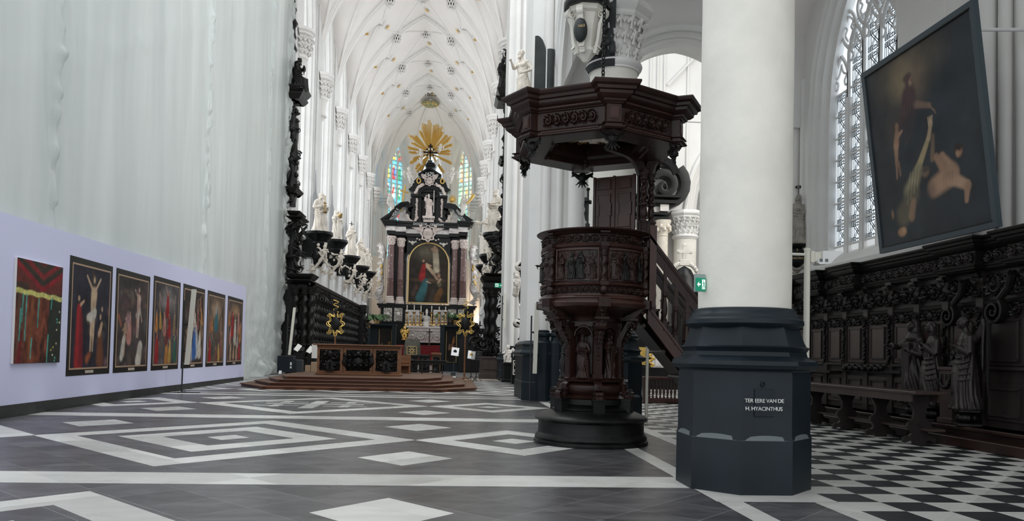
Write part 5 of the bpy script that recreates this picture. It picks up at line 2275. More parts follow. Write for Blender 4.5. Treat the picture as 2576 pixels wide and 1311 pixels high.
 g.sph((.0, -.12, 4.51), (.03, .045, .03), 8, 6)
 for sx in (-1, 1):
  for j in range(5):
   g.tube([(sx * .05, .02, 4.51), (sx * (.16 + .02 * j), -.08 + .04 * j, 4.505), (sx * (.27 - .02 * j), -.03 + .06 * j, 4.51)], [.03, .03, .008], 6)
 for j in range(5):
  g.tube([(0, .05, 4.51), (-.06 + .03 * j, .2, 4.51)], [.02, .02], 5)
 g.build('dove', 'statue', o)
 # ---- stair, running down to the right
 g = G()
 SL = 1.25
 X0, Z0 = .74, 2.02
 for yy in (-.36, .36):
  t1 = 1.62
  yw = .05
  for (dz, hh, ww) in ((-.13, .20, .05), (-.22, .06, .08), (.0, .05, .09)):
   a, b = (X0, yy, Z0 + dz + .02), (X0 + t1, yy, Z0 + dz + .02 - SL * t1)
   g.add([(p[0], yy + s * ww / 2, p[2] + q_ * hh / 2) for p in (a, b) for s, q_ in ((-1, -1), (1, -1), (1, 1), (-1, 1))],
    [(0, 1, 2, 3), (7, 6, 5, 4), (0, 4, 5, 1), (1, 5, 6, 2), (2, 6, 7, 3), (3, 7, 4, 0)])
 g.build('string', 'wood_red', o, ang=20)
 g = G()
 for i in range(11):
  x = X0 + i * .148
  z = Z0 - .02 - i * .185
  if z < .05:
   break
  g.box(x, x + .19, -.36, .36, z - .03, z)
  g.box(x + .16, x + .175, -.36, .36, z - .19, z)
 a, b = (X0 - .12, Z0 - .22), (X0 + 1.5, Z0 - .22 - SL * 1.5)
 g.add([(a[0], -.34, a[1]), (b[0], -.34, b[1]), (b[0], .34, b[1]), (a[0], .34, a[1])], [(0, 1, 2, 3)])
 for i in range(5):
  x = X0 - .05 + i * .3
  z = Z0 - .27 - SL * i * .3
  g.tube([(x, -.36, z), (x, .36, z)], .03, 6)
 g.build('tread', 'wood', o, ang=20)
 for yy in (-.36, .36):
  g = G()
  t0, t1 = -.03, 2.35
  zr = 3.12
  for (dz, hh, ww) in ((0, .035, .10), (-.035, .03, .07), (-.11, .13, .035)):
   a, b = (X0 + t0, zr + dz), (X0 + t1, zr + dz - SL * (t1 - t0))
   g.add([(p[0], yy + s * ww / 2, p[1] + q_ * hh) for p in (a, b) for s, q_ in ((-1, -1), (1, -1), (1, .6), (-1, .6))],
    [(0, 1, 2, 3), (7, 6, 5, 4), (0, 4, 5, 1), (1, 5, 6, 2), (2, 6, 7, 3), (3, 7, 4, 0)])
  g.build('handrail', 'wood', o, ang=20)
  for i in range(9):
   x = X0 + .09 + i * .168
   zt = zr - .13 - SL * (x - X0)
   zb = Z0 - .02 - SL * (x - X0)
   h_ = zt - zb
   g = G()
   g.obox((x, yy, zb + .08), (.06, .06, .16))
   g.lathe([(.03, .15), (.036, .17), (.02, .20), (.034, .25), (.040, .32), (.03, .42), (.02, .50), (.034, .52), (.022, .55), (.02, .57)], 10, (x, yy, zb))
   g.obox((x, yy, zb + .64), (.055, .055, .13))
   g.obox((x, yy, zb + .715), (.07, .07, .02))
   g.obox((x, yy, (zb + .72 + zt) / 2), (.045, .045, max(.02, zt - zb - .72)))
   # arch springing to the next baluster
   arc = []
   for j in range(9):
    b = PI * j / 8
    xx = x + .084 - .060 * math.cos(b)
    arc.append((xx, yy, zt - .10 - SL * (xx - x) * .9 + .055 * math.sin(b)))
   g.ribbon(arc, [(-.018, 0), (.018, 0), (.018, .022), (-.018, .022)], up=(0, 0, 1))
   g.build('baluster', 'wood', o, ang=30)
 # final heights of the turned mouldings and of the board above
 zl = [0, .485, .86, 1.18, 1.93, 1.985, 2.01, 2.26, 2.345, 2.43, 2.52, 2.56, 2.60, 2.865, 2.90, 2.965, 3.12, 3.22, 9]
 zn = [0, .47, .66, .94, 1.72, 1.80, 1.84, 1.99, 2.08, 2.17, 2.28, 2.33, 2.37, 2.79, 2.83, 2.89, 3.02, 3.10, 9]
 cl = [4.0, 4.27, 4.415, 4.60, 4.85, 5.0]
 cn = [4.08, 4.35, 4.45, 4.69, 4.96, 5.08]
 for ch in o.children:
  nm = ch.name.split('.')[0]
  if nm in ('sounding_board', 'scroll_frieze', 'dentils', 'corner_panel', 'winged_head', 'coffer', 'gilt_rays', 'dove'):
   A_, B_ = cl, cn
  elif nm in ('carved_saint', 'relief_figure', 'back_board', 'twisted_post', 'canopy_bracket', 'string', 'tread', 'handrail', 'baluster', 'stone_foot'):
   continue
  else:
   A_, B_ = zl, zn
  for v in ch.data.vertices:
   v.co.z = float(np.interp(v.co.z, A_, B_))
 # newel and door jamb where the stair meets the drum
 g = G()
 for yy in (-.36, .36):
  g = G()
  g.obox((.80, yy, 2.62), (.10, .10, 1.2))
  g.build('jamb', 'wood_red', o, ang=20)
 return o

PULPIT = pulpit()
# crucifix on the rim
c = at(1478, 565, Y=PY - .1)
cr = thing('crucifix', 'small black crucifix standing on the pulpit rim', 'crucifix', (c.x, PY - .72, 3.22))
_s = 1.0
g = G()
g.obox((0, 0, .05), (.07, .07, .10))
g.obox((0, 0, .42), (.035, .03, .68))
g.lathe([(.02, .74), (.04, .77), (.03, .80), (.0, .81)], 8)
g.obox((0, 0, .55), (.05, .30, .04), 0)
g.obox((0, -.15, .55), (.055, .03, .07))
g.obox((0, .15, .55), (.055, .03, .07))
g.build('cross', 'iron', cr, ang=20)
g = G()
g.tube([(-.035, 0, .54), (-.05, 0, .47), (-.03, 0, .38), (-.05, 0, .30), (-.03, 0, .16)], [.025, .035, .026, .028, .016], 8)
g.sph((-.055, 0, .53), (.025, .022, .03), 8, 6)
for sx in (-1, 1):
 g.tube([(-.045, 0, .48), (-.035, sx * .07, .53), (-.025, sx * .14, .56)], [.014, .012, .008], 6)
g.build('corpus', 'iron', cr)
cr.location = (at(1478, 565, Y=PY - .74).x, PY - .74, 3.08)
cr.rotation_euler = (0, 0, -.45)
cr.scale = (.72, .72, .72)
# chain holding the sounding board
ch = thing('chain', 'heavy black iron chain hanging down to the pulpit canopy', 'chain', (at(1517, 195, Y=11.35).x, 11.35, 4.97))
top = at(1519, -40, Y=11.35)
n_ = int((top.z - 4.9 + 1.2) / .062)
for i in range(n_):
 g = G()
 rr = [(.024 * math.cos(t), 0, .040 * math.sin(t)) for t in [2 * PI * j / 10 for j in range(11)]]
 g.tube(rr, .010, 6)
 l = g.build('link', 'iron', ch) if i == 0 else None
 if i == 0:
  L0 = l
 else:
  l = L0.copy()
  COL.objects.link(l)
 l.location = (0, 0, .03 + i * .057)
 l.rotation_euler = (0, 0, .5 + (PI / 2 if i % 2 else 0))

# ================================================================== CONFESSIONAL WALL IN THE RIGHT AISLE
def stalls():
 """carved panelling; local x runs away from the camera, face looks to -x world"""
 XF = 8.62                         # face of the panelling
 o = thing('confessional', 'long black-brown carved confessional panelling along the right aisle wall', 'confessional', (XF, 9.5, 0))
 y0, y1 = 6.6, 21.2
 w = lambda x: XF + x

 g = G()
 g.box(w(0), w(1.3), y0, y1, .30, 3.30)
 g.build('carcass', 'stallwood', o, world=True, smooth=False)
 g = G()
 g.box(w(-.42), w(.0), y0, y1, .0, .30)
 g.bbox(w(-.74), w(-.40), y0 - .1, y1 - 2.0, .0, .155, .012)
 g.bbox(w(-.50), w(.02), y0, y1, .24, .30, .012)
 g.build('step', 'wood', o, world=True, ang=20)
 # bays
 ys = [8.35, 9.55, 10.75, 11.85, 12.72, 13.55, 14.4, 15.3, 16.15, 17.0, 17.85, 18.7, 19.6, 20.5]
 big = {0, 3}                    # breaks forward
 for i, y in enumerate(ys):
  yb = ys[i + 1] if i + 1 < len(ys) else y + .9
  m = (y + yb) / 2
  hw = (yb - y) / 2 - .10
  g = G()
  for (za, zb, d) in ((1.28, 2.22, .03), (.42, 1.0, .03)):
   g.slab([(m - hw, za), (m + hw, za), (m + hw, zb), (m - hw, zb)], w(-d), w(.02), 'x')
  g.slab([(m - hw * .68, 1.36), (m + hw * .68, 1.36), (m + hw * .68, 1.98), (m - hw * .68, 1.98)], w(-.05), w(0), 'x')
  g.build('panel', 'stallpanel' if i > 2 else 'stallwood', o, world=True, ang=20)  # near bays in darker wood, shade of the deep confessor niche
  g = G()
  for (za, zb, hh) in ((1.36, 1.98, .68), (.50, .92, .75)):
   for zz in (za, zb):
    g.box(w(-.065), w(0), m - hw * hh - .02, m + hw * hh + .02, zz - .015, zz + .015)
   for sy in (-1, 1):
    g.box(w(-.065), w(0), m + sy * hw * hh - .015, m + sy * hw * hh + .015, za, zb)
  g.box(w(-.07), w(0), m - hw, m + hw, 1.215, 1.26)
  g.build('frame', 'stallwood', o, world=True, ang=20)
  g = G()
  scrolls(g, plane_map((w(-.03), m + hw * .85, 2.02), (0, -1, 0), (0, 0, 1)), hw * 1.7, .24, .05, 3, i, .014)
  g.sph((w(-.05), m, 2.13), (.05, .07, .09), 10, 8)
  scrolls(g, plane_map((w(-.02), m + hw * .9, 2.36), (0, -1, 0), (0, 0, 1)), hw * 1.8, .40, .08, 2, i, .022)
  g.build('foliage_panel', 'wood_blk', o, world=True)
  # pilaster with a hanging garland, and consoles above it
  g = G()
  g.box(w(-.06), w(0), y - .085, y + .085, .3, 2.9)
  g.box(w(-.11), w(0), y - .10, y + .10, 2.78, 2.90)
  g.build('pilaster', 'stallwood', o, world=True, ang=20)
  g = G()
  q = random.Random(i)
  for j in range(26):
   z = 1.27 + j * .034
   g.sph((w(-.085), y + q.uniform(-.045, .045), z), (.03, .034, .026), 6, 5)
  scrolls(g, plane_map((w(-.06), y + .075, 2.05), (0, -1, 0), (0, 0, 1)), .15, .2, .05, 1, i, .011)
  scrolls(g, plane_map((w(-.07), y + .085, 2.36), (0, -1, 0), (0, 0, 1)), .17, .2, .06, 1, i + 5, .013)
  volute(g, (w(-.12), y, 2.74), .06, .16, (-1, 0, 0), (0, 0, 1))
  volute(g, (w(-.09), y, 2.42), .04, .14, (-1, 0, 0), (0, 0, 1), flip=-1)
  g.build('garland', 'wood_blk', o, world=True)
  g = G()
  winged_head(g, (w(-.14), y, 2.62), .075, -PI / 2)
  g.build('winged_head', 'wood_blk', o, world=True)
 # entablature: mouldings and frieze, breaking forward over the bays
 segs = [(6.6, 9.3, .18), (9.3, 10.1, .05), (10.1, 11.0, .22), (11.0, 11.7, .08), (11.7, 12.6, .24), (12.6, 15.4, .06), (15.4, 16.1, .24), (16.1, 16.9, .10), (16.9, 17.8, .26), (17.8, 18.5, .1),
   (18.5, 19.2, .22), (19.2, 21.2, .08)]
 path = []
 for a, b, d in segs:
  path += [(w(-d), b if False else a), (w(-d), b)]
 path = path[::-1]
 g = G()
 g.mould([(0, 2.24), (.03, 2.25), (.045, 2.28), (.05, 2.31), (.0, 2.33)], [(w(0), y1), (w(0), y0)], False)
 g.mould([(-.3, 2.80), (0, 2.80), (.02, 2.82), (.04, 2.83), (.05, 2.86), (.07, 2.87), (.08, 2.90), (.02, 2.91), (.0, 2.915), (0, 3.12), (.02, 3.13), (.04, 3.15), (.06, 3.16), (.10, 3.20), (.105, 3.225),
   (.15, 3.24), (.16, 3.28), (.19, 3.30), (.20, 3.33), (.19, 3.345), (-.9, 3.36)], path, False)
 g.build('cornice', 'wood_blk', o, world=True, ang=20)
 for i, (a, b, d) in enumerate(segs):
  g = G()
  scrolls(g, plane_map((w(-d) - .005, b - .02, 2.925), (0, -1, 0), (0, 0, 1)), b - a - .04, .185, .045, None, i, .012)
  g.build('carved_frieze', 'stallwood', o, world=True)
 # big scrolls framing the confessor's seat, bench top ledge
 g = G()
 for (y, z, r_) in ((12.45, 2.10, .20), (11.35, 2.12, .22), (10.3, 2.1, .2)):
  g = G()
  volute(g, (w(-.16), y, z), r_, .12, (0, 1, 0), (0, 0, 1), flip=1, start=2.2)
  pts = [(w(-.16), y - .1, z + .2), (w(-.16), y - .3, z + .36), (w(-.2), y - .42, z + .55)]
  g.tube(pts, [.05, .06, .07], 8)
  g.build('scroll', 'wood_blk', o, world=True)
 g = G()
 for j in range(20):
  g.sph((w(-.16), 14.5 + j * .075, 1.17 + .03 * math.sin(j * 1.9)), (.06, .06, .05), 6, 5)
 g.box(w(-.14), w(0), 13.9, 16.3, 1.08, 1.14)
 g.box(w(-.30), w(0), 16.3, 20.8, 1.03, 1.08)
 g.build('ledge', 'wood_blk', o, world=True)
 return o

STALLS = stalls()

def stall_figures():
 wd = lambda k: MESH.setdefault(k + '_s', recol(MESH[k], 'stallwood'))
 spots = [('angel', at(2432, 1062, X=8.28), 'carved dark wooden angel with hand at waist, right of the garlanded pedestal', 1.55, -PI / 2 - .35, True),
   ('lady_pray', at(2348, 1040, X=8.30), 'carved dark wooden woman with joined hands, left of the pedestal with a small bust', 1.5, -PI / 2 - .3, True),
   ('friar', at(2300, 1000, X=8.42), 'carved dark wooden friar holding up a hand, close behind the praying woman', 1.55, -PI / 2 + .1, False)]
 for i, (k, p, lab, h, rz, ped) in enumerate(spots):
  t = thing('carved_figure', lab, 'statue', (p.x, p.y, .30))
  g = G()
  g.bbox(-.17, .17, -.17, .17, 0, .05, .01)
  g.sph((0, -.02, .13), (.13, .14, .10), 10, 7)
  for j in range(6):
   a = PI / 3 * j
   g.sph((.11 * math.cos(a), .11 * math.sin(a), .13), (.05, .05, .06), 6, 5)
  g.bbox(-.15, .15, -.15, .15, .22, .27, .01)
  g.build('pedestal', 'wood_blk', t)
  obj('body', wd(k), t, (0, 0, .26), 0, h / 1.8 * .97)
  if i == 0:
   gw = G()
   for sx in (-1, 1):
    for j in range(11):
     tt = j / 10
     gw.tube([(sx * .10, .14, 1.5 - .1 * tt), (sx * (.34 + .05 * math.sin(PI * tt)), .20, 1.62 - .25 * tt), (sx * (.42 - .1 * tt), .18, 1.25 - .75 * (1 - tt * .5))], [.03, .035, .012], 6)
   gw.build('wing', 'wood_blk', t)
  t.rotation_euler = (0, 0, rz)
 p = at(2398, 1075, X=8.25)
 t = thing('pedestal', 'square dark wooden pedestal with a garland, between the praying woman and the winged figure', 'pedestal', (8.36, p.y + .12, .30))
 g = G()
 g.bbox(-.19, .19, -.19, .19, 0, .10, .015)
 g.box(-.16, .16, -.16, .16, .1, .90)
 g.bbox(-.19, .19, -.19, .19, .88, .94, .01)
 g.build('block', 'stallpanel', t, ang=20)
 g = G()
 for j in range(15):
  a = PI * j / 14
  g.sph((-.18, .12 * math.cos(a), .72 - .12 * math.sin(a)), (.035, .03, .035), 6, 5)
 for q in (-.12, 0, .12):
  g.tube([(-.18, q, .72), (-.18, q, .82)], .02, 6)
 g.build('garland', 'wood_blk', t)
 b = thing('bust', 'small dark wooden bust of a bearded man on the square pedestal', 'bust', (8.36, p.y + .12, 1.24))
 g = G()
 g.lathe([(.10, 0), (.14, .02), (.13, .08), (.06, .13), (.04, .16)], 12, sy=.7)
 g.sph((0, -.01, .22), (.055, .065, .075), 12, 9)
 g.tube([(0, -.07, .23), (0, -.085, .21)], .011, 5)
 for j in range(14):
  a = 2 * PI * j / 14
  g.sph((.05 * math.cos(a), .02 + .05 * math.sin(a), .28), .022, 5, 4)
 for j in range(4):
  g.tube([(-.03 + .02 * j, -.055, .19), (-.02 + .013 * j, -.07, .12)], [.018, .006], 5)
 g.build('head', 'wood_blk', b)
 b.rotation_euler = (0, 0, -PI / 2)

stall_figures()

# ---- kneeling bench in front of it
def bench():
 t = thing('long_bench', 'long dark brown bench with shaped board legs on the chequered aisle floor', 'bench', (7.5, 11.75, 0))
 L_ = 4.3
 g = G()
 g.bbox(-.30, .22, -.35, L_ + .1, .80, .845, .008)
 g.box(-.27, -.24, -.2, L_ - .05, .68, .80)
 g.box(.16, .19, -.2, L_ - .05, .68, .80)
 g.build('top', 'stallpanel', t, ang=20)
 g = G()
 g.bbox(-.02, .26, -.25, L_ - .1, .22, .26, .006)
 g.build('kneeling_board', 'stallpanel', t, ang=20)
 prof = [(.0, .0), (.10, .0), (.11, .05), (.16, .06), (.24, .02), (.27, .03), (.27, .10), (.22, .13), (.17, .13), (.13, .17), (.16, .24), (.20, .28), (.19, .34), (.14, .37), (.10, .42), (.09, .52), (.13, .60),
   (.17, .66), (.16, .72), (.12, .76), (.12, .80), (0, .80)]
 for i, y in enumerate((0, 1.1, 2.25, 3.45)):
  g = G()
  pl = prof + [(-x, z) for x, z in prof[::-1][1:-1]]
  g.slab([(x - .02, z) for x, z in pl], y - .03, y + .03, 'y')
  g.box(-.05, .02, y - .05, y + .05, .28, .33)
  g.build('leg', 'stallwood', t, ang=30)
 g = G()
 g.box(-.30, .34, -.05, L_ - .8, 0.0, .001)
 return t

bench()

# ---- the great tilted painting
def fig(c, x, y, s, robe, skin, lean=0.0, arms=None):
 c.cap(x, y, x + lean * .5, y + s * .55, s * .16, s * .10, robe, .35)
 c.cap(x + lean * .5, y + s * .5, x + lean, y + s * .78, s * .10, s * .075, robe, .35)
 c.ell(x + lean * 1.05, y + s * .90, s * .05, s * .045, skin, .5)
 for (dx, dy) in arms or ():
  c.cap(x + lean, y + s * .74, x + lean + dx, y + s * .74 + dy, s * .035, s * .022, skin, .5)

def big_painting():
 bl, br = at(2220, 640, X=8.62), at(2518, 568, X=8.62)
 tl, tr = at(2173, 185, Y=bl.y), at(2455, -3, Y=br.y)
 bl.x = br.x = 8.62
 z0 = (bl.z + br.z) / 2
 tx = (tl.x + tr.x) / 2
 zt = (tl.z + tr.z) / 2
 wd_ = bl.y - br.y
 up = Vector((tx - 8.62, 0, zt - z0))
 h = up.length
 o = thing('tilted_painting', 'huge dark oil painting in a thin slate frame, leaning out above the confessional', 'painting', (8.62, bl.y, z0))
 u = Vector((0, -1, 0))
 v = up.normalized()
 n = u.cross(v)
 nx, ny = 190, 214
 c = Canvas(wd_ - .22, h - .22, nx, ny, (.040, .045, .052))
 c.ell(.42, .90, .42, .22, (.16, .125, .085), 1.0)
 c.ell(.36, .86, .16, .15, (.24, .19, .12), .9)
 c.ell(.52, .80, .14, .16, (.16, .12, .09), .9)
 c.ell(.26, .62, .16, .16, (.085, .070, .062), 1.0)
 c.ell(.70, .62, .24, .3, (.035, .045, .055), .9)
 # robed figure in the clouds
 c.cap(.38, .56, .42, .76, .15, .085, (.075, .045, .050), .4)
 c.cap(.36, .50, .46, .58, .14, .15, (.030, .036, .045), .5)
 c.ell(.435, .835, .045, .055, (.09, .055, .055), .5)
 c.ell(.45, .838, .026, .036, (.30, .20, .14), .5)
 c.cap(.48, .70, .60, .66, .03, .02, (.22, .14, .11), .5)
 # small standing child
 c.cap(.235, .44, .25, .54, .02, .03, (.30, .18, .12), .5)
 c.cap(.25, .54, .27, .60, .035, .03, (.34, .20, .13), .5)
 c.ell(.275, .635, .026, .028, (.32, .20, .13), .5)
 c.cap(.27, .58, .32, .60, .018, .012, (.36, .22, .15), .5)
 # raised arms and struggling figures
 c.cap(.43, .36, .56, .50, .035, .022, (.40, .31, .18), .5)
 c.cap(.56, .50, .595, .57, .022, .02, (.50, .38, .25), .5)
 c.cap(.575, .39, .60, .50, .026, .02, (.20, .14, .10), .5)
 c.cap(.34, .26, .44, .36, .08, .05, (.27, .24, .15), .5)
 c.ell(.50, .335, .045, .035, (.22, .15, .11), .5)
 c.cap(.56, .24, .72, .28, .07, .08, (.40, .25, .17), .45)
 c.cap(.72, .28, .66, .38, .075, .035, (.42, .27, .18), .45)
 c.cap(.72, .26, .84, .20, .05, .035, (.44, .29, .20), .5)
 c.cap(.84, .20, .82, .13, .035, .02, (.40, .25, .17), .5)
 c.ell(.80, .375, .035, .035, (.34, .19, .12), .5)
 c.cap(.25, .15, .38, .25, .09, .07, (.12, .105, .075), .5)
 c.cap(.33, .13, .36, .20, .04, .035, (.26, .17, .11), .5)
 c.ell(.22, .06, .055, .032, (.38, .22, .13), .5)
 c.ell(.14, .17, .018, .035, (.24, .15, .10), .5)
 # folds, hair, muscle and fingers
 for j in range(9):
  c.cap(.34 + .012 * j, .50 + .01 * j, .37 + .014 * j, .72, .004, .007, (.045, .030, .034) if j % 2 else (.105, .06, .062), .9, a=.6)
 for j in range(8):
  c.cap(.30 + .018 * j, .20 + .012 * j, .36 + .014 * j, .36, .006, .009, (.14, .12, .08) if j % 2 else (.36, .32, .21), .9, a=.55)
 for j in range(5):
  c.cap(.585 + .006 * (j - 2), .56, .592 + .011 * (j - 2), .605, .006, .004, (.5, .37, .25), .5)
  c.cap(.60 + .004 * j, .655 - .004 * j, .635 + .003 * j, .63 - .006 * j, .005, .003, (.24, .15, .11), .5)
  c.cap(.64 + .02 * j, .235, .66 + .018 * j, .29, .005, .012, (.27, .16, .11), .9, a=.5)
 c.ell(.80, .395, .045, .028, (.035, .025, .022), .6)
 c.ell(.79, .365, .02, .022, (.42, .26, .18), .6)
 c.cap(.66, .33, .61, .39, .045, .03, (.36, .22, .15), .5)
 c.ell(.505, .35, .05, .022, (.09, .075, .06), .7)
 c.ell(.24, .065, .03, .026, (.46, .27, .17), .7)
 c.ell(.425, .86, .058, .03, (.085, .050, .052), .6)
 c.cap(.465, .838, .458, .83, .008, .006, (.10, .05, .04), .8)
 c.cap(.235, .44, .225, .36, .016, .011, (.26, .16, .11), .5)
 c.cap(.255, .44, .262, .37, .016, .011, (.22, .13, .09), .5)
 c.cap(.4, .0, .5, .22, .16, .1, (.045, .05, .055), .9, a=.6)
 c.rough(.22, 8, 2)
 og = Vector((8.62, bl.y, z0)) + u * .11 + v * .11
 c.build('canvas', og, u, v, 'canvas_gloss', o, n_off=.035)
 g = G()
 fr = .11
 for (a0, a1, b0, b1) in ((0, wd_, 0, fr), (0, wd_, h - fr, h), (0, fr, fr, h - fr), (wd_ - fr, wd_, fr, h - fr)):
  base = Vector((8.62, bl.y, z0))
  P = [base + u * a + v * b + n * d for d in (-.03, .06) for a, b in ((a0, b0), (a1, b0), (a1, b1), (a0, b1))]
  g.add(P, [(0, 3, 2, 1), (4, 5, 6, 7), (0, 1, 5, 4), (1, 2, 6, 5), (2, 3, 7, 6), (3, 0, 4, 7)])
 g.build('frame', mat('slate_frame', (.040, .060, .075), .4), o, world=True, smooth=False)
 g = G()
 for (a0, a1, b0, b1) in ((fr - .01, wd_ - fr + .01, fr - .01, fr + .012), (fr - .01, wd_ - fr + .01, h - fr - .012, h - fr + .01)):
  base = Vector((8.62, bl.y, z0))
  P = [base + u * a + v * b + n * d for d in (0, .068) for a, b in ((a0, b0), (a1, b0), (a1, b1), (a0, b1))]
  g.add(P, [(0, 3, 2, 1), (4, 5, 6, 7), (0, 1, 5, 4), (1, 2, 6, 5), (2, 3, 7, 6), (3, 0, 4, 7)])
 base = Vector((8.62, bl.y, z0))
 g.add([base - n * .02, base + u * wd_ - n * .02, base + u * wd_ + v * h - n * .02, base + v * h - n * .02], [(0, 1, 2, 3)])
 g.build('slip', 'iron', o, world=True, smooth=False)
 g = G()
 a = base + v * h * .97 + u * .8
 b2 = Vector((9.98, a.y, a.z + .1))
 g.tube([a, b2], .03, 6)
 a = base + v * h * .97 + u * 2.4
 g.tube([a, Vector((9.98, a.y, a.z + .1))], .03, 6)
 g.build('bracket', 'white', o, world=True)

big_painting()

# ---- saint on a black cartouche bracket, far corner of the aisle
p = at(2017, 612, Y=21.0)
t = thing('wall_bracket', 'black oval cartouche bracket with gilt lettering and carved swags, high on the far aisle wall', 'bracket', (p.x, 21.25, p.z))
g = G()
g.sph((0, 0, -.36), (.24, .16, .34), 16, 12)
g.lathe([(.26, 0), (.28, -.03), (.24, -.08), (.2, -.1)], 16, sy=.8)
g.build('cartouche', 'bmarble', t)
g = G()
for j in range(26):
 a = PI * .75 + 1.5 * PI * j / 25
 g.sph((.25 * math.cos(a) - .03, -.06, -.38 + .34 * math.sin(a)), (.045 + .015 * (j % 3), .05, .045), 6, 5)
for j in range(10):
 g.sph((-.05 + .03 * math.sin(j * 2), 0, -.72 - .045 * j), (.085 - .006 * j, .08, .05), 6, 5)
g.build('carved_swag', mat('weathered_stone', (.30, .27, .24), .7, var=.3, vscale=8), t)
for tx, z, s in (('S.', -.18, .09), ('LUCIA', -.30, .10), ('ORA PRO', -.42, .075)):
 text(tx, s, (-.02, -.175, z), (.94, .1, 0), (0, 0, 1), 'goldletter', t, 'lettering', .003, world=False)
t.rotation_euler = (0, 0, -.35)
M['sandst'] = mat('weathered_sandstone', (.36, .33, .29), .7, var=.25, vscale=5)
s = thing('saint_statue', 'weathered grey female saint with a spiked halo, on the black cartouche bracket', 'statue', (p.x, 21.25, p.z), -.5)
obj('body', recol(MESH['lady'], 'sandst'), s, (0, 0, 0), 0, .80)
g = G()
g.tube([(0, .02, 1.44), (0, .02, 1.62)], .008, 5)
for j in range(12):
 a = 2 * PI * j / 12
 g.tube([(.04 * math.cos(a), .02, 1.66 + .02 * math.sin(a)), (.11 * math.cos(a), .02, 1.66 + .06 * math.sin(a))], [.016, .004], 4)
g.build('halo', 'iron', s)
g = G()
g.tube([(-.28, -.2, 1.0), (-.28, -.2, 1.22)], .012, 5)
g.tube([(-.35, -.2, 1.14), (-.21, -.2, 1.14)], .012, 5)
g.build('cross', 'white', s)

# ---- cream pole with arm and projector behind the nearest column
p = at(2030, 1200, Z=0)
t = thing('projector_pole', 'tall cream pole with side arm and white projector, right of the nearest column', 'pole', (3.99, 8.36, 0))
g = G()
g.lathe([(.045, 0), (.034, .01), (.034, 2.53), (.037, 2.53), (.037, 2.56), (.0, 2.57)], 20)
g.build('pole', 'cream', t)
g = G()
g.tube([(-.5, .0, 2.49), (-.02, .0, 2.49)], .016, 10)
g.build('side_arm', 'cream', t)
g = G()
g.box(.03, .075, -.03, .03, 2.40, 2.53)
g.box(.075, .15, -.035, .035, 2.41, 2.52)
g.build('bracket', 'cream', t, ang=20)
g = G()
g.slab([(.15, 2.53), (.40, 2.53), (.29, 2.445), (.25, 2.40), (.22, 2.385), (.12, 2.375), (.09, 2.395), (.10, 2.43), (.15, 2.44)], -.07, .07, 'y')
g.build('projector', 'white', t, ang=30)
g = G()
for x in (.11, .175):
 g.box(x, x + .035, -.073, -.071, 2.405, 2.44)
g.build('vent_grille', 'worn', t, smooth=False)
# slimmer pole beside the second column
t = thing('slim_pole', 'slim cream pole standing right of the second column under the pulpit stair', 'pole', (3.8, 14.62, 0))
g = G()
g.lathe([(.05, 0), (.032, .01), (.032, 1.95), (0, 1.96)], 14)
g.build('pole', 'cream', t)
# ---- exit sign on the nearest column
c = at(1760, 712, Y=7.62)
t = thing('exit_sign', 'green exit sign with arrow and running figure on the left of the nearest column', 'exit sign', tuple(c), .25)
g = G()
g.box(-.062, .062, -.006, .006, -.09, .09)
g.build('clear_plate', mat('clear_plate', (.30, .38, .36), .1), t, smooth=False)
g = G()
g.box(-.05, .062, -.016, .012, -.082, .05)
g.build('green_panel', 'green', t, smooth=False)

def exit_marks(t, w, h, y, right=False):
 s = -1 if right else 1
 g = G()
 X = lambda a: s * (a - .5) * w
 Z = lambda b: (b - .5) * h
 g.slab([(X(.08), Z(.5)), (X(.26), Z(.72)), (X(.26), Z(.57)), (X(.44), Z(.57)), (X(.44), Z(.43)), (X(.26), Z(.43)), (X(.26), Z(.28))], y - .002, y, 'y')
 g.build('arrow', 'signwhite', t, smooth=False)
 g = G()
 g.slab([(X(.60), Z(.12)), (X(.94), Z(.12)), (X(.94), Z(.9)), (X(.60), Z(.9))], y - .002, y, 'y')
 g.build('doorway', 'signwhite', t, smooth=False)
 g = G()
 g.sph((X(.74), y - .003, Z(.78)), (w * .045, .001, h * .06), 8, 6)
 for a, b, c_, d, r_ in ((.76, .70, .80, .42, .045), (.78, .44, .68, .30, .03), (.68, .30, .70, .14, .025), (.80, .42, .90, .30, .03), (.90, .30, .86, .16, .025), (.76, .64, .64, .56, .022), (.78, .66, .90, .58, .022)):
  g.tube([(X(a), y - .003, Z(b)), (X(c_), y - .003, Z(d))], r_ * w, 5)
 g.build('running_figure', 'green', t)

e = bpy.data.objects.new('pictogram', None)
COL.objects.link(e)
e.parent = t
e.location = (.006, 0, -.016)
exit_marks(e, .108, .125, -.018)

# ---- low balustrade and black altar pieces in the transept, seen under the stair
a = at(1632, 990, Z=0)
t = thing('altar_rail', 'reddish brown balustered altar rail beyond the second column', 'altar rail', (a.x, 21.0, 0))
b0, b1 = at(1600, 985, Z=0), at(1702, 992, Y=20.4)
g = G()
g.bbox(0, 1.2, -.12, .12, 0, .14, .02)
g.bbox(0, 1.2, -.10, .10, .66, .74, .015)
g.box(1.04, 1.2, -.10, .10, .1, .68)
g.box(0, .12, -.1, .1, .1, .68)
g.build('frame', 'wood_red', t, ang=20)
g0 = G()
g0.lathe([(.03, .14), (.035, .17), (.018, .20), (.038, .30), (.03, .38), (.018, .44), (.032, .50), (.02, .55), (.03, .64), (.03, .66)], 10)
for i in range(8):
 if i == 0:
  B0 = g0.build('baluster', 'wood_red', t)
  bb = B0
 else:
  bb = B0.copy()
  COL.objects.link(bb)
 bb.location = (.19 + i * .105, 0, 0)
t.location = (5.42, 21.3, 0)

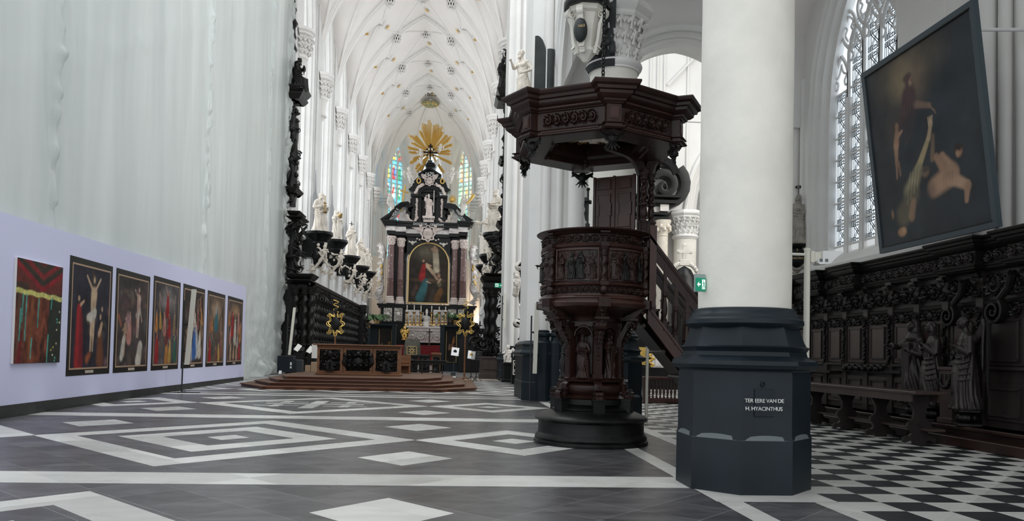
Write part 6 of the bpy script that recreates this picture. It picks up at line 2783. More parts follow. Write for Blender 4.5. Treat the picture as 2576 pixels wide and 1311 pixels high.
def far_altar():
 y = 35.3
 A = lambda px, py: at(px, py, Y=y)
 o = thing('black_altar', 'black marble side altar with big scroll pediment, right of the pulpit stair', 'altar', (A(1640, 900).x, y, 0))
 g = G()
 cx, cy_ = A(1668, 470).x, A(1668, 470).z
 volute(g, (cx, y, cy_), 1.12, .7, (1, 0, 0), (0, 0, 1), turns=1.9, flip=-1, th=.42, start=.9)
 p0, p1 = A(1700, 425), A(1600, 385)
 g.ribbon([(A(1699, 440).x, y, A(1699, 440).z), (A(1686, 415).x, y, A(1686, 415).z), (A(1655, 398).x, y, A(1655, 398).z), (A(1600, 380).x, y, A(1600, 380).z)], [(-.4, -.22), (.4, -.22), (.45, .1), (-.45, .1)], up=(0, 0, 1))
 for (xa, xb, ya, yb, d) in ((1560, 1702, 494, 505, .75), (1560, 1693, 505, 518, .6), (1560, 1680, 536, 546, .55), (1560, 1674, 546, 556, .45), (1520, 1720, 905, 935, .6), (1520, 1712, 935, 1100, .5)):
  a, b = A(xa, ya), A(xb, yb)
  g.box(a.x, b.x, y - d, y + .7, max(0, min(a.z, b.z)), a.z)
 g.build('entablature', 'bmarble', o, world=True, ang=30)
 g = G()
 a, b = A(1655, 518), A(1676, 536)
 g.box(a.x, b.x, y - .45, y, b.z, a.z)
 a, b = A(1600, 520), A(1655, 536)
 g.box(a.x, b.x, y - .25, y, b.z, a.z)
 g.build('frieze_block', 'veined', o, world=True, smooth=False)
 for px in (1664, 1610):
  a, b = A(px, 558), A(px, 905)
  g = G()
  h_ = a.z - b.z
  g.lathe([(.34, 0), (.34, .15), (.28, .22), (.26, .4), (.25, h_ * .5), (.22, h_ - .75), (.25, h_ - .72), (.22, h_ - .68), (.26, h_ - .4), (.36, h_ - .1), (.38, h_)], 18, (a.x, y - .3, b.z), fn=lambda t_, z: 1 + .03 * math.sin(5 * t_ + z * 4))
  for j in range(12):
   t_ = 2 * PI * j / 12
   g.sph((a.x + .33 * math.cos(t_), y - .3 + .33 * math.sin(t_), b.z + h_ - .3 - .15 * (j % 2)), (.08, .08, .11), 6, 5)
  g.build('column', 'statue', o, world=True)
 # little reliquary with a cross on a black curved hood
 c = A(1722, 655)
 t = thing('cross_finial', 'white stone cross and swags on a small black hood beside the far column', 'carving', (c.x, 33.6, c.z - 1.4))
 c = at(1722, 642, Y=33.6)
 s_ = 1
 g = G()
 g.box(-.08, .08, -.06, .06, .1, .75)
 g.box(-.27, .27, -.066, .066, .38, .52)
 for (x, z) in ((-.27, .45), (.27, .45), (0, .75)):
  g.sph((x, 0, z), (.1, .07, .1), 8, 6)
 g.bbox(-.22, .22, -.08, .08, -.18, .1, .02)
 for sx in (-1, 1):
  for j in range(8):
   g.sph((sx * (.2 + j * .09), 0, -.1 - .035 * j * j * .5), (.12, .1, .11), 6, 5)
 g.build('cross', 'statue_w', t)
 g = G()
 g.lathe([(.75, -1.5), (.8, -1.4), (.62, -1.2), (.5, -.7), (.3, -.35), (.05, -.2)], 18, sy=.6)
 g.box(-.6, .6, -.2, .4, -9, -1.5)
 g.build('hood', 'bmarble', t)
 t.location = (c.x, 33.6, c.z - .3)
 # gilded ornament and a framed white plaque below
 c = at(1638, 890, Y=30)
 t = thing('gilded_carving', 'gilded scroll carving glimpsed between the slim pole and the stair', 'carving', (c.x, 30, c.z))
 q = random.Random(6)
 g = G()
 for j in range(40):
  z = -.5 + j * .027
  g.sph((.09 * math.sin(j * .7) + q.uniform(-.03, .03), 0, z), (.07, .06, .05), 6, 5)
 g.box(-.9, -.12, -.05, .05, -.45, .25)
 g.build('scroll', 'gold', t)
 g = G()
 g.box(-1.2, 1.6, .1, .8, -1.5, -.55)
 g.build('plinth', 'bmarble', t, smooth=False)
 c = at(1656, 905, Y=33)
 t = thing('white_plaque', 'white framed stone plaque low in the transept', 'plaque', (c.x, 33, c.z))
 g = G()
 g.box(-.28, .28, -.03, .1, -.45, .45)
 g.bbox(-.14, .14, -.08, 0, -.3, .3, .02)
 g.build('slab', 'veined', t, smooth=False)
 g = G()
 g.box(-2.4, 2.2, .1, .5, -1.25, 1.5)
 g.build('backing', 'bmarble', t, smooth=False)

far_altar()

# ---- statue bracket with black shields on the second column, statue on the crossing pier
c = at(1470, 40, Y=14.15)
t = thing('wall_bracket', 'cream stone bracket with a black oval shield on the left of the second column', 'bracket', (2.42, 14.2, c.z))
g = G()
zt = 0
g.rings([[(r_ * math.cos(PI / 4 * k + PI / 8) * 1.0, r_ * math.sin(PI / 4 * k + PI / 8), z) for k in range(8)] for r_, z in ((.40, .26), (.42, .20), (.42, .16), (.36, .1), (.34, .04), (.28, .0), (.20, -.3), (.16, -.6), (.20, -.68), (.05, -.86))])
for a in (-PI / 2 - .5, -PI / 2 + .9, PI + .3):
 n = Vector((math.cos(a), math.sin(a), 0))
 volute(g, tuple(n * .34 + Vector((0, 0, -.02))), .10, .12, n, (0, 0, 1), flip=-1, start=1)
 g.ribbon([n * .42 + Vector((0, 0, .04)), n * .30 + Vector((0, 0, -.2)), n * .26 + Vector((0, 0, -.5)), n * .2 + Vector((0, 0, -.74))], [(-.05, -.03), (.05, -.03), (.05, .03), (-.05, .03)], up=lambda i: n)
 volute(g, tuple(n * .22 + Vector((0, 0, -.66))), .07, .1, n, (0, 0, 1), flip=1)
g.build('console', 'stone_near', t, ang=30)
g = G()
for a in (-PI / 2 - .55,):
 g.sph((.30 * math.cos(a), .30 * math.sin(a), -.36), (.13, .13, .23), 14, 10)
g.build('shield', 'blackpaint', t)
g = G()
g.lathe([(.43, .12), (.44, .14), (.44, .24), (.43, .26)], 24)
g.build('band', 'bmarble', t)
text('NNIA', .13, (-.10, -.445, .19), (1, -.05, 0), (0, 0, 1), 'letter', t, 'lettering', .003, world=False)
text('1663', .07, (-.17, -.392, -.34), (1, -.35, 0), (0, 0, 1), 'goldletter', t, 'date', .003, world=False)
s = thing('saint_statue', 'lower part of a cream statue standing on the bracket with the black shield', 'statue', (2.36, 14.1, c.z + .26), -.4)
obj('body', MESH['saint_book'], s, (0, 0, 0), 0, .95)

c = at(1318, 250, Y=21.9)
b = thing('wall_bracket', 'plain stone bracket on the crossing pier hidden behind the sounding board', 'bracket', (c.x - .02, 22.0, c.z - .15))
g = G()
g.lathe([(.02, -.75), (.12, -.6), (.22, -.3), (.34, -.08), (.38, 0)], 16)
g.build('console', 'statue', b)
s = thing('saint_statue', 'bare-chested bearded marble saint on the crossing pier, above the left end of the sounding board', 'statue', (c.x - .02, 22.0, c.z - .15), -.75)
obj('body', MESH['nude_saint'], s, (0, 0, 0), 0, 1.0)
zz = at(1318, 128, Y=22).z - (c.z - .15)
s.scale = (zz / 1.78,) * 3

# ================================================================== PICTURES ON THE LAVENDER WALL
def hung(name, label, cat, y0, y1, z0, z1, off, cv, frame, group=None):
 a = Vector((LX(y0), y0, z0)) + WN * .002
 o = thing(name, label, cat, tuple(a), 0, group)
 u = Vector((LX(y1), y1, 0)) - Vector((LX(y0), y0, 0))
 u.normalize()
 w = (y1 - y0) / u.y
 h = z1 - z0
 v = Vector((0, 0, 1))
 n = WN
 g = G()
 P = [a + u * p + v * q + n * d for d in (0, off) for p, q in ((0, 0), (w, 0), (w, h), (0, h))]
 g.add(P, [(0, 3, 2, 1), (4, 5, 6, 7), (0, 1, 5, 4), (1, 2, 6, 5), (2, 3, 7, 6), (3, 0, 4, 7)])
 g.build('backing', frame, o, world=True, smooth=False)
 return o, a, u, v, w, h, n

def abstract():
 w_, h_ = 1.70, 1.87
 o, a, u, v, w, h, n = hung('abstract_painting', 'unframed abstract painting with red chevrons over a yellow band, leftmost on the wall', 'painting',
       13.99, 15.70, .935, 2.79, .045, None, 'paper')
 c = Canvas(w, h, 110, 120, (.13, .035, .02))
 c.rough(.7, 7, 1, sx=2.4)
 c.rect(.70, 1, 0, .70, (.022, .026, .020))
 for x, r_ in ((.12, .07), (.05, .05)):
  c.cap(x, .0, x + .03, .66, r_, r_, (.10, .05, .035), .8)
 c.cap(.09, .02, .13, .3, .09, .03, (.16, .012, .016), .8)
 c.cap(.30, .05, .34, .66, .07, .05, (.20, .065, .025), .8)
 c.cap(.50, .05, .52, .66, .05, .05, (.17, .045, .022), .8)
 # chevrons
 c.rect(0, 1, .70, 1, (.12, .025, .018))
 V_ = c.V - .71
 for k, (off, col, wd) in enumerate(((.02, (.22, .012, .02), .035), (.08, (.03, .025, .018), .035), (.15, (.20, .015, .02), .028), (.21, (.035, .03, .02), .04), (.28, (.10, .02, .02), .03))):
  d = np.abs(V_ - off - np.abs(c.U - .55) * .42)
  c.mix(np.clip((wd - d) / .012, 0, 1) * (c.V > .705), col)
 c.rect(0, .25, .70, .78, (.035, .03, .022), .8)
 wav = .69 + .006 * np.sin(c.U * 25) - .03 * (c.U - .1)
 c.mix(np.clip((.028 - np.abs(c.V - wav)) / .008, 0, 1), (.56, .53, .17))
 for x, y0, y1 in ((.09, .22, .52), (.13, .40, .66), (.20, .22, .66), (.46, .36, .63), (.33, .05, .24), (.69, .0, .28), (.75, .55, .66)):
  c.cap(x, y0, x + .015, y1, .013, .017, (.06, .32, .27), .5)
 for x, y, cl in ((.90, .45, 0), (.905, .42, 0), (.95, .53, 1), (.90, .34, 1), (.90, .20, 1), (.83, .16, 2), (.78, .13, 2), (.82, .08, 1), (.88, .05, 0), (.87, .02, 0), (.96, .42, 1)):
  c.ell(x, y, .018, .012, ((.06, .35, .27), (.6, .58, .38), (.45, .36, .08))[cl], .3)
 c.rough(.28, 22, 4, sx=1.2)
 c.build('canvas', a, u, v, 'canvas_gloss', o, n_off=.047)

abstract()
SK = (.42, .27, .17)
SK2 = (.30, .17, .10)

def person(c, x, y, s, robe, lean=0.0, arms=(), skin=SK, nude=False):
 if nude:
  for dx in (-.035, .04):
   c.cap(x + s * dx, y, x + lean * .3 + s * dx, y + s * .22, s * .028, s * .04, tuple(q * .85 for q in skin), .4)
   c.cap(x + lean * .1 + s * dx, y + s * .2, x + lean * .3 + s * dx * .9, y + s * .44, s * .042, s * .06, skin, .4)
  c.cap(x + lean * .3, y + s * .44, x + lean, y + s * .72, s * .085, s * .125, skin, .35)
  c.ell(x + lean * .7, y + s * .60, s * .05, s * .06, tuple(q * .7 for q in skin), .9, a=.6)
  c.cap(x - s * .05, y + s * .40, x + s * .06, y + s * .46, s * .075, s * .085, robe, .4)
 else:
  c.cap(x, y + s * .08, x + lean * .4, y + s * .5, s * .27, s * .18, robe, .3)
  c.cap(x + lean * .4, y + s * .5, x + lean, y + s * .76, s * .18, s * .11, tuple(q * 1.15 for q in robe), .35)
  for j in range(5):
   k = (j - 2) * s * .075
   c.cap(x + k * 1.3, y + s * .04, x + lean * .6 + k * .5, y + s * .6, s * .012, s * .02, tuple(q * (.45 if j % 2 else 1.5) for q in robe), .8, a=.6)
 c.ell(x + lean * 1.05, y + s * .90, s * .05, s * .06, skin, .5)
 c.ell(x + lean * 1.05 + s * .01, y + s * .94, s * .055, s * .045, (.06, .03, .02), .7, a=.7)
 for (dx, dy) in arms:
  c.cap(x + lean, y + s * .72, x + lean + dx, y + s * .72 + dy, s * .04, s * .025, skin, .5)

RED, WHI, BLU, GOLD_, GRN, ORA, PNK = (.28, .015, .018), (.50, .46, .40), (.03, .10, .30), (.40, .24, .06), (.03, .10, .07), (.38, .16, .04), (.40, .18, .15)

def prints():
 ys = [(16.09, 18.24), (18.45, 20.68), (20.95, 23.21), (23.48, 25.77), (26.09, 28.37), (28.75, 31.14)]
 labs = ['framed print with a pale raised figure and a red-robed figure at left, first of six',
   'framed print with a tall white-draped standing figure, second of six',
   'framed print with a red figure floating over a crowd, third of six',
   'framed print with blue and white robed figures, partly behind the black floor stand',
   'framed print with a teal-robed figure in a bright cloud, second from the right end',
   'framed print with white and orange figures crowded together, last at the right end']
 for i, (y0, y1) in enumerate(ys):
  z0, z1 = (.65, 3.09) if i < 2 else (.645, 3.14 + .01 * i)
  o, a, u, v, w, h, n = hung('framed_print', labs[i], 'framed print', y0, y1, z0, z1, .004, None, 'iron', 'prints of old paintings on the lavender wall')
  bx, bz = .15, .16
  cw, chh = w - 2 * bx, h - 2 * bz
  c = Canvas(cw, chh, 110 - 6 * i, 136 - 4 * i, ((.018, .018, .03), (.05, .04, .04), (.06, .055, .06), (.035, .025, .022), (.09, .065, .05), (.07, .05, .045))[i])
  c.rough(.4, 4, i)
  q = random.Random(i * 5 + 2)
  for _ in range(46 if i else 8):
   b_ = q.uniform(.03, .12)
   c.ell(q.random(), q.random() * .85, q.uniform(.05, .16), q.uniform(.03, .09), (b_ * q.uniform(1, 2.2), b_ * 1.05, b_ * q.uniform(.7, 1.2)), .8, rot=q.uniform(-1, 1), a=.7)
  if i == 0:
   c.cap(.52, .14, .52, .96, .035, .035, (.045, .03, .022), .3)
   person(c, .53, .17, .80, WHI, .03, ((-.20, .17), (.17, .16)), (.50, .36, .24), True)
   c.cap(.42, .50, .60, .56, .05, .06, WHI, .4)
   c.cap(.20, .05, .18, .58, .13, .07, RED, .4)
   c.cap(.26, .06, .24, .5, .07, .05, (.16, .012, .02), .4)
   c.ell(.17, .68, .035, .035, SK, .5)
   c.cap(.22, .62, .30, .66, .03, .02, SK, .5)
   c.ell(.80, .60, .03, .035, SK, .5)
   c.cap(.78, .08, .76, .34, .14, .08, (.13, .045, .02), .5)
   c.cap(.74, .34, .80, .44, .05, .045, SK, .5)
   c.ell(.76, .52, .035, .04, SK, .5)
   c.cap(.42, .08, .48, .12, .07, .06, (.30, .08, .03), .8)
  elif i == 1:
   person(c, .66, .33, .62, WHI, .03, ((-.14, .10), (.12, -.26)), (.50, .38, .30), True)
   c.cap(.66, .86, .62, .42, .04, .05, (.30, .12, .12), .8, a=.5)
   person(c, .22, .10, .48, SK, .04, ((.1, -.15), (-.1, -.05)), SK, True)
   person(c, .38, .28, .36, PNK, .02, (), SK)
   c.ell(.34, .52, .10, .12, (.33, .20, .20), .6)
   c.cap(.72, .05, .78, .22, .12, .09, WHI, .4)
   c.cap(.16, .10, .22, .30, .07, .06, WHI, .5)
   c.cap(.04, .55, .12, .45, .04, .03, (.28, .09, .05), .6)
   for k in range(5):
    c.ell(.1 + .12 * k, .82 + .03 * math.sin(k * 2), .06, .04, (.12, .09, .08), .8)
  elif i == 2:
   c.ell(.5, .80, .42, .20, (.24, .22, .22), .9)
   person(c, .52, .62, .34, RED, .0, ((-.10, .12), (.08, .06)))
   for x, y, s, col in ((.20, .70, .2, (.18, .14, .12)), (.82, .70, .2, (.16, .13, .12)), (.08, .42, .26, ORA), (.24, .46, .24, GOLD_), (.42, .38, .3, PNK), (.62, .36, .3, RED), (.82, .40, .3, (.2, .13, .08)),
        (.12, .05, .38, RED), (.32, .2, .3, (.10, .08, .07)), (.52, .02, .34, ORA), (.66, .04, .3, GOLD_), (.88, .05, .36, GRN), (.5, .26, .25, (.14, .03, .03))):
    person(c, x, y, s, col, q.uniform(-.04, .04), ((q.uniform(-.1, .1), .05),))
  elif i == 3:
   for x, y, s, col in ((.85, .75, .22, (.2, .08, .04)), (.70, .72, .2, (.16, .08, .05)), (.92, .55, .25, ORA), (.72, .50, .28, (.20, .06, .05)), (.55, .45, .3, WHI), (.90, .35, .3, (.2, .13, .08)),
        (.66, .12, .5, (.40, .42, .45)), (.55, .10, .48, BLU), (.84, .10, .4, WHI), (.30, .3, .4, RED), (.15, .1, .4, (.1, .05, .04)), (.4, .05, .3, (.25, .25, .3))):
    person(c, x, y, s, col, q.uniform(-.03, .03), ((q.uniform(-.1, .1), .06),))
  elif i == 4:
   c.ell(.5, .78, .38, .22, (.40, .28, .17), .9)
   c.cap(.5, .56, .52, .80, .15, .08, (.03, .13, .17), .4)
   c.cap(.48, .78, .52, .86, .07, .05, (.38, .34, .30), .5)
   c.ell(.51, .91, .045, .035, SK, .5)
   c.rect(.42, .66, .2, .42, (.10, .075, .06), .8)
   for x, y, s, col in ((.12, .45, .28, (.3, .12, .08)), (.25, .48, .22, ORA), (.82, .45, .28, (.22, .12, .08)), (.15, .04, .40, RED), (.3, .1, .36, (.05, .06, .05)), (.88, .1, .4, (.20, .08, .05)), (.72, .02, .3, GOLD_), (.1, .02, .2, RED), (.55, .02, .22, (.16, .05, .04))):
    person(c, x, y, s, col, q.uniform(-.04, .04), ((q.uniform(-.1, .1), .05),))
  else:
   c.ell(.5, .85, .4, .14, (.36, .22, .12), .9)
   person(c, .50, .32, .46, WHI, 0, ((.1, .05),))
   person(c, .28, .45, .45, RED, .04, ((.18, .10),))
   for x, y, s, col in ((.75, .5, .38, PNK), (.88, .35, .34, ORA), (.15, .3, .3, PNK), (.2, .04, .3, (.38, .26, .18)), (.42, .05, .26, SK), (.64, .04, .3, (.36, .22, .15)), (.85, .05, .34, RED), (.7, .25, .26, (.3, .3, .28)), (.08, .6, .24, ORA)):
    person(c, x, y, s, col, q.uniform(-.04, .04), ((q.uniform(-.12, .12), .06),))
  c.rough(.22, 14, i + 3)
  c.build('picture', a + u * bx + v * bz, u, v, 'canvas_gloss', o, n_off=.007)
  g = G()
  t = .035
  for (p0, p1, q0, q1) in ((bx - t, w - bx + t, bz - t, bz), (bx - t, w - bx + t, h - bz, h - bz + t), (bx - t, bx, bz, h - bz), (w - bx, w - bx + t, bz, h - bz)):
   P = [a + u * p + v * r_ + n * d for d in (0, .009) for p, r_ in ((p0, q0), (p1, q0), (p1, q1), (p0, q1))]
   g.add(P, [(4, 5, 6, 7), (0, 1, 5, 4), (1, 2, 6, 5), (2, 3, 7, 6), (3, 0, 4, 7)])
  m_ = w / 2
  g.build('printed_gilt_edge', mat('printed_gilt', (.42, .28, .18), .5) if i == 0 else bpy.data.materials['printed_gilt'], o, world=True, smooth=False)
  g = G()
  P = [a + u * p + v * r_ + n * d for d in (0, .012) for p, r_ in ((m_ - .2, .04), (m_ + .2, .04), (m_ + .2, .10), (m_ - .2, .10))]
  g.add(P, [(4, 5, 6, 7), (0, 1, 5, 4), (1, 2, 6, 5), (2, 3, 7, 6), (3, 0, 4, 7)])
  g.build('name_plate', 'sandstone', o, world=True, smooth=False)

prints()

# ---- LED bar on a black floor stand
def light_stand(label, loc, rz, h=2.6, bar=(.75, 2.9), tilt=.10, base=True):
 t = thing('light_stand', label, 'lamp stand', loc, rz)
 g = G()
 g.tube([(0, 0, 0), (0, 0, h)], .022, 8)
 if base:
  g.bbox(-.22, .5, -.03, .03, 0, .02, .004)
  g.bbox(-.03, .03, -.25, .25, 0, .02, .004)
 g.build('stand', 'steel', t)
 g = G()
 z0, z1 = bar
 g.add([(x + (.0 if z == z0 else tilt), y, z) for z in (z0, z1) for x, y in ((.06, -.05), (.17, -.05), (.17, .05), (.06, .05))],
  [(0, 3, 2, 1), (4, 5, 6, 7), (0, 1, 5, 4), (1, 2, 6, 5), (2, 3, 7, 6), (3, 0, 4, 7)])
 g.build('light_bar', 'cream', t, smooth=False)
 g = G()
 for z in (z0 + .35, z0 + 1.1):
  g.box(0, .12, -.03, .03, z, z + .05)
 g.build('clip', 'steel', t, smooth=False)
 return t

light_stand('slim black floor stand with tall white light bar before the fourth framed print', tuple(at(457, 988, Z=0)), 0, 2.6, (.79, 2.92), .13)
p = at(1340, 1005, Z=0)
light_stand('slim dark stand with tall white light bar, left of the crossing pier base', (2.20, 20.95, 0), 0, 2.35, (.77, 2.70), .03)
light_stand('white light bar leaning at the left end of the choir stalls', (-7.46, 36.0, .3), 0, 2.6, (.72, 2.9), .17, base=False)
light_stand('white light bar on the pier at the right corner of the choir', (2.38, 35.9, .0), 0, 4.0, (2.5, 4.1), .0, base=False)

# ================================================================== PLATFORM, ALTAR TABLE, CHOIR FURNITURE
def platform():
 t = thing('stepped_platform', 'low polished oak platform with four steps and slanted corners in the crossing', 'platform', (-3.2, 28, 0))
 r_ = .095
 for i in range(4):
  e = .42 * i
  xl, xr = -7.15 + e * .9, .97 - e * 1.0
  yf, yc = 24.95 + e, 26.7 + e
  cl, cr_ = -5.95 + e * .4, -.22 - e * .55
  poly = [(cl, yf), (cr_, yf), (xr, yc), (xr, 34.5 - e * .3), (xl, 34.5 - e * .3), (xl, yc + .3)]
  z0, z1 = r_ * i, r_ * (i + 1)
  g = G()
  g.mould([(-.05, z0), (-.05, z1 - .035), (-.02, z1 - .03), (0, z1 - .02), (0, z1 - .004), (-.006, z1)], poly, True)
  g.build('step', 'oakstep', t, world=True, ang=30)
  g = G()
  e2 = -.005
  g.add([(x, y, z1 - .0005) for x, y in poly], [tuple(range(6))])
  g.build('tread', 'oaktop', t, world=True, smooth=False)
 g = G()
 g.bbox(-.9 - 3.0, -.9 + .1, 27.6, 28.3, .38, .386, .002)
 g.build('mat', 'darkgrey', t, world=True) if False else None

platform()
TZ = .38

def table():
 y = 28.5
 k = lambda px, py: at(px, py, Y=y)
 x0, x1 = k(797, 940).x, k(1005, 940).x
 zt = k(900, 867).z
 t = thing('altar_table', 'wide oak altar table with three dark carved panels on the stepped platform', 'altar table', ((x0 + x1) / 2, y, TZ))
 w = (x1 - x0) / 2
 h = zt - TZ
 g = G()
 g.bbox(-w - .16, w + .05, -.12, 1.0, h - .05, h, .012)
 g.build('top', 'oak', t, ang=20)
 g = G()
 g.box(-w, w, .02, .9, 0, h - .05)
 g.bbox(-w - .05, w + .05, -.04, .95, 0, .09, .02)
 g.bbox(-w - .02, w + .02, -.02, .92, h - .13, h - .05, .02)
 cuts = [(-w, -w + .92), (-w + .95, w - .99), (w - .96, w)]
 for a, b in cuts:
  for x in (a, b - .09):
   g.box(x, x + .09, -.034, .05, .085, h - .135)
  g.box(a + .002, b - .002, -.03, .052, .092, .16)
  g.box(a + .002, b - .002, -.03, .052, h - .2, h - .132)
 g.build('frame', 'oak', t, ang=20)
 for i, (a, b) in enumerate(cuts):
  g = G()
  relief(g, (a + .09, .015, .16), (1, 0, 0), (0, 0, 1), b - a - .18, h - .36, .05, h_rough, .02, i * 1.7 + .4)
  scrolls(g, plane_map((a + .1, .0, .17), (1, 0, 0), (0, 0, 1)), b - a - .2, (h - .38) * .5, .08, 4 if i == 1 else 2, i, .024)
  scrolls(g, plane_map((a + .1, .0, .17 + (h - .38) * .5), (1, 0, 0), (0, 0, 1)), b - a - .2, (h - .38) * .5, .08, 4 if i == 1 else 2, i + 4, .024)
  c = ((a + b) / 2, 0, h / 2)
  g.sph((c[0], -.03, c[2] + .22), (.12, .09, .11), 12, 9)
  if i == 1:
   g.sph((c[0], .0, c[2] - .08), (.22, .08, .24), 16, 10)
   for j in range(24):
    an = 2 * PI * j / 24
    g.sph((c[0] + .26 * math.cos(an), -.02, c[2] - .08 + .28 * math.sin(an)), .03, 5, 4)
   for sx in (-1, 1):
    g.sph((c[0] + sx * .45, -.02, c[2] + .16), (.10, .08, .11), 10, 8)
    g.tube([(c[0] + sx * .45, -.02, c[2] + .08), (c[0] + sx * .50, -.05, c[2] - .1), (c[0] + sx * .42, -.02, c[2] - .26)], [.1, .09, .05], 8)
  else:
   winged_head(g, (c[0], -.02, c[2] + .16), .16)
   for j in range(5):
    leafspray(g, (c[0], .0, c[2] - .02 - .06 * j), .22, (0, -1, 0), (0, 0, -1), 7, j)
  g.build('carved_panel', 'wood_blk', t)
 return t

table()

def small_things():
 # two dark cabinets and papers on stands at the left of the platform
 a, b = at(698, 895, Y=30.5), at(736, 932, Y=30.5)
 t = thing('loudspeaker', 'dark slate box with two small white labels at the left end of the platform', 'box', ((a.x + b.x) / 2, 30.7, TZ))
 g = G()
 w = (b.x - a.x) / 2
 g.bbox(-w, w, -.2, .3, 0, a.z - TZ, .01)
 g.build('cabinet', 'navy', t, ang=20)
 g = G()
 g.box(w - .10, w - .04, -.21, -.2, .28, .40)
 g.box(w - .10, w - .04, -.21, -.2, .16, .24)
 g.build('label', 'white', t, smooth=False)
 a, b = at(737, 905, Y=31.2), at(756, 930, Y=31.2)
 t = thing('loudspeaker', 'smaller dark box right beside the slate box with labels', 'box', ((a.x + b.x) / 2, 31.4, TZ))
 g = G()
 g.bbox(-.2, .2, -.15, .2, 0, a.z - TZ, .01)
 g.build('cabinet', 'darkgrey', t, ang=20)
 for i, (px, py, hw, lab) in enumerate(((752, 875, .13, 'white sheet on a dark lectern nearest the light bar left of the altar table'), (783, 880, .12, 'white sheet tilted on a lectern just left of the altar table'))):
  p = at(px, py, Y=33)
  t = thing('lectern', lab, 'lectern', (p.x, 33, TZ))
  h = p.z - TZ
  g = G()
  g.box(-.16, .16, -.02, .05, 0, h - .1)
  g.obox((0, .02, h - .06), (.45, .3, .03), 0, .6)
  g.build('stand', 'wood_blk', t, ang=20)
  g = G()
  g.obox((-.04, -.02, h + .0), (.2, .36, .01), 0, .9, .5)
  g.build('sheet', 'paper', t, smooth=False)
 for i, (px, lab, s) in enumerate(((773, 'lower stack of cardboard boxes left of the altar table', .26), (788, 'taller stack of cardboard boxes beside the altar table', .4))):
  p = at(px, 925, Y=32)
  t = thing('cardboard_box', lab, 'box', (p.x, 32.2, TZ))
  g = G()
  g.bbox(-.11, .11, -.1, .2, 0, s, .006)
  g.build('carton', 'card', t, ang=20)
 p = at(796, 872, Y=32.4)
 t = thing('sign_board', 'small white notice board peeping out left of the altar table', 'notice', (p.x - .1, 32.6, TZ))
 g = G()
 g.box(-.12, .2, -.01, .01, .55, p.z - TZ + .1)
 g.build('board', 'paper', t, smooth=False)
 g = G()
 g.box(0, .04, .01, .03, 0, .8)
 g.build('post', 'iron', t, smooth=False)
 # A-shaped paper tent on the platform edge
 p = at(705, 940, Y=28.6)
 t = thing('paper_tent', 'tiny folded white card on the left edge of the platform', 'card', (p.x, 28.6, TZ))
 g = G()
 g.add([(-.05, -.04, 0), (.05, -.04, 0), (.05, 0, .12), (-.05, 0, .12), (-.05, .05, 0), (.05, .05, 0)], [(0, 1, 2, 3), (3, 2, 5, 4)])
 g.build('card', 'white', t, smooth=False)
 # long bench right of the altar table
 p0, p1 = at(1012, 905, Y=33), at(1128, 907, Y=33)
 t = thing('choir_bench', 'long low black-brown bench right of the altar table', 'bench', (p0.x, 33, TZ))
 L_ = p1.x - p0.x
 h = p0.z - TZ
 g = G()
 g.bbox(-.3, L_, -.18, .18, h - .05, h, .01)
 g.box(-.3, L_ - .1, -.02, .02, h - .18, h - .05)
 g.build('seat', 'wood_blk', t, ang=20)
 for x in (0.1, .85, L_ - .25):
  g = G()
  g.box(x - .03, x + .03, -.14, .14, 0, h - .05)
  g.build('leg', 'wood_blk', t, smooth=False)
 g = G()
 g.box(-.2, L_ - .25, -.02, .02, .08, .14)
 g.build('stretcher', 'wood_blk', t, smooth=False)
 # chair at the end of the table
 p = at(1018, 925, Y=32)
 t = thing('panelled_chair', 'brown panelled chair behind the right end of the altar table', 'chair', (p.x, 32.4, TZ))
 g = G()
 g.box(-.3, .22, .12, .18, 0, .75)
 g.bbox(-.26, .18, .10, .13, .42, .68, .01)
 g.build('backrest', 'oak', t, ang=20)
 g = G()
 g.bbox(-.3, .22, -.3, .18, .30, .36, .01)
 g.build('seat', 'oak', t, ang=20)
 for x in (-.27, .19):
  for y in (-.27, .13):
   g = G()
   g.box(x - .03, x + .03, y - .03, y + .03, 0, .30)
   g.build('leg', 'oak', t, smooth=False)
 for i, (px, lab) in enumerate(((1068, 'dark low kneeler seen over the long bench, in the middle of the choir'), (1098, 'narrow oak pedestal with dark carved panel before the red steps'), (1042, 'dark carved stool left of the kneeler in the choir'))):
  y = 40
  p0, p1 = at(px, 893 if i != 1 else 888, Y=y), at(px, 930, Y=y)
  t = thing(('kneeler', 'pedestal', 'stool')[i], lab, ('kneeler', 'pedestal', 'stool')[i], (p0.x, y, .01))
  h = p0.z
  g = G()
  w = (.32, .26, .22)[i]
  g.bbox(-w, w, -.2, .25, 0, .12, .02)
  g.bbox(-w * .85, w * .85, -.12, .2, .12, h - .12, .01)
  g.bbox(-w, w, -.22, .28, h - .12, h, .02)
  g.build('body', ('wood_blk', 'oak', 'wood_blk')[i], t, ang=20)
  g = G()
  relief(g, (-w * .7, -.125, .2), (1, 0, 0), (0, 0, 1), w * 1.4, max(.2, h - .4), .06, h_rough, .03, i)
  g.build('carved_front', 'wood_blk', t)
 # eagle-type lectern draped with a cloth
 y = 46
 p = at(1037, 868, Y=y)
 t = thing('draped_lectern', 'dark lectern draped with a cloth showing a pale cross-shaped emblem, before the red steps', 'lectern', (p.x, y, .01))
 h = p.z
 g = G()
 g.lathe([(.4, 0), (.42, .08), (.25, .14), (.12, .3), (.10, h - .7), (.2, h - .5), (.1, h - .3)], 14)
 g.build('stem', 'wood_blk', t)
 g = G()
 g.rings([[(-.42, -.25, h - .15), (.42, -.25, h - .15), (.42, .2, h + .35), (-.42, .2, h + .35)], [(-.5, -.32, h - .75), (.5, -.32, h - .75), (.5, .3, h - .1), (-.5, .3, h - .1)]])
 g.build('cloth', 'tapestry', t, ang=20)
 g = G()
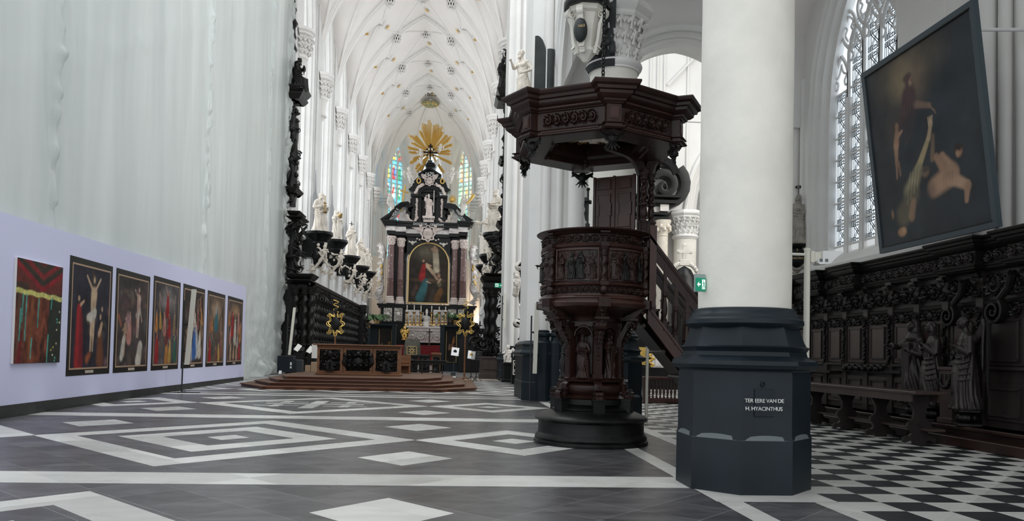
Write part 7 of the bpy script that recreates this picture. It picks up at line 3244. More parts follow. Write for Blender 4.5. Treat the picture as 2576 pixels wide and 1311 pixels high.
 for a in range(4):
  an = PI / 4 * a + PI / 8
  g.obox((0, -.31, h - .35), (.42, .02, .05), 0, 0, an)
 for (x0, x1, z0, z1) in ((-.3, .3, -.6, -.56), (-.3, .3, -.12, -.08), (-.3, -.26, -.6, -.08), (.26, .3, -.6, -.08)):
  g.box(x0, x1, -.34, -.32, h + z0, h + z1)
 g.build('emblem', 'goldletter', t, smooth=False)
 # two processional crosses with wreath heads
 for i, (px, py, base, y, lab) in enumerate(((844, 815, 865, 38, 'gilt-edged wreath on a tall brown staff behind the left half of the altar table'), (1171, 815, 930, 38, 'gilt-edged wreath on a tall brown staff at the right of the choir'))):
  p = at(px, py, Y=y)
  t = thing('processional_staff', lab, 'staff', (p.x, y, .01))
  g = G()
  g.tube([(0, 0, 0), (0, 0, p.z - .4)], .04, 8)
  g.lathe([(.2, 0), (.22, .05), (.06, .1)], 12)
  g.build('staff', 'oak', t)
  g = G()
  g.sph((0, 0, p.z), (.2, .08, .34), 14, 10)
  g.sph((0, 0, p.z + .62), (.09, .06, .2), 8, 6)
  g.build('medallion', 'iron', t)
  g = G()
  for (r0, ph, am) in ((1, 0, .2), (.8, .5, .14)):
   g.tube([(.36 * (r0 + am * math.cos(an * 8 + ph)) * math.cos(an), .03 * math.sin(an * 5), p.z + .52 * (r0 + am * math.cos(an * 8 + ph)) * math.sin(an)) for an in [2 * PI * j / 80 for j in range(81)]], .024, 5)
  g.tube([(.13 * math.sin(j * .9), 0, p.z + .5 + .035 * j) for j in range(20)], .022, 5)
  for sx in (-1, 1):
   for sz in (-1, 1):
    volute(g, (sx * .3, 0, p.z + sz * .42), .12, .05, (sx, 0, 0), (0, 0, sz), n=16, flip=sx * sz)
  g.build('gilt_edge', 'gold', t)
 # music stands and a small lamp on the right
 for i, (px, py, y, lab) in enumerate(((1145, 885, 35, 'black music stand with a white printed sheet, left of the big confessional'), (1186, 893, 35.5, 'music stand holding an orange and white sheet'), (1199, 895, 35.2, 'empty ribbed black music stand beside the dark confessional'))):
  p = at(px, py, Y=y)
  t = thing('music_stand', lab, 'music stand', (p.x, y, 0))
  h = p.z
  g = G()
  g.tube([(0, 0, .05), (0, 0, h - .1)], .018, 6)
  for a in range(3):
   an = 2 * PI * a / 3
   g.tube([(0, 0, .25), (.28 * math.cos(an), .28 * math.sin(an), .01)], .014, 6)
  g.build('stand', 'iron', t)
  g = G()
  if i < 2:
   g.obox((0, -.02, h), (.34, .02, .42), 0, -.5, .12)
   g.build('sheet', 'white', t, smooth=False)
   g = G()
   g.sph((0, -.04, h), (.08, .015, .10), 8, 6)
   g.build('print', 'iron' if i == 0 else 'goldmatte', t)
  else:
   for j in range(6):
    g.obox((0, -.03 + .02 * j, h - .18 + .075 * j), (.5, .015, .03), 0, -.4)
   g.build('desk', 'iron', t, smooth=False)
 p = at(1140, 945, Y=32)
 t = thing('white_pedestal', 'small white stand with a grey box on it, just right of the long bench', 'stand', (at(1140, 940, Y=34).x, 34, 0))
 g = G()
 g.bbox(-.12, .12, -.12, .12, 0, .26, .005)
 g.build('block', 'white', t, ang=20)
 g = G()
 g.bbox(-.11, .11, -.1, .1, .26, .45, .02)
 g.tube([(0, 0, .45), (.03, 0, .95)], .02, 6)
 g.build('device', 'darkgrey', t, ang=20)

small_things()

# ================================================================== HIGH ALTAR
AYY = 84.0

def KA(px, py, y=AYY):
 return at(px, py, Y=y)

def rects(g, lst, y=AYY):
 """blocks given by photo outline, each (px0, px1, py0, py1, front, back) relative to the altar face"""
 for (a, b, c, d, f, k) in lst:
  p, q = KA((a + b) / 2, c, y), KA((a + b) / 2, d, y)
  x0, x1 = KA(a, (c + d) / 2, y).x, KA(b, (c + d) / 2, y).x
  g.box(x0, x1, y - f, y + k, q.z, p.z)
 return g

def blobs(g, pts, r0, r1, y, n=6, q=random.Random(1), k=1):
 for (px, py) in pts:
  for _ in range(k):
   c = KA(px + q.uniform(-1.5, 1.5), py + q.uniform(-1.5, 1.5), y)
   r_ = q.uniform(r0, r1)
   g.sph((c.x, y - r_ * .3, c.z), (r_, r_ * .8, r_ * 1.1), n, n - 1)
 return g

def path_pts(P, n):
 out = []
 for i in range(len(P) - 1):
  for j in range(n):
   t = j / n
   out.append((P[i][0] + (P[i + 1][0] - P[i][0]) * t, P[i][1] + (P[i + 1][1] - P[i][1]) * t))
 return out + [P[-1]]

def high_altar():
 c = KA(1076, 900)
 o = thing('high_altar', 'towering black and white marble high altar at the end of the choir', 'altar', (c.x, AYY, .01))
 K = KA
 g = G()
 rects(g, [(950, 1199, 768, 772, 1.0, 1.5), (953, 1195, 772, 778, .9, 1.5), (958, 1190, 778, 870, .6, 1.5), (948, 1202, 810, 816, .9, 1.5), (952, 1196, 816, 880, .8, 1.5),
   (975, 1022, 592, 770, .05, 1.4), (1132, 1172, 596, 770, .05, 1.4), (1018, 1136, 590, 640, .05, 1.0),
   (975, 994, 583, 592, .9, 1), (1154, 1176, 587, 596, .9, 1), (995, 1022, 586, 594, .7, 1), (1130, 1156, 590, 598, .7, 1), (1020, 1132, 590, 598, .35, 1),
   (964, 1000, 558, 563, 1.4, 1), (966, 998, 563, 568, 1.2, 1), (969, 996, 568, 572, 1.0, 1), (1150, 1190, 561, 566, 1.4, 1), (1152, 1188, 566, 571, 1.2, 1), (1154, 1182, 571, 575, 1.0, 1),
   (996, 1154, 562, 567, 1.0, 1), (998, 1152, 567, 575, .8, 1), (1010, 1145, 575, 579, .6, 1)])
 # arched frame of the picture
 a, b, t_ = K(1022, 760), K(1131, 762), K(1076, 606)
 # upper storey
 rects(g, [(1036, 1060, 496, 562, .35, .8), (1098, 1124, 498, 562, .35, .8), (1058, 1100, 470, 498, .1, .8), (1034, 1062, 491, 497, .6, .8), (1098, 1126, 494, 500, .6, .8), (1058, 1100, 496, 562, -.7, 1.0)])
 g.build('black_structure', 'bmarble', o, world=True, ang=20)
 g = G()
 cx = K(1077, 560).x
 # top curve, gable and obelisk
 prof = [(1028, 478), (1037, 470), (1041, 458), (1050, 449), (1062, 450), (1055, 441), (1080, 428), (1110, 444), (1102, 452), (1114, 452), (1122, 462), (1126, 474), (1134, 480), (1126, 486), (1034, 484)]
 P = [(K(x, y_).x, K(x, y_).z) for x, y_ in prof][::-1]
 g.slab(P, AYY - .4, AYY + .8, 'y')
 prof = [(1053, 441), (1080, 424), (1111, 444), (1111, 448), (1080, 430), (1053, 446)]
 g.slab([(K(x, y_).x, K(x, y_).z) for x, y_ in prof], AYY - .9, AYY + .8, 'y')
 rects(g, [(1072, 1094, 414, 424, .5, .5), (1070, 1097, 418, 420, .7, .5), (1074, 1092, 410, 414, .3, .3)])
 g.mould([(0, 0), (.2, .05), (.1, .3), (.05, 1.0)], [(K(1074, 424).x, AYY - .3), (K(1092, 424).x, AYY - .3), (K(1092, 424).x, AYY + .3), (K(1074, 424).x, AYY + .3)]) if False else None
 # curved side pediments with scrolls
 for s, pts in ((-1, [(962, 560), (985, 545), (1000, 528), (1012, 519), (1026, 517), (1033, 525), (1031, 536), (1023, 534)]),
    (1, [(1190, 566), (1168, 551), (1152, 534), (1142, 524), (1128, 521), (1121, 528), (1124, 539), (1131, 537)])):
  W = [K(x, y_) for x, y_ in pts]
  g.ribbon(W, [(-.9, -.30), (.9, -.30), (1.0, .05), (.9, .30), (-.9, .30)], up=lambda i: Vector((0, 0, 1)) if i < 5 else Vector((0, 0, 1)))
  c1, c2 = K(1031 if s < 0 else 1124, 545), K(1038 if s < 0 else 1118, 500)
  g.tube([c1, K(1037 if s < 0 else 1119, 560), c2], [.4, .3, .25], 8)
 # arch over the niche
 arc = []
 for i in range(13):
  t = PI * i / 12
  arc.append((K(1079, 497).x + 1.02 * math.cos(t), AYY - .3, K(1079, 497).z + .95 * math.sin(t)))
 g.ribbon(arc, [(-.3, -.12), (.3, -.12), (.36, .2), (-.36, .2)], up=(0, 0, 1))
 pc = K(1076, 655)
 arc = [(K(1024, 690).x, AYY - .1, K(1024, 690).z)]
 R_ = (K(1131, 660).x - K(1022, 660).x) / 2
 for i in range(17):
  t = PI - PI * i / 16
  arc.append((K(1077, 660).x + (R_ + .12) * math.cos(t), AYY - .1, K(1077, 660).z + (R_ * .98) * math.sin(t)))
 g.ribbon(arc[1:], [(-.12, -.1), (.12, -.1), (.2, .2), (-.1, .2)], up=(0, 1, 0))
 g.build('pediment', 'bmarble', o, world=True, ang=30)
 # dark niche behind the patron saint is part of the structure; frieze of veined marble
 g = G()
 rects(g, [(973, 996, 569, 583, .9, .5), (996, 1022, 572, 585, .7, .5), (1020, 1132, 575, 590, .4, .5), (1130, 1154, 575, 590, .7, .5), (1153, 1176, 575, 589, .9, .5)])
 for pts in ([(1002, 556), (1006, 538), (1014, 530), (1020, 540), (1022, 558)], [(1134, 562), (1136, 545), (1142, 534), (1150, 545), (1156, 564)]):
  g.slab([(K(x, y_).x, K(x, y_).z) for x, y_ in pts][::-1], AYY - .35, AYY, 'y')
 g.build('veined_frieze', 'veined', o, world=True, ang=20)
 # four red marble columns
 for i, (px, y0, y1) in enumerate(((983, 594, 763), (1007, 600, 765), (1143, 606, 767), (1164, 604, 768))):
  yy = AYY - (.65 if i in (0, 3) else .4)
  p0, p1 = K(px, y0, yy), K(px - (2 if i < 2 else 1), y1, yy)
  h = p0.z - p1.z
  g = G()
  g.lathe([(.36, .75), (.36, h * .36), (.38, h * .365), (.35, h * .37), (.31, h - .9)], 24, (p1.x, yy, p1.z), fn=lambda a, z: 1 + (.05 * math.cos(8 * a + z * 9) if z < h * .36 else 0))
  col = g.build('column_shaft', 'redmarble', o, world=True)
  g = G()
  g.lathe([(.50, 0), (.50, .3), (.42, .34), (.45, .45), (.38, .55), (.42, .62), (.37, .76)], 20, (p1.x, yy, p1.z))
  g.lathe([(.32, h - .95), (.35, h - .9), (.31, h - .85), (.34, h - .4), (.42, h - .12), (.46, h - .1), (.46, h)], 16, (p1.x, yy, p1.z))
  for j in range(24):
   a = 2 * PI * j / 8 + (PI / 8 if j >= 8 and j < 16 else 0)
   zz = h - (.72, .48, .2)[j // 8]
   r_ = (.34, .37, .43)[j // 8]
   g.sph((p1.x + r_ * math.cos(a), yy + r_ * math.sin(a), p1.z + zz), (.09, .09, .13), 6, 5)
  g.build('column_capital', 'pink', o, world=True)
 # altarpiece: generic dark deposition-like scene, gilt edge
 x0, x1 = K(1027, 700).x, K(1128, 700).x
 zb, zt = K(1077, 763).z, K(1077, 612).z
 w, h = x1 - x0, zt - zb
 cv = Canvas(w, h, 110, 154, (.032, .025, .019))
 cv.ell(.45, .85, .4, .2, (.10, .085, .06), 1)
 cv.ell(.5, .38, .6, .05, (.13, .075, .045), 1)
 cv.cap(.70, .55, .66, .88, .10, .08, (.42, .36, .26), .5)
 cv.cap(.46, .62, .62, .50, .06, .05, (.45, .33, .22), .5)
 cv.cap(.62, .50, .72, .40, .05, .035, (.42, .30, .20), .5)
 cv.cap(.34, .42, .38, .62, .10, .06, (.26, .02, .02), .4)
 cv.cap(.30, .08, .44, .36, .13, .09, (.035, .11, .12), .4)
 cv.cap(.46, .36, .56, .33, .025, .02, (.40, .28, .18), .5)
 cv.ell(.37, .70, .035, .03, (.36, .2, .13), .5)
 cv.ell(.54, .62, .035, .03, (.2, .12, .08), .5)
 cv.ell(.76, .46, .05, .05, (.36, .22, .15), .5)
 cv.ell(.78, .32, .07, .06, (.16, .13, .08), .6)
 cv.cap(.72, .08, .82, .22, .12, .08, (.15, .07, .025), .6)
 cv.cap(.72, .88, .64, .93, .03, .05, (.35, .22, .14), .5)
 cv.ell(.2, .25, .05, .05, (.22, .06, .04), .8)
 for j in range(7):
  cv.cap(.64 + .018 * j, .56, .62 + .02 * j, .82, .004, .008, (.20, .17, .12) if j % 2 else (.55, .48, .36), .9, a=.6)
  cv.cap(.24 + .03 * j, .06, .38 + .018 * j, .34, .005, .01, (.015, .05, .06) if j % 2 else (.06, .17, .19), .9, a=.6)
  cv.cap(.29 + .018 * j, .44, .34 + .014 * j, .62, .004, .008, (.12, .01, .01) if j % 2 else (.36, .04, .03), .9, a=.6)
 cv.cap(.56, .62, .44, .66, .025, .02, (.38, .26, .17), .5)
 cv.cap(.66, .84, .58, .90, .03, .045, (.30, .19, .12), .5)
 cv.cap(.80, .40, .74, .34, .04, .03, (.36, .24, .16), .5)
 cv.cap(.13, .14, .20, .30, .07, .05, (.07, .045, .035), .7)
 cv.cap(.58, .04, .62, .2, .1, .08, (.06, .045, .035), .8)
 cv.rough(.3, 9, 1)
 R2 = w / 2
 Uu = (cv.U - .5) * w
 Vv = cv.V * h - (h - R2)
 mask = ((Vv <= 0) | (Uu ** 2 + Vv ** 2 <= R2 * R2))
 cv.build('altarpiece', (x0, AYY - .15, zb), (1, 0, 0), (0, 0, 1), 'canvas_gloss', o, mask=mask)
 g = G()
 pts = [(x0, AYY - .2, zb), (x0, AYY - .2, zt - R2)] + [((x0 + x1) / 2 + R2 * math.cos(PI - PI * i / 16), AYY - .2, zt - R2 + R2 * math.sin(PI - PI * i / 16)) for i in range(1, 16)] + [(x1, AYY - .2, zt - R2), (x1, AYY - .2, zb), (x0, AYY - .2, zb)]
 g.tube(pts, .075, 6)
 g.build('gilt_edge', 'goldline', o, world=True)
 # side scroll consoles, white
 for s, lst in ((-1, [(960, 615), (965, 650), (958, 690), (962, 720), (952, 745), (962, 762)]), (1, [(1190, 620), (1186, 655), (1192, 690), (1186, 722), (1196, 745), (1186, 766)])):
  g = G()
  sp_ = smooth([K(x, y_) + Vector((0, -.1, 0)) for x, y_ in lst], 5)
  g.tube(sp_, [.26 + .10 * math.sin(i * .8) for i in range(len(sp_))], 10)
  for i in range(1, len(sp_), 2):
   leafspray(g, sp_[i] + Vector((s * .1, -.2, 0)), .45, (s * .5, -1, 0), (s * .6, 0, 1 if i % 4 else -1), 5, i)
  volute(g, tuple(K(lst[4][0], 742)), .42, .5, (1, 0, 0), (0, 0, 1), flip=s)
  c = K(lst[1][0] - 2 * s, 636)
  g.sph(tuple(c), (.25, .25, .3), 10, 8)
  g.build('scroll_console', 'veined', o, world=True)
  g = G()
  blobs(g, path_pts([(lst[1][0] + 4 * s, 668), (lst[1][0] + 6 * s, 690), (lst[1][0] + 9 * s, 716)], 5), .1, .18, AYY - .3)
  g.build('gilt_drop', 'gold', o, world=True)
 # carved white trimmings
 g = G()
 k_ = 1
 blobs(g, path_pts([(1046, 484), (1052, 472), (1064, 464)], 6) + path_pts([(1118, 488), (1112, 474), (1098, 464)], 6), .07, .15, AYY - .5, k=4)
 blobs(g, path_pts([(1022, 530), (1028, 552), (1040, 562), (1050, 548)], 6) + path_pts([(1132, 536), (1127, 556), (1116, 566), (1106, 552)], 6), .07, .15, AYY - .6, k=4)
 blobs(g, path_pts([(1049, 500), (1047, 545)], 12) + path_pts([(1112, 503), (1111, 545)], 12), .07, .13, AYY - .45, k=3)
 g.build('festoon', 'pink', o, world=True, ang=80)
 for (px, py, s, lab) in ((1081, 458, .34, 0), (1077, 590, .52, 0)):
  g = G()
  p = K(px, py)
  g.sph((p.x, AYY - .6, p.z), (s * 1.1, .25, s * 1.3), 16, 12)
  g.tube([(p.x + s * 1.35 * (1 + .1 * math.cos(8 * a)) * math.cos(a), AYY - .75, p.z + s * 1.55 * (1 + .1 * math.cos(8 * a)) * math.sin(a)) for a in [2 * PI * j / 48 for j in range(49)]], s * .16, 6)
  scrolls(g, plane_map((p.x - s * .9, AYY - .86, p.z - s * .5), (1, 0, 0), (0, 0, 1)), s * 1.8, s, .1, 2, 1)
  for sx in (-1, 1):
   for j in range(6):
    g.tube([(p.x + sx * s * 1.0, AYY - .6, p.z + s * (.4 + .2 * j)), (p.x + sx * s * (2.2 + .15 * j), AYY - .6, p.z + s * (.9 + .3 * j)), (p.x + sx * s * (3.4 + .1 * j if py > 500 else 2.0), AYY - .6, p.z + s * (1.2 + .25 * j))], [s * .22, s * .24, s * .06], 6)
   g.sph((p.x + sx * s * 1.5, AYY - .7, p.z + s * 1.6), s * .45, 8, 7)
   for j in range(3):
    g.lathe([(s * .2, -.3 * s), (s * .1, 0)], 6, (p.x + sx * s * (1.2 + .5 * j), AYY - .7, p.z - s * (1.0 + .2 * (j % 2))))
  g.build('coat_of_arms', 'pink', o, world=True)
 g = G()
 for (px, py, s) in ((1038, 612, 1), (1116, 617, -1)):
  p = K(px, py)
  winged_head(g, (p.x, AYY - .3, p.z), .30)
 g.build('spandrel_cherub', 'statue_w', o, world=True)
 for (px, py) in ((977, 793), (1003, 793), (1137, 796), (1162, 796)):
  p = K(px, py)
  g = G()
  relief(g, (p.x - .45, AYY - .82, p.z - .75), (1, 0, 0), (0, 0, 1), .9, 1.5, .25, h_rough, .06, px)
  g.sph((p.x, AYY - .9, p.z + .05), (.25, .22, .3), 10, 8)
  blobs(g, [], .1, .2, AYY)
  g.build('carved_cartouche', 'statue_w', o, world=True)
 # lettering
 for tx, px, py, s, mt in (('1670', 1081, 443, .52, 'letter'), ('DOCTOR', 1058, 568, .36, 'letter'), ('GENTIVM', 1099, 570, .36, 'letter'), ('S.PAVLVS', 1079, 557, .34, 'iron')):
  p = K(px, py)
  dy = {'1670': .95, 'S.PAVLVS': 1.36}.get(tx, 1.02)
  text(tx, s, (p.x, AYY - dy, p.z), (1, 0, 0), (0, 0, 1), mt, o, 'lettering', .01, sp=.95)
 for tx, a, b in (('IN FIDE E', (985, 556), (1002, 531)), ('VERITATE', (1149, 534), (1167, 560))):
  p, q = K(*a), K(*b)
  d = (q - p).normalized()
  m_ = (p + q) / 2
  text(tx, .36, (m_.x, AYY - 1.05, m_.z), d, Vector((-d.z, 0, d.x)), 'letter', o, 'lettering', .01)
 # patron saint and plinth
 p = K(1078, 549, AYY - .9)
 s = thing('saint_statue', 'marble patron saint with a long sword in the niche of the high altar', 'statue', (p.x, AYY - .85, p.z), .2)
 hh = K(1078, 487, AYY - .9).z - p.z
 obj('body', recol(MESH['apostle'], 'pink'), s, (0, 0, 0), 0, hh / 1.85)
 g = G()
 g.box(.45, .52, -.3, -.24, .6, 3.0)
 g.build('sword', 'statue_w', s, smooth=False)
 g = G()
 rects(g, [(1064, 1094, 549, 554, 1.4, 0), (1066, 1092, 554, 563, 1.3, 0)])
 g.build('plinth', 'pink', o, world=True)
 # mensa
 ym = 81.0
 t = thing('altar_mensa', 'white carved marble altar frontal above the red carpeted steps', 'altar', (K(1069, 860, ym).x, ym, .01))
 g = G()
 rects(g, [(1022, 1118, 821, 825, .25, 2), (1026, 1112, 825, 833, .1, 2), (1026, 1112, 833, 862, -.02, 2)], ym)
 g.build('block', 'veined', t, world=True, smooth=False)
 a, b = K(1027, 856, ym), K(1111, 834, ym)
 g = G()
 scrolls(g, plane_map((a.x, ym - .02, a.z), (1, 0, 0), (0, 0, 1)), b.x - a.x, b.z - a.z, .12, 4, 3)
 g.build('carved_frontal', 'statue_w', t, world=True)
 t = thing('crucifix', 'dark red-brown crucifix standing before the white frontal', 'crucifix', (K(1080, 860, 79.5).x, 79.3, K(1080, 866, 79.3).z - .0))
 g = G()
 hh = K(1080, 827, 79.3).z - K(1080, 866, 79.3).z
 g.box(-.06, .06, -.05, .05, -.6, hh)
 g.box(-.32, .32, -.05, .05, hh - .40, hh - .30)
 g.lathe([(.3, -.7), (.3, -.62), (.08, -.5)], 10)
 g.build('cross', 'wood_red', t)
 # red stepped carpet
 t = thing('carpeted_steps', 'flight of steps covered in red carpet below the high altar', 'steps', (K(1060, 880).x, 76, .01))
 for i in range(9):
  z0 = .01 + (1.95 / 9) * i
  y0 = 74.6 + i * .62
  g = G()
  xw = 4.1 - i * .12
  cx2 = K(1062, 880, y0).x
  g.mould([(-.05, z0), (0, z0 + .04), (.02, z0 + .19), (-.03, z0 + .22)], [(cx2 - xw, y0), (cx2 + xw, y0), (cx2 + xw, 82.5), (cx2 - xw, 82.5)], True, True)
  g.build('step', 'redcarpet', t, world=True, ang=30)
 # candlesticks and candles
 cs = [(1023, 812, 768, 1), (1041, 812, 768, 1), (1058, 814, 769, 1), (1085, 814, 770, 1), (1104, 813, 772, 1), (1120, 813, 772, 1)]
 for i, (px, py, pt, _) in enumerate(cs):
  p = K(px, 819, 81.6)
  zc = K(px, 785, 81.6).z - p.z
  t = thing('candlestick', '%s tall brass altar candlestick from the left with a long white candle' % ORD[i], 'candlestick', (p.x, 81.6, p.z), 0, 'brass candlesticks on the high altar')
  g = G()
  g.lathe([(.30, 0), (.26, .1), (.12, .22), (.16, .35), (.08, .45), (.13, .7), (.06, .9), (.1, 1.1), (.05, 1.2), (.2, zc - .05), (.22, zc), (.05, zc + .02)], 12)
  g.build('stick', 'brass', t)
  g = G()
  zt2 = K(px, pt, 81.6).z - p.z
  g.lathe([(.055, zc), (.05, zt2), (.01, zt2 + .02)], 8)
  g.build('candle', 'candle', t)
 for i, px in enumerate((1032, 1050, 1092, 1112)):
  p = K(px, 820, 81.3)
  t = thing('candlestick', '%s short brass candlestick without candle, from the left, between the tall ones' % ORD[i], 'candlestick', (p.x, 81.3, p.z), 0, 'short brass candlesticks on the high altar')
  g = G()
  g.lathe([(.26, 0), (.2, .12), (.09, .25), (.14, .4), (.05, .55), (.09, .8), (.04, .9), (.14, 1.05), (.03, 1.1)], 10)
  g.build('stick', 'brass', t)
 for px, w_, lab in ((1038, 17, 'left square white marble panel behind the altar candles'), (1108, 17, 'right square white marble panel behind the altar candles')):
  p, q = K(px, 780, 82.3), K(px, 818, 82.3)
  t = thing('marble_tablet', lab, 'tablet', (p.x, 82.3, q.z))
  g = G()
  g.bbox(-.75, .75, -.05, .15, -.22, p.z - q.z, .03)
  g.build('slab', 'veined', t, ang=20)
 p = K(1073, 818, 82)
 t = thing('bishop_bust', 'white marble bust of a bishop with mitre and staff in the middle of the altar', 'bust', (p.x, 82, p.z - 1.1))
 obj('body', MESH['bishop_bust'], t, (0, 0, 0), 0, 1.42)
 g = G()
 g.lathe([(.55, 0), (.5, .2), (.62, .5), (.55, 1.2), (.45, 1.45)], 16)
 g.build('socle', 'statue_w', t)
 p = K(1018, 838, 80.6)
 t = thing('gilded_lion', 'gilded carved figure crouching at the left end of the altar frontal', 'statue', (p.x, 80.6, K(1018, 856, 80.6).z))
 obj('body', recol(MESH['cherub_seated'], 'gold'), t, (0, 0, 0), 0, 1.5)
 # ---- glory of rays with the cross
 yg = AYY - .3
 c = K(1083, 385, yg)
 t = thing('sunburst', 'big gilded sunburst with a black cross and white cherubs crowning the high altar', 'sunburst', tuple(c))
 q = random.Random(11)
 tips = [(1028, 338), (1043, 340), (1056, 328), (1062, 310), (1081, 302), (1094, 315), (1111, 318), (1114, 332), (1125, 340), (1138, 343), (1140, 363), (1134, 379), (1136, 388), (1138, 412), (1117, 436), (1120, 404), (1050, 434), (1030, 411),
   (1028, 384), (1024, 371), (1035, 358), (1070, 312), (1044, 425), (1102, 312), (1058, 431), (1130, 352), (1037, 400)]
 g = G()
 for (x, y_) in tips:
  p = K(x, y_, yg) - c
  for dd in (-.05, 0, .05):
   k = 1 - .12 * abs(dd) * 20 * q.random()
   e = Matrix.Rotation(dd, 4, 'Y') @ p * k
   d = e.normalized()
   s_ = Vector((-d.z, 0, d.x))
   n_ = Vector((0, -1, 0))
   r0 = d * .5
   g.add([r0 - s_ * .04, r0 + s_ * .04, e + s_ * .06, e - s_ * .06, r0 + n_ * .05, e + n_ * .08], [(0, 4, 5, 3), (4, 1, 2, 5), (3, 5, 2), (0, 1, 4), (0, 3, 2, 1)])
 for j in range(60):
  a = 2 * PI * j / 60
  L_ = q.uniform(.5, 1.05)
  d = Vector((math.cos(a), .05, math.sin(a)))
  s_ = Vector((-d.z, 0, d.x)) * .035
  g.add([-s_, s_, d * L_, Vector((0, -.06, 0))], [(0, 3, 2), (3, 1, 2), (0, 2, 1)])
 g.build('rays', 'goldmatte', t, smooth=False)
 g = G()
 cx2 = Vector((0, -.35, -.2))
 g.box(-.07, .07, -.45, -.33, -1.15, .75)
 g.box(-.62, .62, -.45, -.33, -.12, .04)
 for (x, z) in ((-.35, .28), (.35, .28), (-.35, -.35), (.35, -.35), (0, .8), (-.68, -.04), (.68, -.04), (-.15, .62), (.15, .62), (-.15, -1.0), (.15, -1.0)):
  g.sph((x, -.39, z), (.10, .06, .12), 6, 5)
 g.build('cross', 'iron', t)
 for i, (x, y_, s_, rz) in enumerate(((1062, 388, .8, .5), (1104, 375, .8, -.5), (1062, 408, .7, .3), (1098, 410, .7, -.3))):
  p = K(x, y_, yg - .3) - c
  ob = obj('cherub', MESH['cherub_stand'], t, tuple(p - Vector((0, 0, s_ * .5))), rz, s_ * 1.35)
  ob.rotation_euler = (.3, (.5 if i % 2 else -.5), rz)
 # angels on the gable and allegories on the pediments
 for i, (x, yb, yt, mk, rz, lab) in enumerate(((1036, 462, 418, 'cherub_stand', .5, 'marble putto leaning on the left shoulder of the altar gable'), (1130, 462, 418, 'cherub_stand', -.5, 'marble putto leaning on the right shoulder of the altar gable'),
            (990, 538, 484, 'lady', .4, 'marble allegory holding a gilded cross, seated on the left curved pediment'), (1160, 542, 486, 'angel', -.4, 'marble allegory holding a gilded sun, seated on the right curved pediment'))):
  p, q_ = K(x, yb, AYY - .6), K(x, yt, AYY - .6)
  s = thing('marble_figure', lab, 'statue', (p.x, AYY - .6, p.z), rz)
  hs_ = q_.z - p.z
  me = recol(MESH[mk], 'statue_w')
  b_ = obj('body', me, s, (0, 0, 0), 0, hs_ / (1.0 if 'cherub' in mk else 1.85))
  b_.rotation_euler = (0, (.25 if i % 2 else -.25), 0)
  g = G()
  if i == 2:
   g.tube([(.75, -.3, .3), (1.15, -.3, 3.2)], .09, 6)
   g.tube([(.6, -.3, 2.55), (1.55, -.3, 2.4)], .09, 6)
   g.build('gilt_cross', 'goldmatte', s)
  elif i == 3:
   for j in range(14):
    a = 2 * PI * j / 14
    g.tube([(-.95 + .2 * math.cos(a), -.3, 1.7 + .2 * math.sin(a)), (-.95 + .55 * math.cos(a), -.3, 1.7 + .55 * math.sin(a))], [.08, .01], 5)
   g.sph((-.95, -.3, 1.7), .26, 10, 8)
   g.build('gilt_sun', 'goldmatte', s)
   g = G()
   g.tube([(.7, -.2, 1.2), (1.2, -.2, 1.7), (1.5, -.2, 2.2)], [.1, .14, .2], 7)
   g.build('gilt_horn', 'goldmatte', s)
 # two gilt rings on the gable
 for px in (1054, 1113):
  g = G()
  p = K(px, 458 + (1 if px > 1080 else 0), AYY)
  g.tube([(p.x + .2 * math.cos(a), AYY - .6, p.z + .26 * math.sin(a)) for a in [2 * PI * j / 12 for j in range(13)]], .07, 6)
  g.build('gilt_ring', 'goldmatte', o, world=True)

high_altar()

# ---- two dark display cases with paintings, either side of the altar steps
for i, (x0, x1, y0, y1, Y_, px0, px1, lab) in enumerate(((931, 997, 815, 905, 62, 953, 984, 'dark slate showcase with a dim painting of bodies, left of the red steps'), (1108, 1170, 818, 930, 52, 1122, 1148, 'dark slate showcase with a dim upright painting, right of the red steps'))):
 a, b = at(x0, y0, Y=Y_), at(x1, y0 + 2, Y=Y_)
 t = thing('showcase', lab, 'showcase', ((a.x + b.x) / 2, Y_, .01))
 w = (b.x - a.x) / 2
 h = a.z
 g = G()
 g.box(-w, w, .25, .4, 0, h - .1)
 g.box(-w - .05, w + .05, -.45, .4, h - .12, h)
 g.box(-w, w, -.4, .4, 0, .5)
 g.box(w - .3 if i == 0 else -w, w if i == 0 else -w + .3, -.4, .4, 0, h - .1)
 g.build('case', 'navy', t, smooth=False)
 p0, p1 = at(px0, (y0 + y1) / 2, Y=Y_).x - (a.x + b.x) / 2, at(px1, (y0 + y1) / 2, Y=Y_).x - (a.x + b.x) / 2
 cv = Canvas(p1 - p0, h - 1.0, 26, 60, (.02, .016, .014))
 for (x, y_, r1, c) in (((.2, .45, .12, SK2), (.5, .35, .28, (.40, .27, .16)), (.8, .5, .12, ORA), (.5, .2, .2, (.30, .22, .15))) if i == 0 else ((.7, .72, .16, ORA), (.55, .5, .16, (.32, .12, .05)), (.3, .5, .12, SK2), (.75, .45, .12, (.3, .1, .05)))):
  cv.cap(x, y_ - .08, x + .05, y_ + .08, r1, r1 * .6, c, .6)
 cv.rough(.4, 8, i)
 cv.build('painting', (p0, .2, .6), (1, 0, 0), (0, 0, 1), 'canvas_gloss', t, world=False)
 g = G()
 P = [(p0, .6), (p1, .6), (p1, h - .4), (p0, h - .4), (p0, .6)]
 g.tube([(x, .18, z) for x, z in P], .03, 5)
 g.build('frame', 'goldline', t)

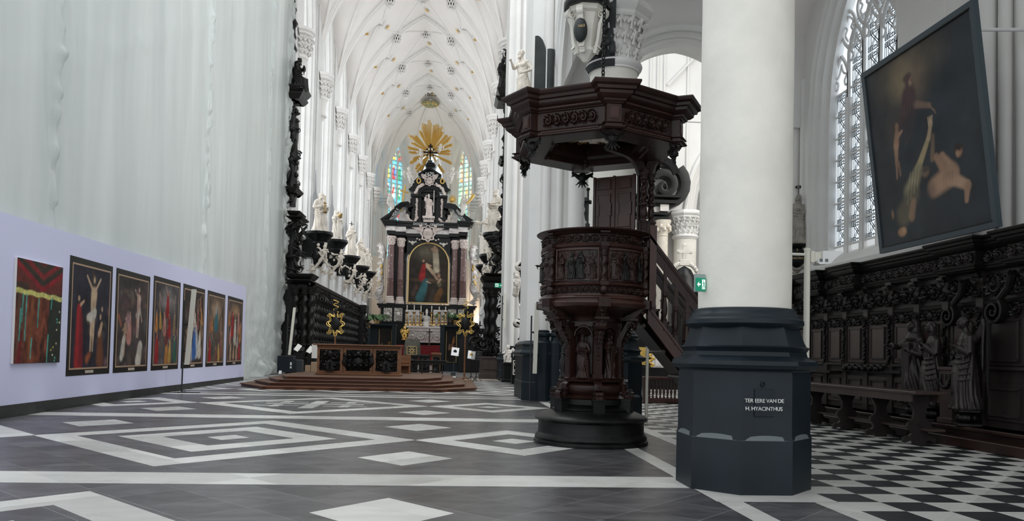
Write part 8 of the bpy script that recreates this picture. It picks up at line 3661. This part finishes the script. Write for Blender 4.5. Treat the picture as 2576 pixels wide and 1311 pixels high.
# ---- ferns before the altar
def fern(x, y, z, s, lab):
 t = thing('potted_fern', lab, 'plant', (x, y, z))
 q = random.Random(int(x * 10))
 g = G()
 for j in range(60):
  a = q.uniform(0, 2 * PI)
  L_ = s * q.uniform(.8, 1.5)
  pts = [Vector((L_ * k * math.cos(a), L_ * k * math.sin(a) * .6, L_ * (1.3 * k - 1.15 * k * k))) for k in (0, .25, .5, .75, 1)]
  for p0, p1 in zip(pts[:-1], pts[1:]):
   n_ = Vector((-math.sin(a), math.cos(a), 0)) * s * .06
   g.add([p0 - n_, p0 + n_, p1 + n_ * .7, p1 - n_ * .7], [(0, 1, 2, 3)])
 g.build('fronds', 'fern', t, smooth=False)
 g = G()
 g.lathe([(.2 * s, -.35 * s), (.27 * s, .0), (.22 * s, .02)], 12)
 g.build('pot', 'brass', t)

for i, (px, py, Y_, s, lab) in enumerate(((925, 812, 66, 1.3, 'feathery green fern at the left of the high altar'), (948, 806, 76, 1.2, 'second green fern, closer to the left altar columns'), (1120, 806, 82.8, 1.4, 'green fern standing before the right altar candles'), (1145, 806, 82.8, 1.4, 'large green fern before the right altar pedestal'))):
 p = at(px, py, Y=Y_)
 fern(p.x, Y_, p.z, s, lab)
 g = G()
 g.box(-.3, .3, -.3, .3, -p.z, -.35 * s)
 t = bpy.data.objects['potted_fern' + ('' if i == 0 else '.%03d' % i)]
 g.build('plant_stand', 'darkgrey', t, smooth=False)

# ================================================================== CHOIR STALLS, WALL STATUES, SIDE ALTARS
def carve(g, n, c, sx, sy, z0, z1, r0, r1, seed=0):
 """tangle of carved leaves, scrolls and knobs"""
 q = random.Random(seed)
 for i in range(n):
  r_ = q.uniform(r0, r1)
  p = Vector((c[0] + q.uniform(-sx, sx), c[1] + q.uniform(-sy, sy), q.uniform(z0, z1)))
  k = q.random()
  if k < .2:
   g.sph(p, (r_ * .7, r_ * .7, r_ * .8), 8, 6)
  elif k < .45:
   volute(g, p, r_ * 1.3, r_ * .8, (1, q.uniform(-.5, .5), 0), (0, 0, 1), n=18, flip=q.choice((-1, 1)), start=q.uniform(0, 6))
  else:
   d = Vector((q.uniform(-1, 1), q.uniform(-.8, .3), q.uniform(-1.2, 1.2))).normalized() * r_ * 1.8
   e = Vector((q.uniform(-1, 1), -.6, q.uniform(-1, 1))) * r_ * .8
   g.tube(smooth([p - d, p + e, p + d, p + d * 1.2 - e], 3), [r_ * .15, r_ * .3, r_ * .38, r_ * .42, r_ * .42, r_ * .4, r_ * .34, r_ * .25, r_ * .16, r_ * .08], 6)

def choir_stalls():
 t = thing('choir_stalls', 'long black carved choir stalls with a row of twisted columns along the left choir wall', 'choir stalls', (-7.9, 41, .01))
 g = G()
 g.box(-9.1, -8.4, 41, 62, 0, 4.4)
 g.box(-9.1, -7.0, 41, 62, 0, .9)
 g.box(-7.3, -7.0, 41, 62, .9, 1.35)
 g.mould([(-1.6, 4.15), (0, 4.15), (.05, 4.2), (.03, 4.3), (0, 4.32), (0, 4.5), (.06, 4.52), (.10, 4.62), (.2, 4.70), (.22, 4.78), (.1, 4.80), (-1.6, 4.82)], [(-7.35, 62), (-7.35, 41.0)][::-1], False)
 g.build('structure', 'wood_blk', t, world=True, ang=20)
 g = G()
 g.box(-7.24, -7.12, 41, 62, 4.80, 4.84)
 g.build('brown_edge', 'stallpanel', t, world=True, smooth=False)
 for i in range(24):
  y = 41.6 + i * .85
  g = G()
  twist_col(g, (-7.35, y), 1.6, 4.0, .12 if i > 1 else .17, 5, 10, .24)
  g.lathe([(.19, 1.35), (.19, 1.45), (.16, 1.6)], 10, (-7.35, y, 0))
  g.box(-7.6, -7.1, y - .15, y + .15, 4.0, 4.14)
  carve(g, 4, (-7.25, y), .08, .2, 4.15, 4.5, .06, .1, i)
  g.build('twisted_column', 'wood_blk', t, world=True)
  if i < 23:
   g = G()
   relief(g, (-8.38, y + .82, 1.5), (0, -1, 0), (0, 0, 1), .8, 2.6, .1, h_rough, .10, i)
   g.build('back_panel', 'wood_blk', t, world=True)
 g = G()
 g.box(-8.4, -6.9, 61.6, 63.2, 0, 4.3)
 g.box(-8.6, -6.7, 61.5, 63.4, 4.3, 4.9)
 carve(g, 30, (-6.9, 62.4), .1, .8, 1, 4.3, .1, .2)
 g.build('end_cabinet', 'wood_blk', t, world=True, ang=20)

choir_stalls()

def tower(px, ys, side, lab):
 """tall carved dark oak structure seen edge-on beside the choir opening"""
 Y = 41.2
 s = 1 if side < 0 else -1
 A = lambda x, y: at(x, y, Y=Y)
 base = A(px, 900)
 t = thing('organ_case', lab, 'carved screen', (base.x, Y, .01))
 z = lambda y: A(px, y).z
 X = lambda x, y: A(x, y).x
 for (ya, yb, r_, n) in ys:
  g = G()
  q = random.Random(ya)
  za, zb = z(yb), z(ya)
  xm = X(px - 6 * s, (ya + yb) / 2)
  g.lathe([(r_ * .75, za + (zb - za) * i_ / 24) for i_ in range(25)], 12, (xm, Y, 0), fn=lambda a, zz: 1 + .12 * math.sin(3 * a + zz * 4))
  carve(g, n, (xm, Y - .1), r_ * .85, r_ * .7, za, zb, .10, .2, ya)
  g.build('carved_shaft', 'wood_blk', t, world=True, ang=80)
 return t, A

def towers():
 t, A = tower(742, [(300, 520, .34, 60), (560, 690, .42, 40), (270, 300, .3, 10)], -1, 'tall black carved oak structure with a crowned seated king, rising beside the plastic sheet')
 g = G()
 q = A(742, 235)
 for (x0, x1, y0, y1) in ((729, 770, 222, 240), (729, 762, 240, 256), (729, 757, 535, 548), (729, 765, 548, 556), (729, 750, 475, 490), (727, 790, 690, 705), (727, 782, 705, 716)):
  a, b = A(x0, y0), A(x1, y1)
  g.mould([(-.5, b.z), (-.12, b.z), (.0, (a.z + b.z) / 2), (.08, a.z - .03), (.08, a.z), (-.5, a.z)], [(a.x, 40.6), (b.x, 40.6), (b.x, 42.2), (a.x, 42.2)], True, True)
 g.box(A(727, 700).x, A(775, 700).x, 40.9, 42.2, 0, A(740, 716).z)
 carve(g, 40, (A(765, 600).x - .3, 40.9), .35, .3, A(740, 680).z, A(740, 560).z, .08, .2, 3)
 carve(g, 60, (A(760, 800).x, 40.9), .45, .15, .6, A(740, 720).z, .08, .18, 5)
 g.build('cornice', 'wood_blk', t, world=True, ang=25)
 for x in (745, 768, 785):
  g = G()
  c = A(x, 860)
  twist_col(g, (c.x, 40.7), 1.5, A(x, 725).z, .18, 5, 10, .22)
  g.build('twisted_column', 'wood_blk', t, world=True)
 c = A(752, 256)
 s = thing('seated_king', 'dark wooden crowned king seated on the tall carved structure, one hand held out', 'statue', (c.x, 41.0, c.z + .5), .9)
 obj('body', MESH['seated_king'], s, (0, 0, 0), 0, 1.12)
 g = G()
 for (y0, y1, w) in ((10, 40, .14), (45, 75, .2), (80, 110, .12), (112, 140, .16), (150, 175, .1)):
  c, d = A(741, y0), A(741, y1)
  g.lathe([(.03, d.z), (w, (c.z + d.z) / 2), (.03, c.z)], 8, (c.x, 41.2, 0))
 g.tube([A(737, 300), A(738, 0)], .12, 6)
 g.build('finial', 'wood_blk', t, world=True)
 t, A = tower(1268, [(130, 560, .22, 60)], 1, 'tall black carved oak structure and doorway at the right entrance of the choir')
 g = G()
 for (x0, x1, y0, y1) in ((1252, 1275, 230, 250), (1248, 1275, 250, 262), (1219, 1268, 690, 698), (1212, 1268, 698, 712), (1252, 1275, 560, 572), (1258, 1275, 400, 410)):
  a, b = A(x0, y0), A(x1, y1)
  g.mould([(-.3, b.z), (-.1, b.z), (.0, (a.z + b.z) / 2), (.06, a.z), (-.3, a.z)], [(a.x, 40.6), (b.x, 40.6), (b.x, 42.2), (a.x, 42.2)], True, True)
 a, b = A(1216, 712), A(1268, 730)
 g.box(a.x, b.x, 40.8, 42, b.z, a.z)
 carve(g, 60, (A(1246, 780).x, 41.1), .5, .2, A(1240, 890).z, b.z, .1, .2, 8)
 carve(g, 50, (A(1225, 870).x, 40.2), .9, .4, A(1240, 905).z, A(1240, 850).z, .1, .22, 9)
 carve(g, 24, (A(1256, 520).x, 41), .3, .3, A(1256, 690).z, A(1256, 590).z, .14, .3, 4)
 g.build('doorway', 'wood_blk', t, world=True, ang=25)
 for x in (1222, 1236):
  g = G()
  c = A(x, 895)
  twist_col(g, (c.x, 40.7), c.z, A(1240, 725).z, .24 if x > 1230 else .17, 5, 10, .2)
  g.build('twisted_column', 'wood_blk', t, world=True)
 g = G()
 sh = MESH.setdefault('lady_w', recol(MESH['lady'], 'wood_blk'))
 c = A(1262, 228)
 obj('carved_figure', sh, t, (c.x - t.location.x, -.2, c.z), .6, .95)
 a, b = at(1206, 897, Y=38.5), at(1262, 955, Y=38.5)
 t = thing('confessional_box', 'brown panelled wooden box at the right choir entrance, below black carving', 'confessional', ((a.x + b.x) / 2, 38.9, 0))
 w = (b.x - a.x) / 2
 g = G()
 g.bbox(-w, w, -.4, .8, 0, .3, .03)
 g.box(-w + .05, w - .05, -.34, .8, .3, a.z - .08)
 g.bbox(-w, w, -.4, .8, a.z - .1, a.z, .02)
 g.bbox(-w + .2, w - .2, -.38, 0, .45, a.z - .25, .03)
 g.build('body', 'stallpanel', t, ang=20)
 # right-hand choir: dark case and low screen
 a, b = at(1155, 855, Y=50), at(1205, 945, Y=50)
 t = thing('choir_stall', 'black stall end with arched top at the right of the choir, behind the music stands', 'choir stalls', ((a.x + b.x) / 2, 50.5, .01))
 w = (b.x - a.x) / 2
 g = G()
 g.bbox(-w, w, -.4, 1, 0, a.z, .04)
 g.lathe([(.0, -.6), (w * .8, -.59), (w * .8, .6), (0, .61)], 16, (0, 0, 0)).xf(Matrix.Translation((0, .2, a.z)) @ Matrix.Rotation(PI / 2, 4, 'X'), len(g.v) - 64)
 carve(g, 40, (w * .5, -.45), w * .5, .05, a.z + .1, a.z + 1.1, .08, .16)
 g.build('body', 'wood_blk', t, ang=25)
 for i, (x0, x1, yt, Y_, lab) in enumerate(((1180, 1238, 826, 66, 'black marble and white tomb monument at the right of the choir'), (893, 935, 818, 66, 'black marble and white tomb monument left of the dark showcase'))):
  a, b = at(x0, yt, Y=Y_), at(x1, 900, Y=Y_)
  t = thing('tomb_monument', lab, 'monument', ((a.x + b.x) / 2, Y_, .01))
  w = (b.x - a.x) / 2
  g = G()
  g.bbox(-w, w, 0, 1.2, a.z - .3, a.z, .06)
  g.box(-w * .9, w * .9, .2, 1.2, 0, a.z - .3)
  g.build('body', 'bmarble', t, ang=20)
  g = G()
  g.box(-w * .8, w * .2, .1, .3, a.z - .75, a.z - .5)
  g.box(-w * .85, -w * .35, .1, .3, a.z - 1.4, a.z - 1.0)
  volute(g, (w * .2, .15, a.z - 1.35), .3, .2, (1, 0, 0), (0, 0, 1))
  g.build('white_ornament', 'veined', t)
  s = thing('marble_figure', 'white marble praying figure on the %s tomb monument' % ('right' if i == 0 else 'left'), 'statue', ((a.x + b.x) / 2, Y_ + .4, a.z), .8 - 1.6 * i)
  obj('body', recol(MESH['friar_pray'], 'white'), s, (0, 0, 0), 0, 1.05)

towers()

MESH['putto_c'] = recol(MESH['putto'], 'statue')

def wall_saints():
 ks = ['saint_book', 'friar', 'friar_pray', 'apostle', 'nude_saint']
 SP = [(-8.2, (803, 585, 483)), (-8.2, (845, 605, 528)), (-8.2, (880, 645, 565)), (-8.2, (906, 670, 598)), (-8.2, (924, 684, 624)), (2.65, (1249, 588, 503)), (2.65, (1236, 642, 552)), (2.65, (1224, 668, 590))]
 who = ['bearded marble saint with a candlestick, nearest of the left choir statues', 'marble friar holding out a gilt vessel, second of the left choir statues', 'hooded marble friar bowing his head under a small cross, third of the left choir statues',
  'bearded marble saint with raised hand, fourth of the left choir statues', 'half-draped marble saint, farthest of the left choir statues', 'bowed bearded marble saint, nearest of the right choir statues', 'marble friar just behind the nearest right choir statue', 'farthest marble saint on the right choir wall']
 for i, (X, (px, yb, yt)) in enumerate(SP):
  b, t_ = at(px, yb, X=X), at(px, yt, X=X)
  s = thing('choir_statue', who[i], 'statue', tuple(b), (.9 if i < 5 else -.9), 'statues on brackets along the choir walls')
  k = (t_.z - b.z) / 1.78
  bd = obj('body', MESH[ks[i % 5]], s, (0, 0, 0), 0, k * (1.2 if i > 4 else 1.0))
  bd.scale = (bd.scale.x * 1.3, bd.scale.y * 1.3, bd.scale.z)
  g = G()
  if i == 0:
   g.lathe([(.03, 1.1), (.16, 1.2), (.03, 1.25), (.05, 1.7), (.12, 1.75), (.03, 1.8), (.03, 2.2)], 8, (-.1, -.55, 0))
   g.build('candlestick', 'brass', s)
  elif i == 1:
   g.tube([(-.42, -.75, 1.55), (-.42, -.95, 1.75)], [.2, .08], 8)
   g.build('vessel', 'brass', s)
  elif i == 2:
   g.tube([(0, -.1, 2.3), (0, -.1, 2.8)], .03, 5)
   g.tube([(-.2, -.1, 2.6), (.2, -.1, 2.6)], .03, 5)
   g.build('cross', 'iron', s)
  sd = -1 if X < 0 else 1
  q = random.Random(i)
  br = thing('statue_bracket', '%s black marble bracket with white carvings, from the front, on the %s choir wall' % (ORD[i % 5], 'left' if i < 5 else 'right'), 'bracket', tuple(b), 0, 'brackets under the choir statues')
  g = G()
  g.lathe([(.1, -2.2), (.3, -2.0), (.38, -1.2), (.55, -.7), (.5, -.6), (.7, -.35), (.85, -.15), (.85, 0), (0, .001)], 20)
  g.box(min(0, sd * .9), max(0, sd * .9), -.45, .45, -1.6, 0)
  g.build('console', 'bmarble', br, ang=25)
  g = G()
  carve(g, 20, (-sd * .15, -.5), .4, .12, -2.7, -.8, .10, .17, i)
  g.tube(smooth([(-sd * .5, -.5, -.7), (-sd * .35, -.6, -1.6), (sd * .05, -.6, -2.2), (sd * .3, -.5, -2.7)], 4), .09, 8)
  g.build('white_carving', 'statue', br, ang=80)
  for (x_, z_, r2) in ((-.45, -1.75, .6), (.25, -2.9, -.5)):
   obj('putto', MESH['putto_c'], br, (-sd * x_ * -1, -.55, z_), r2, .95)
  g = G()
  g.sph((sd * .05, -.48, -1.5), (.26, .16, .42), 12, 9)
  g.build('shield', 'bmarble', br)
  # grey painted niche behind
  if i < 4:
   g = G()
   y0, y1 = b.y + .6, b.y + 2.2
   g.slab([(y0, b.z - 1), (y1, b.z - 1), (y1, b.z + 2.6), ((y0 + y1) / 2 + .3, b.z + 2.9), ((y0 + y1) / 2, b.z + 4.2), ((y0 + y1) / 2 - .3, b.z + 2.9), (y0, b.z + 2.4)], -8.80, -8.74, 'x')
   o = g.build('painted_backdrop', mat('grey_wall_paint', (.33, .33, .34), .7) if i == 0 else bpy.data.materials['grey_wall_paint'], smooth=False)
   struct(tag(o, 'grey pointed painted shape on the wall behind the %s left choir statue' % ORD[i], 'wall painting'))

wall_saints()

def corner_altar():
 A = lambda x, y, Y=31: at(x, y, Y=Y)
 c = A(1318, 800)
 t = thing('side_altar', 'narrow black side altar with white carved scrolls and putti, between the two crossing piers', 'altar', (c.x, 31, 0))
 g = G()
 pts = [(1308, 850), (1312, 800), (1306, 740), (1314, 700), (1300, 680), (1308, 665), (1330, 650), (1345, 650), (1345, 850)]
 g.slab([(A(x, y).x, A(x, y).z) for x, y in pts][::-1], 31, 31.4, 'y')
 a, b = A(1306, 850), A(1345, 905)
 g.box(a.x, b.x + .6, 30.7, 31.6, 0, a.z)
 g.bbox(A(1300, 940).x, b.x + .6, 30.5, 31.7, 0, .35, .03)
 volute(g, tuple(A(1302, 815)), .22, .2, (1, 0, 0), (0, 0, 1))
 g.build('black_structure', 'bmarble', t, world=True, ang=25)
 g = G()
 for P, r_ in (([(1304, 672), (1315, 660), (1330, 648)], .16), ([(1298, 690), (1300, 715), (1296, 740)], .13), ([(1299, 812), (1310, 818), (1322, 835)], .13)):
  g.tube([A(x, y) + Vector((0, -.15, 0)) for x, y in P], r_, 8)
  for (x, y) in path_pts(P, 4):
   p = A(x, y)
   g.sph((p.x, 30.8, p.z), r_ * 1.1, 6, 5)
 g.build('scroll', 'statue_w', t, world=True)
 for (x, y0, y1, mk, m_) in ((1310, 795, 752, 'putto', 'statue'), (1313, 885, 848, 'cherub_seated', 'statue_w'), (1296, 738, 690, 'putto', 'statue_w')):
  p, q = A(x, y0), A(x, y1)
  s = obj('putto', recol(MESH[mk], m_), t, (p.x - t.location.x, -.45, p.z), .3, (q.z - p.z))
 a, b = at(1262, 912, Y=35), at(1294, 958, Y=34.6)
 w = (b.x - a.x) / 2
 t = thing('pedestal', 'dark square pedestal under the seated marble cherub', 'pedestal', ((a.x + b.x) / 2, 35, 0))
 g = G()
 g.bbox(-w, w, -.25, .3, 0, .14, .02)
 g.box(-w * .7, w * .7, -.2, .25, .14, a.z - .1)
 g.bbox(-w * .85, w * .85, -.25, .3, a.z - .1, a.z, .02)
 g.build('block', 'bmarble', t, ang=20)
 s = thing('marble_cherub', 'white marble winged cherub seated with one hand out, in front of the slim choir pier', 'statue', ((a.x + b.x) / 2, 35, a.z), -.45)
 obj('body', MESH['cherub_seated'], s, (0, 0, 0), 0, at(1277, 866, Y=35).z - a.z)
 g = G()
 c = at(1292, 925, Y=33)
 g.box(-.2, .2, 0, .2, -.3, .3)
 t = thing('openwork_panel', 'small white openwork tile low beside the cherub pedestal', 'panel', (at(1303, 925, Y=33).x, 33, c.z))
 g = G()
 for sx in (-1, 1):
  for sz in (-1, 1):
   volute(g, (sx * .09, 0, sz * .15), .10, .06, (1, 0, 0), (0, 0, 1), flip=sx * sz)
 g.tube([(-.2, 0, -.3), (.2, 0, -.3), (.2, 0, .3), (-.2, 0, .3), (-.2, 0, -.3)], .025, 5)
 g.build('scrollwork', 'statue_w', t)
 g = G()
 g.box(-.25, .4, .08, .6, -c.z, .4)
 g.build('case', 'bmarble', t, smooth=False)
 for (px, py, Y_, w_, rt, lab) in ((1256, 718, 38, .46, True, 'green exit sign with right-pointing arrow on the dark carving by the choir'), (870, 815, 60, .5, False, 'tiny green exit sign at the far end of the left choir stalls')):
  p = at(px, py, Y=Y_)
  t = thing('exit_sign', lab, 'exit sign', tuple(p))
  g = G()
  g.box(-w_ / 2, w_ / 2, 0, .04, -w_ * .25, w_ * .25)
  g.build('green_panel', 'green', t, smooth=False)
  exit_marks(t, w_ * .95, w_ * .45, -.003, rt)

corner_altar()
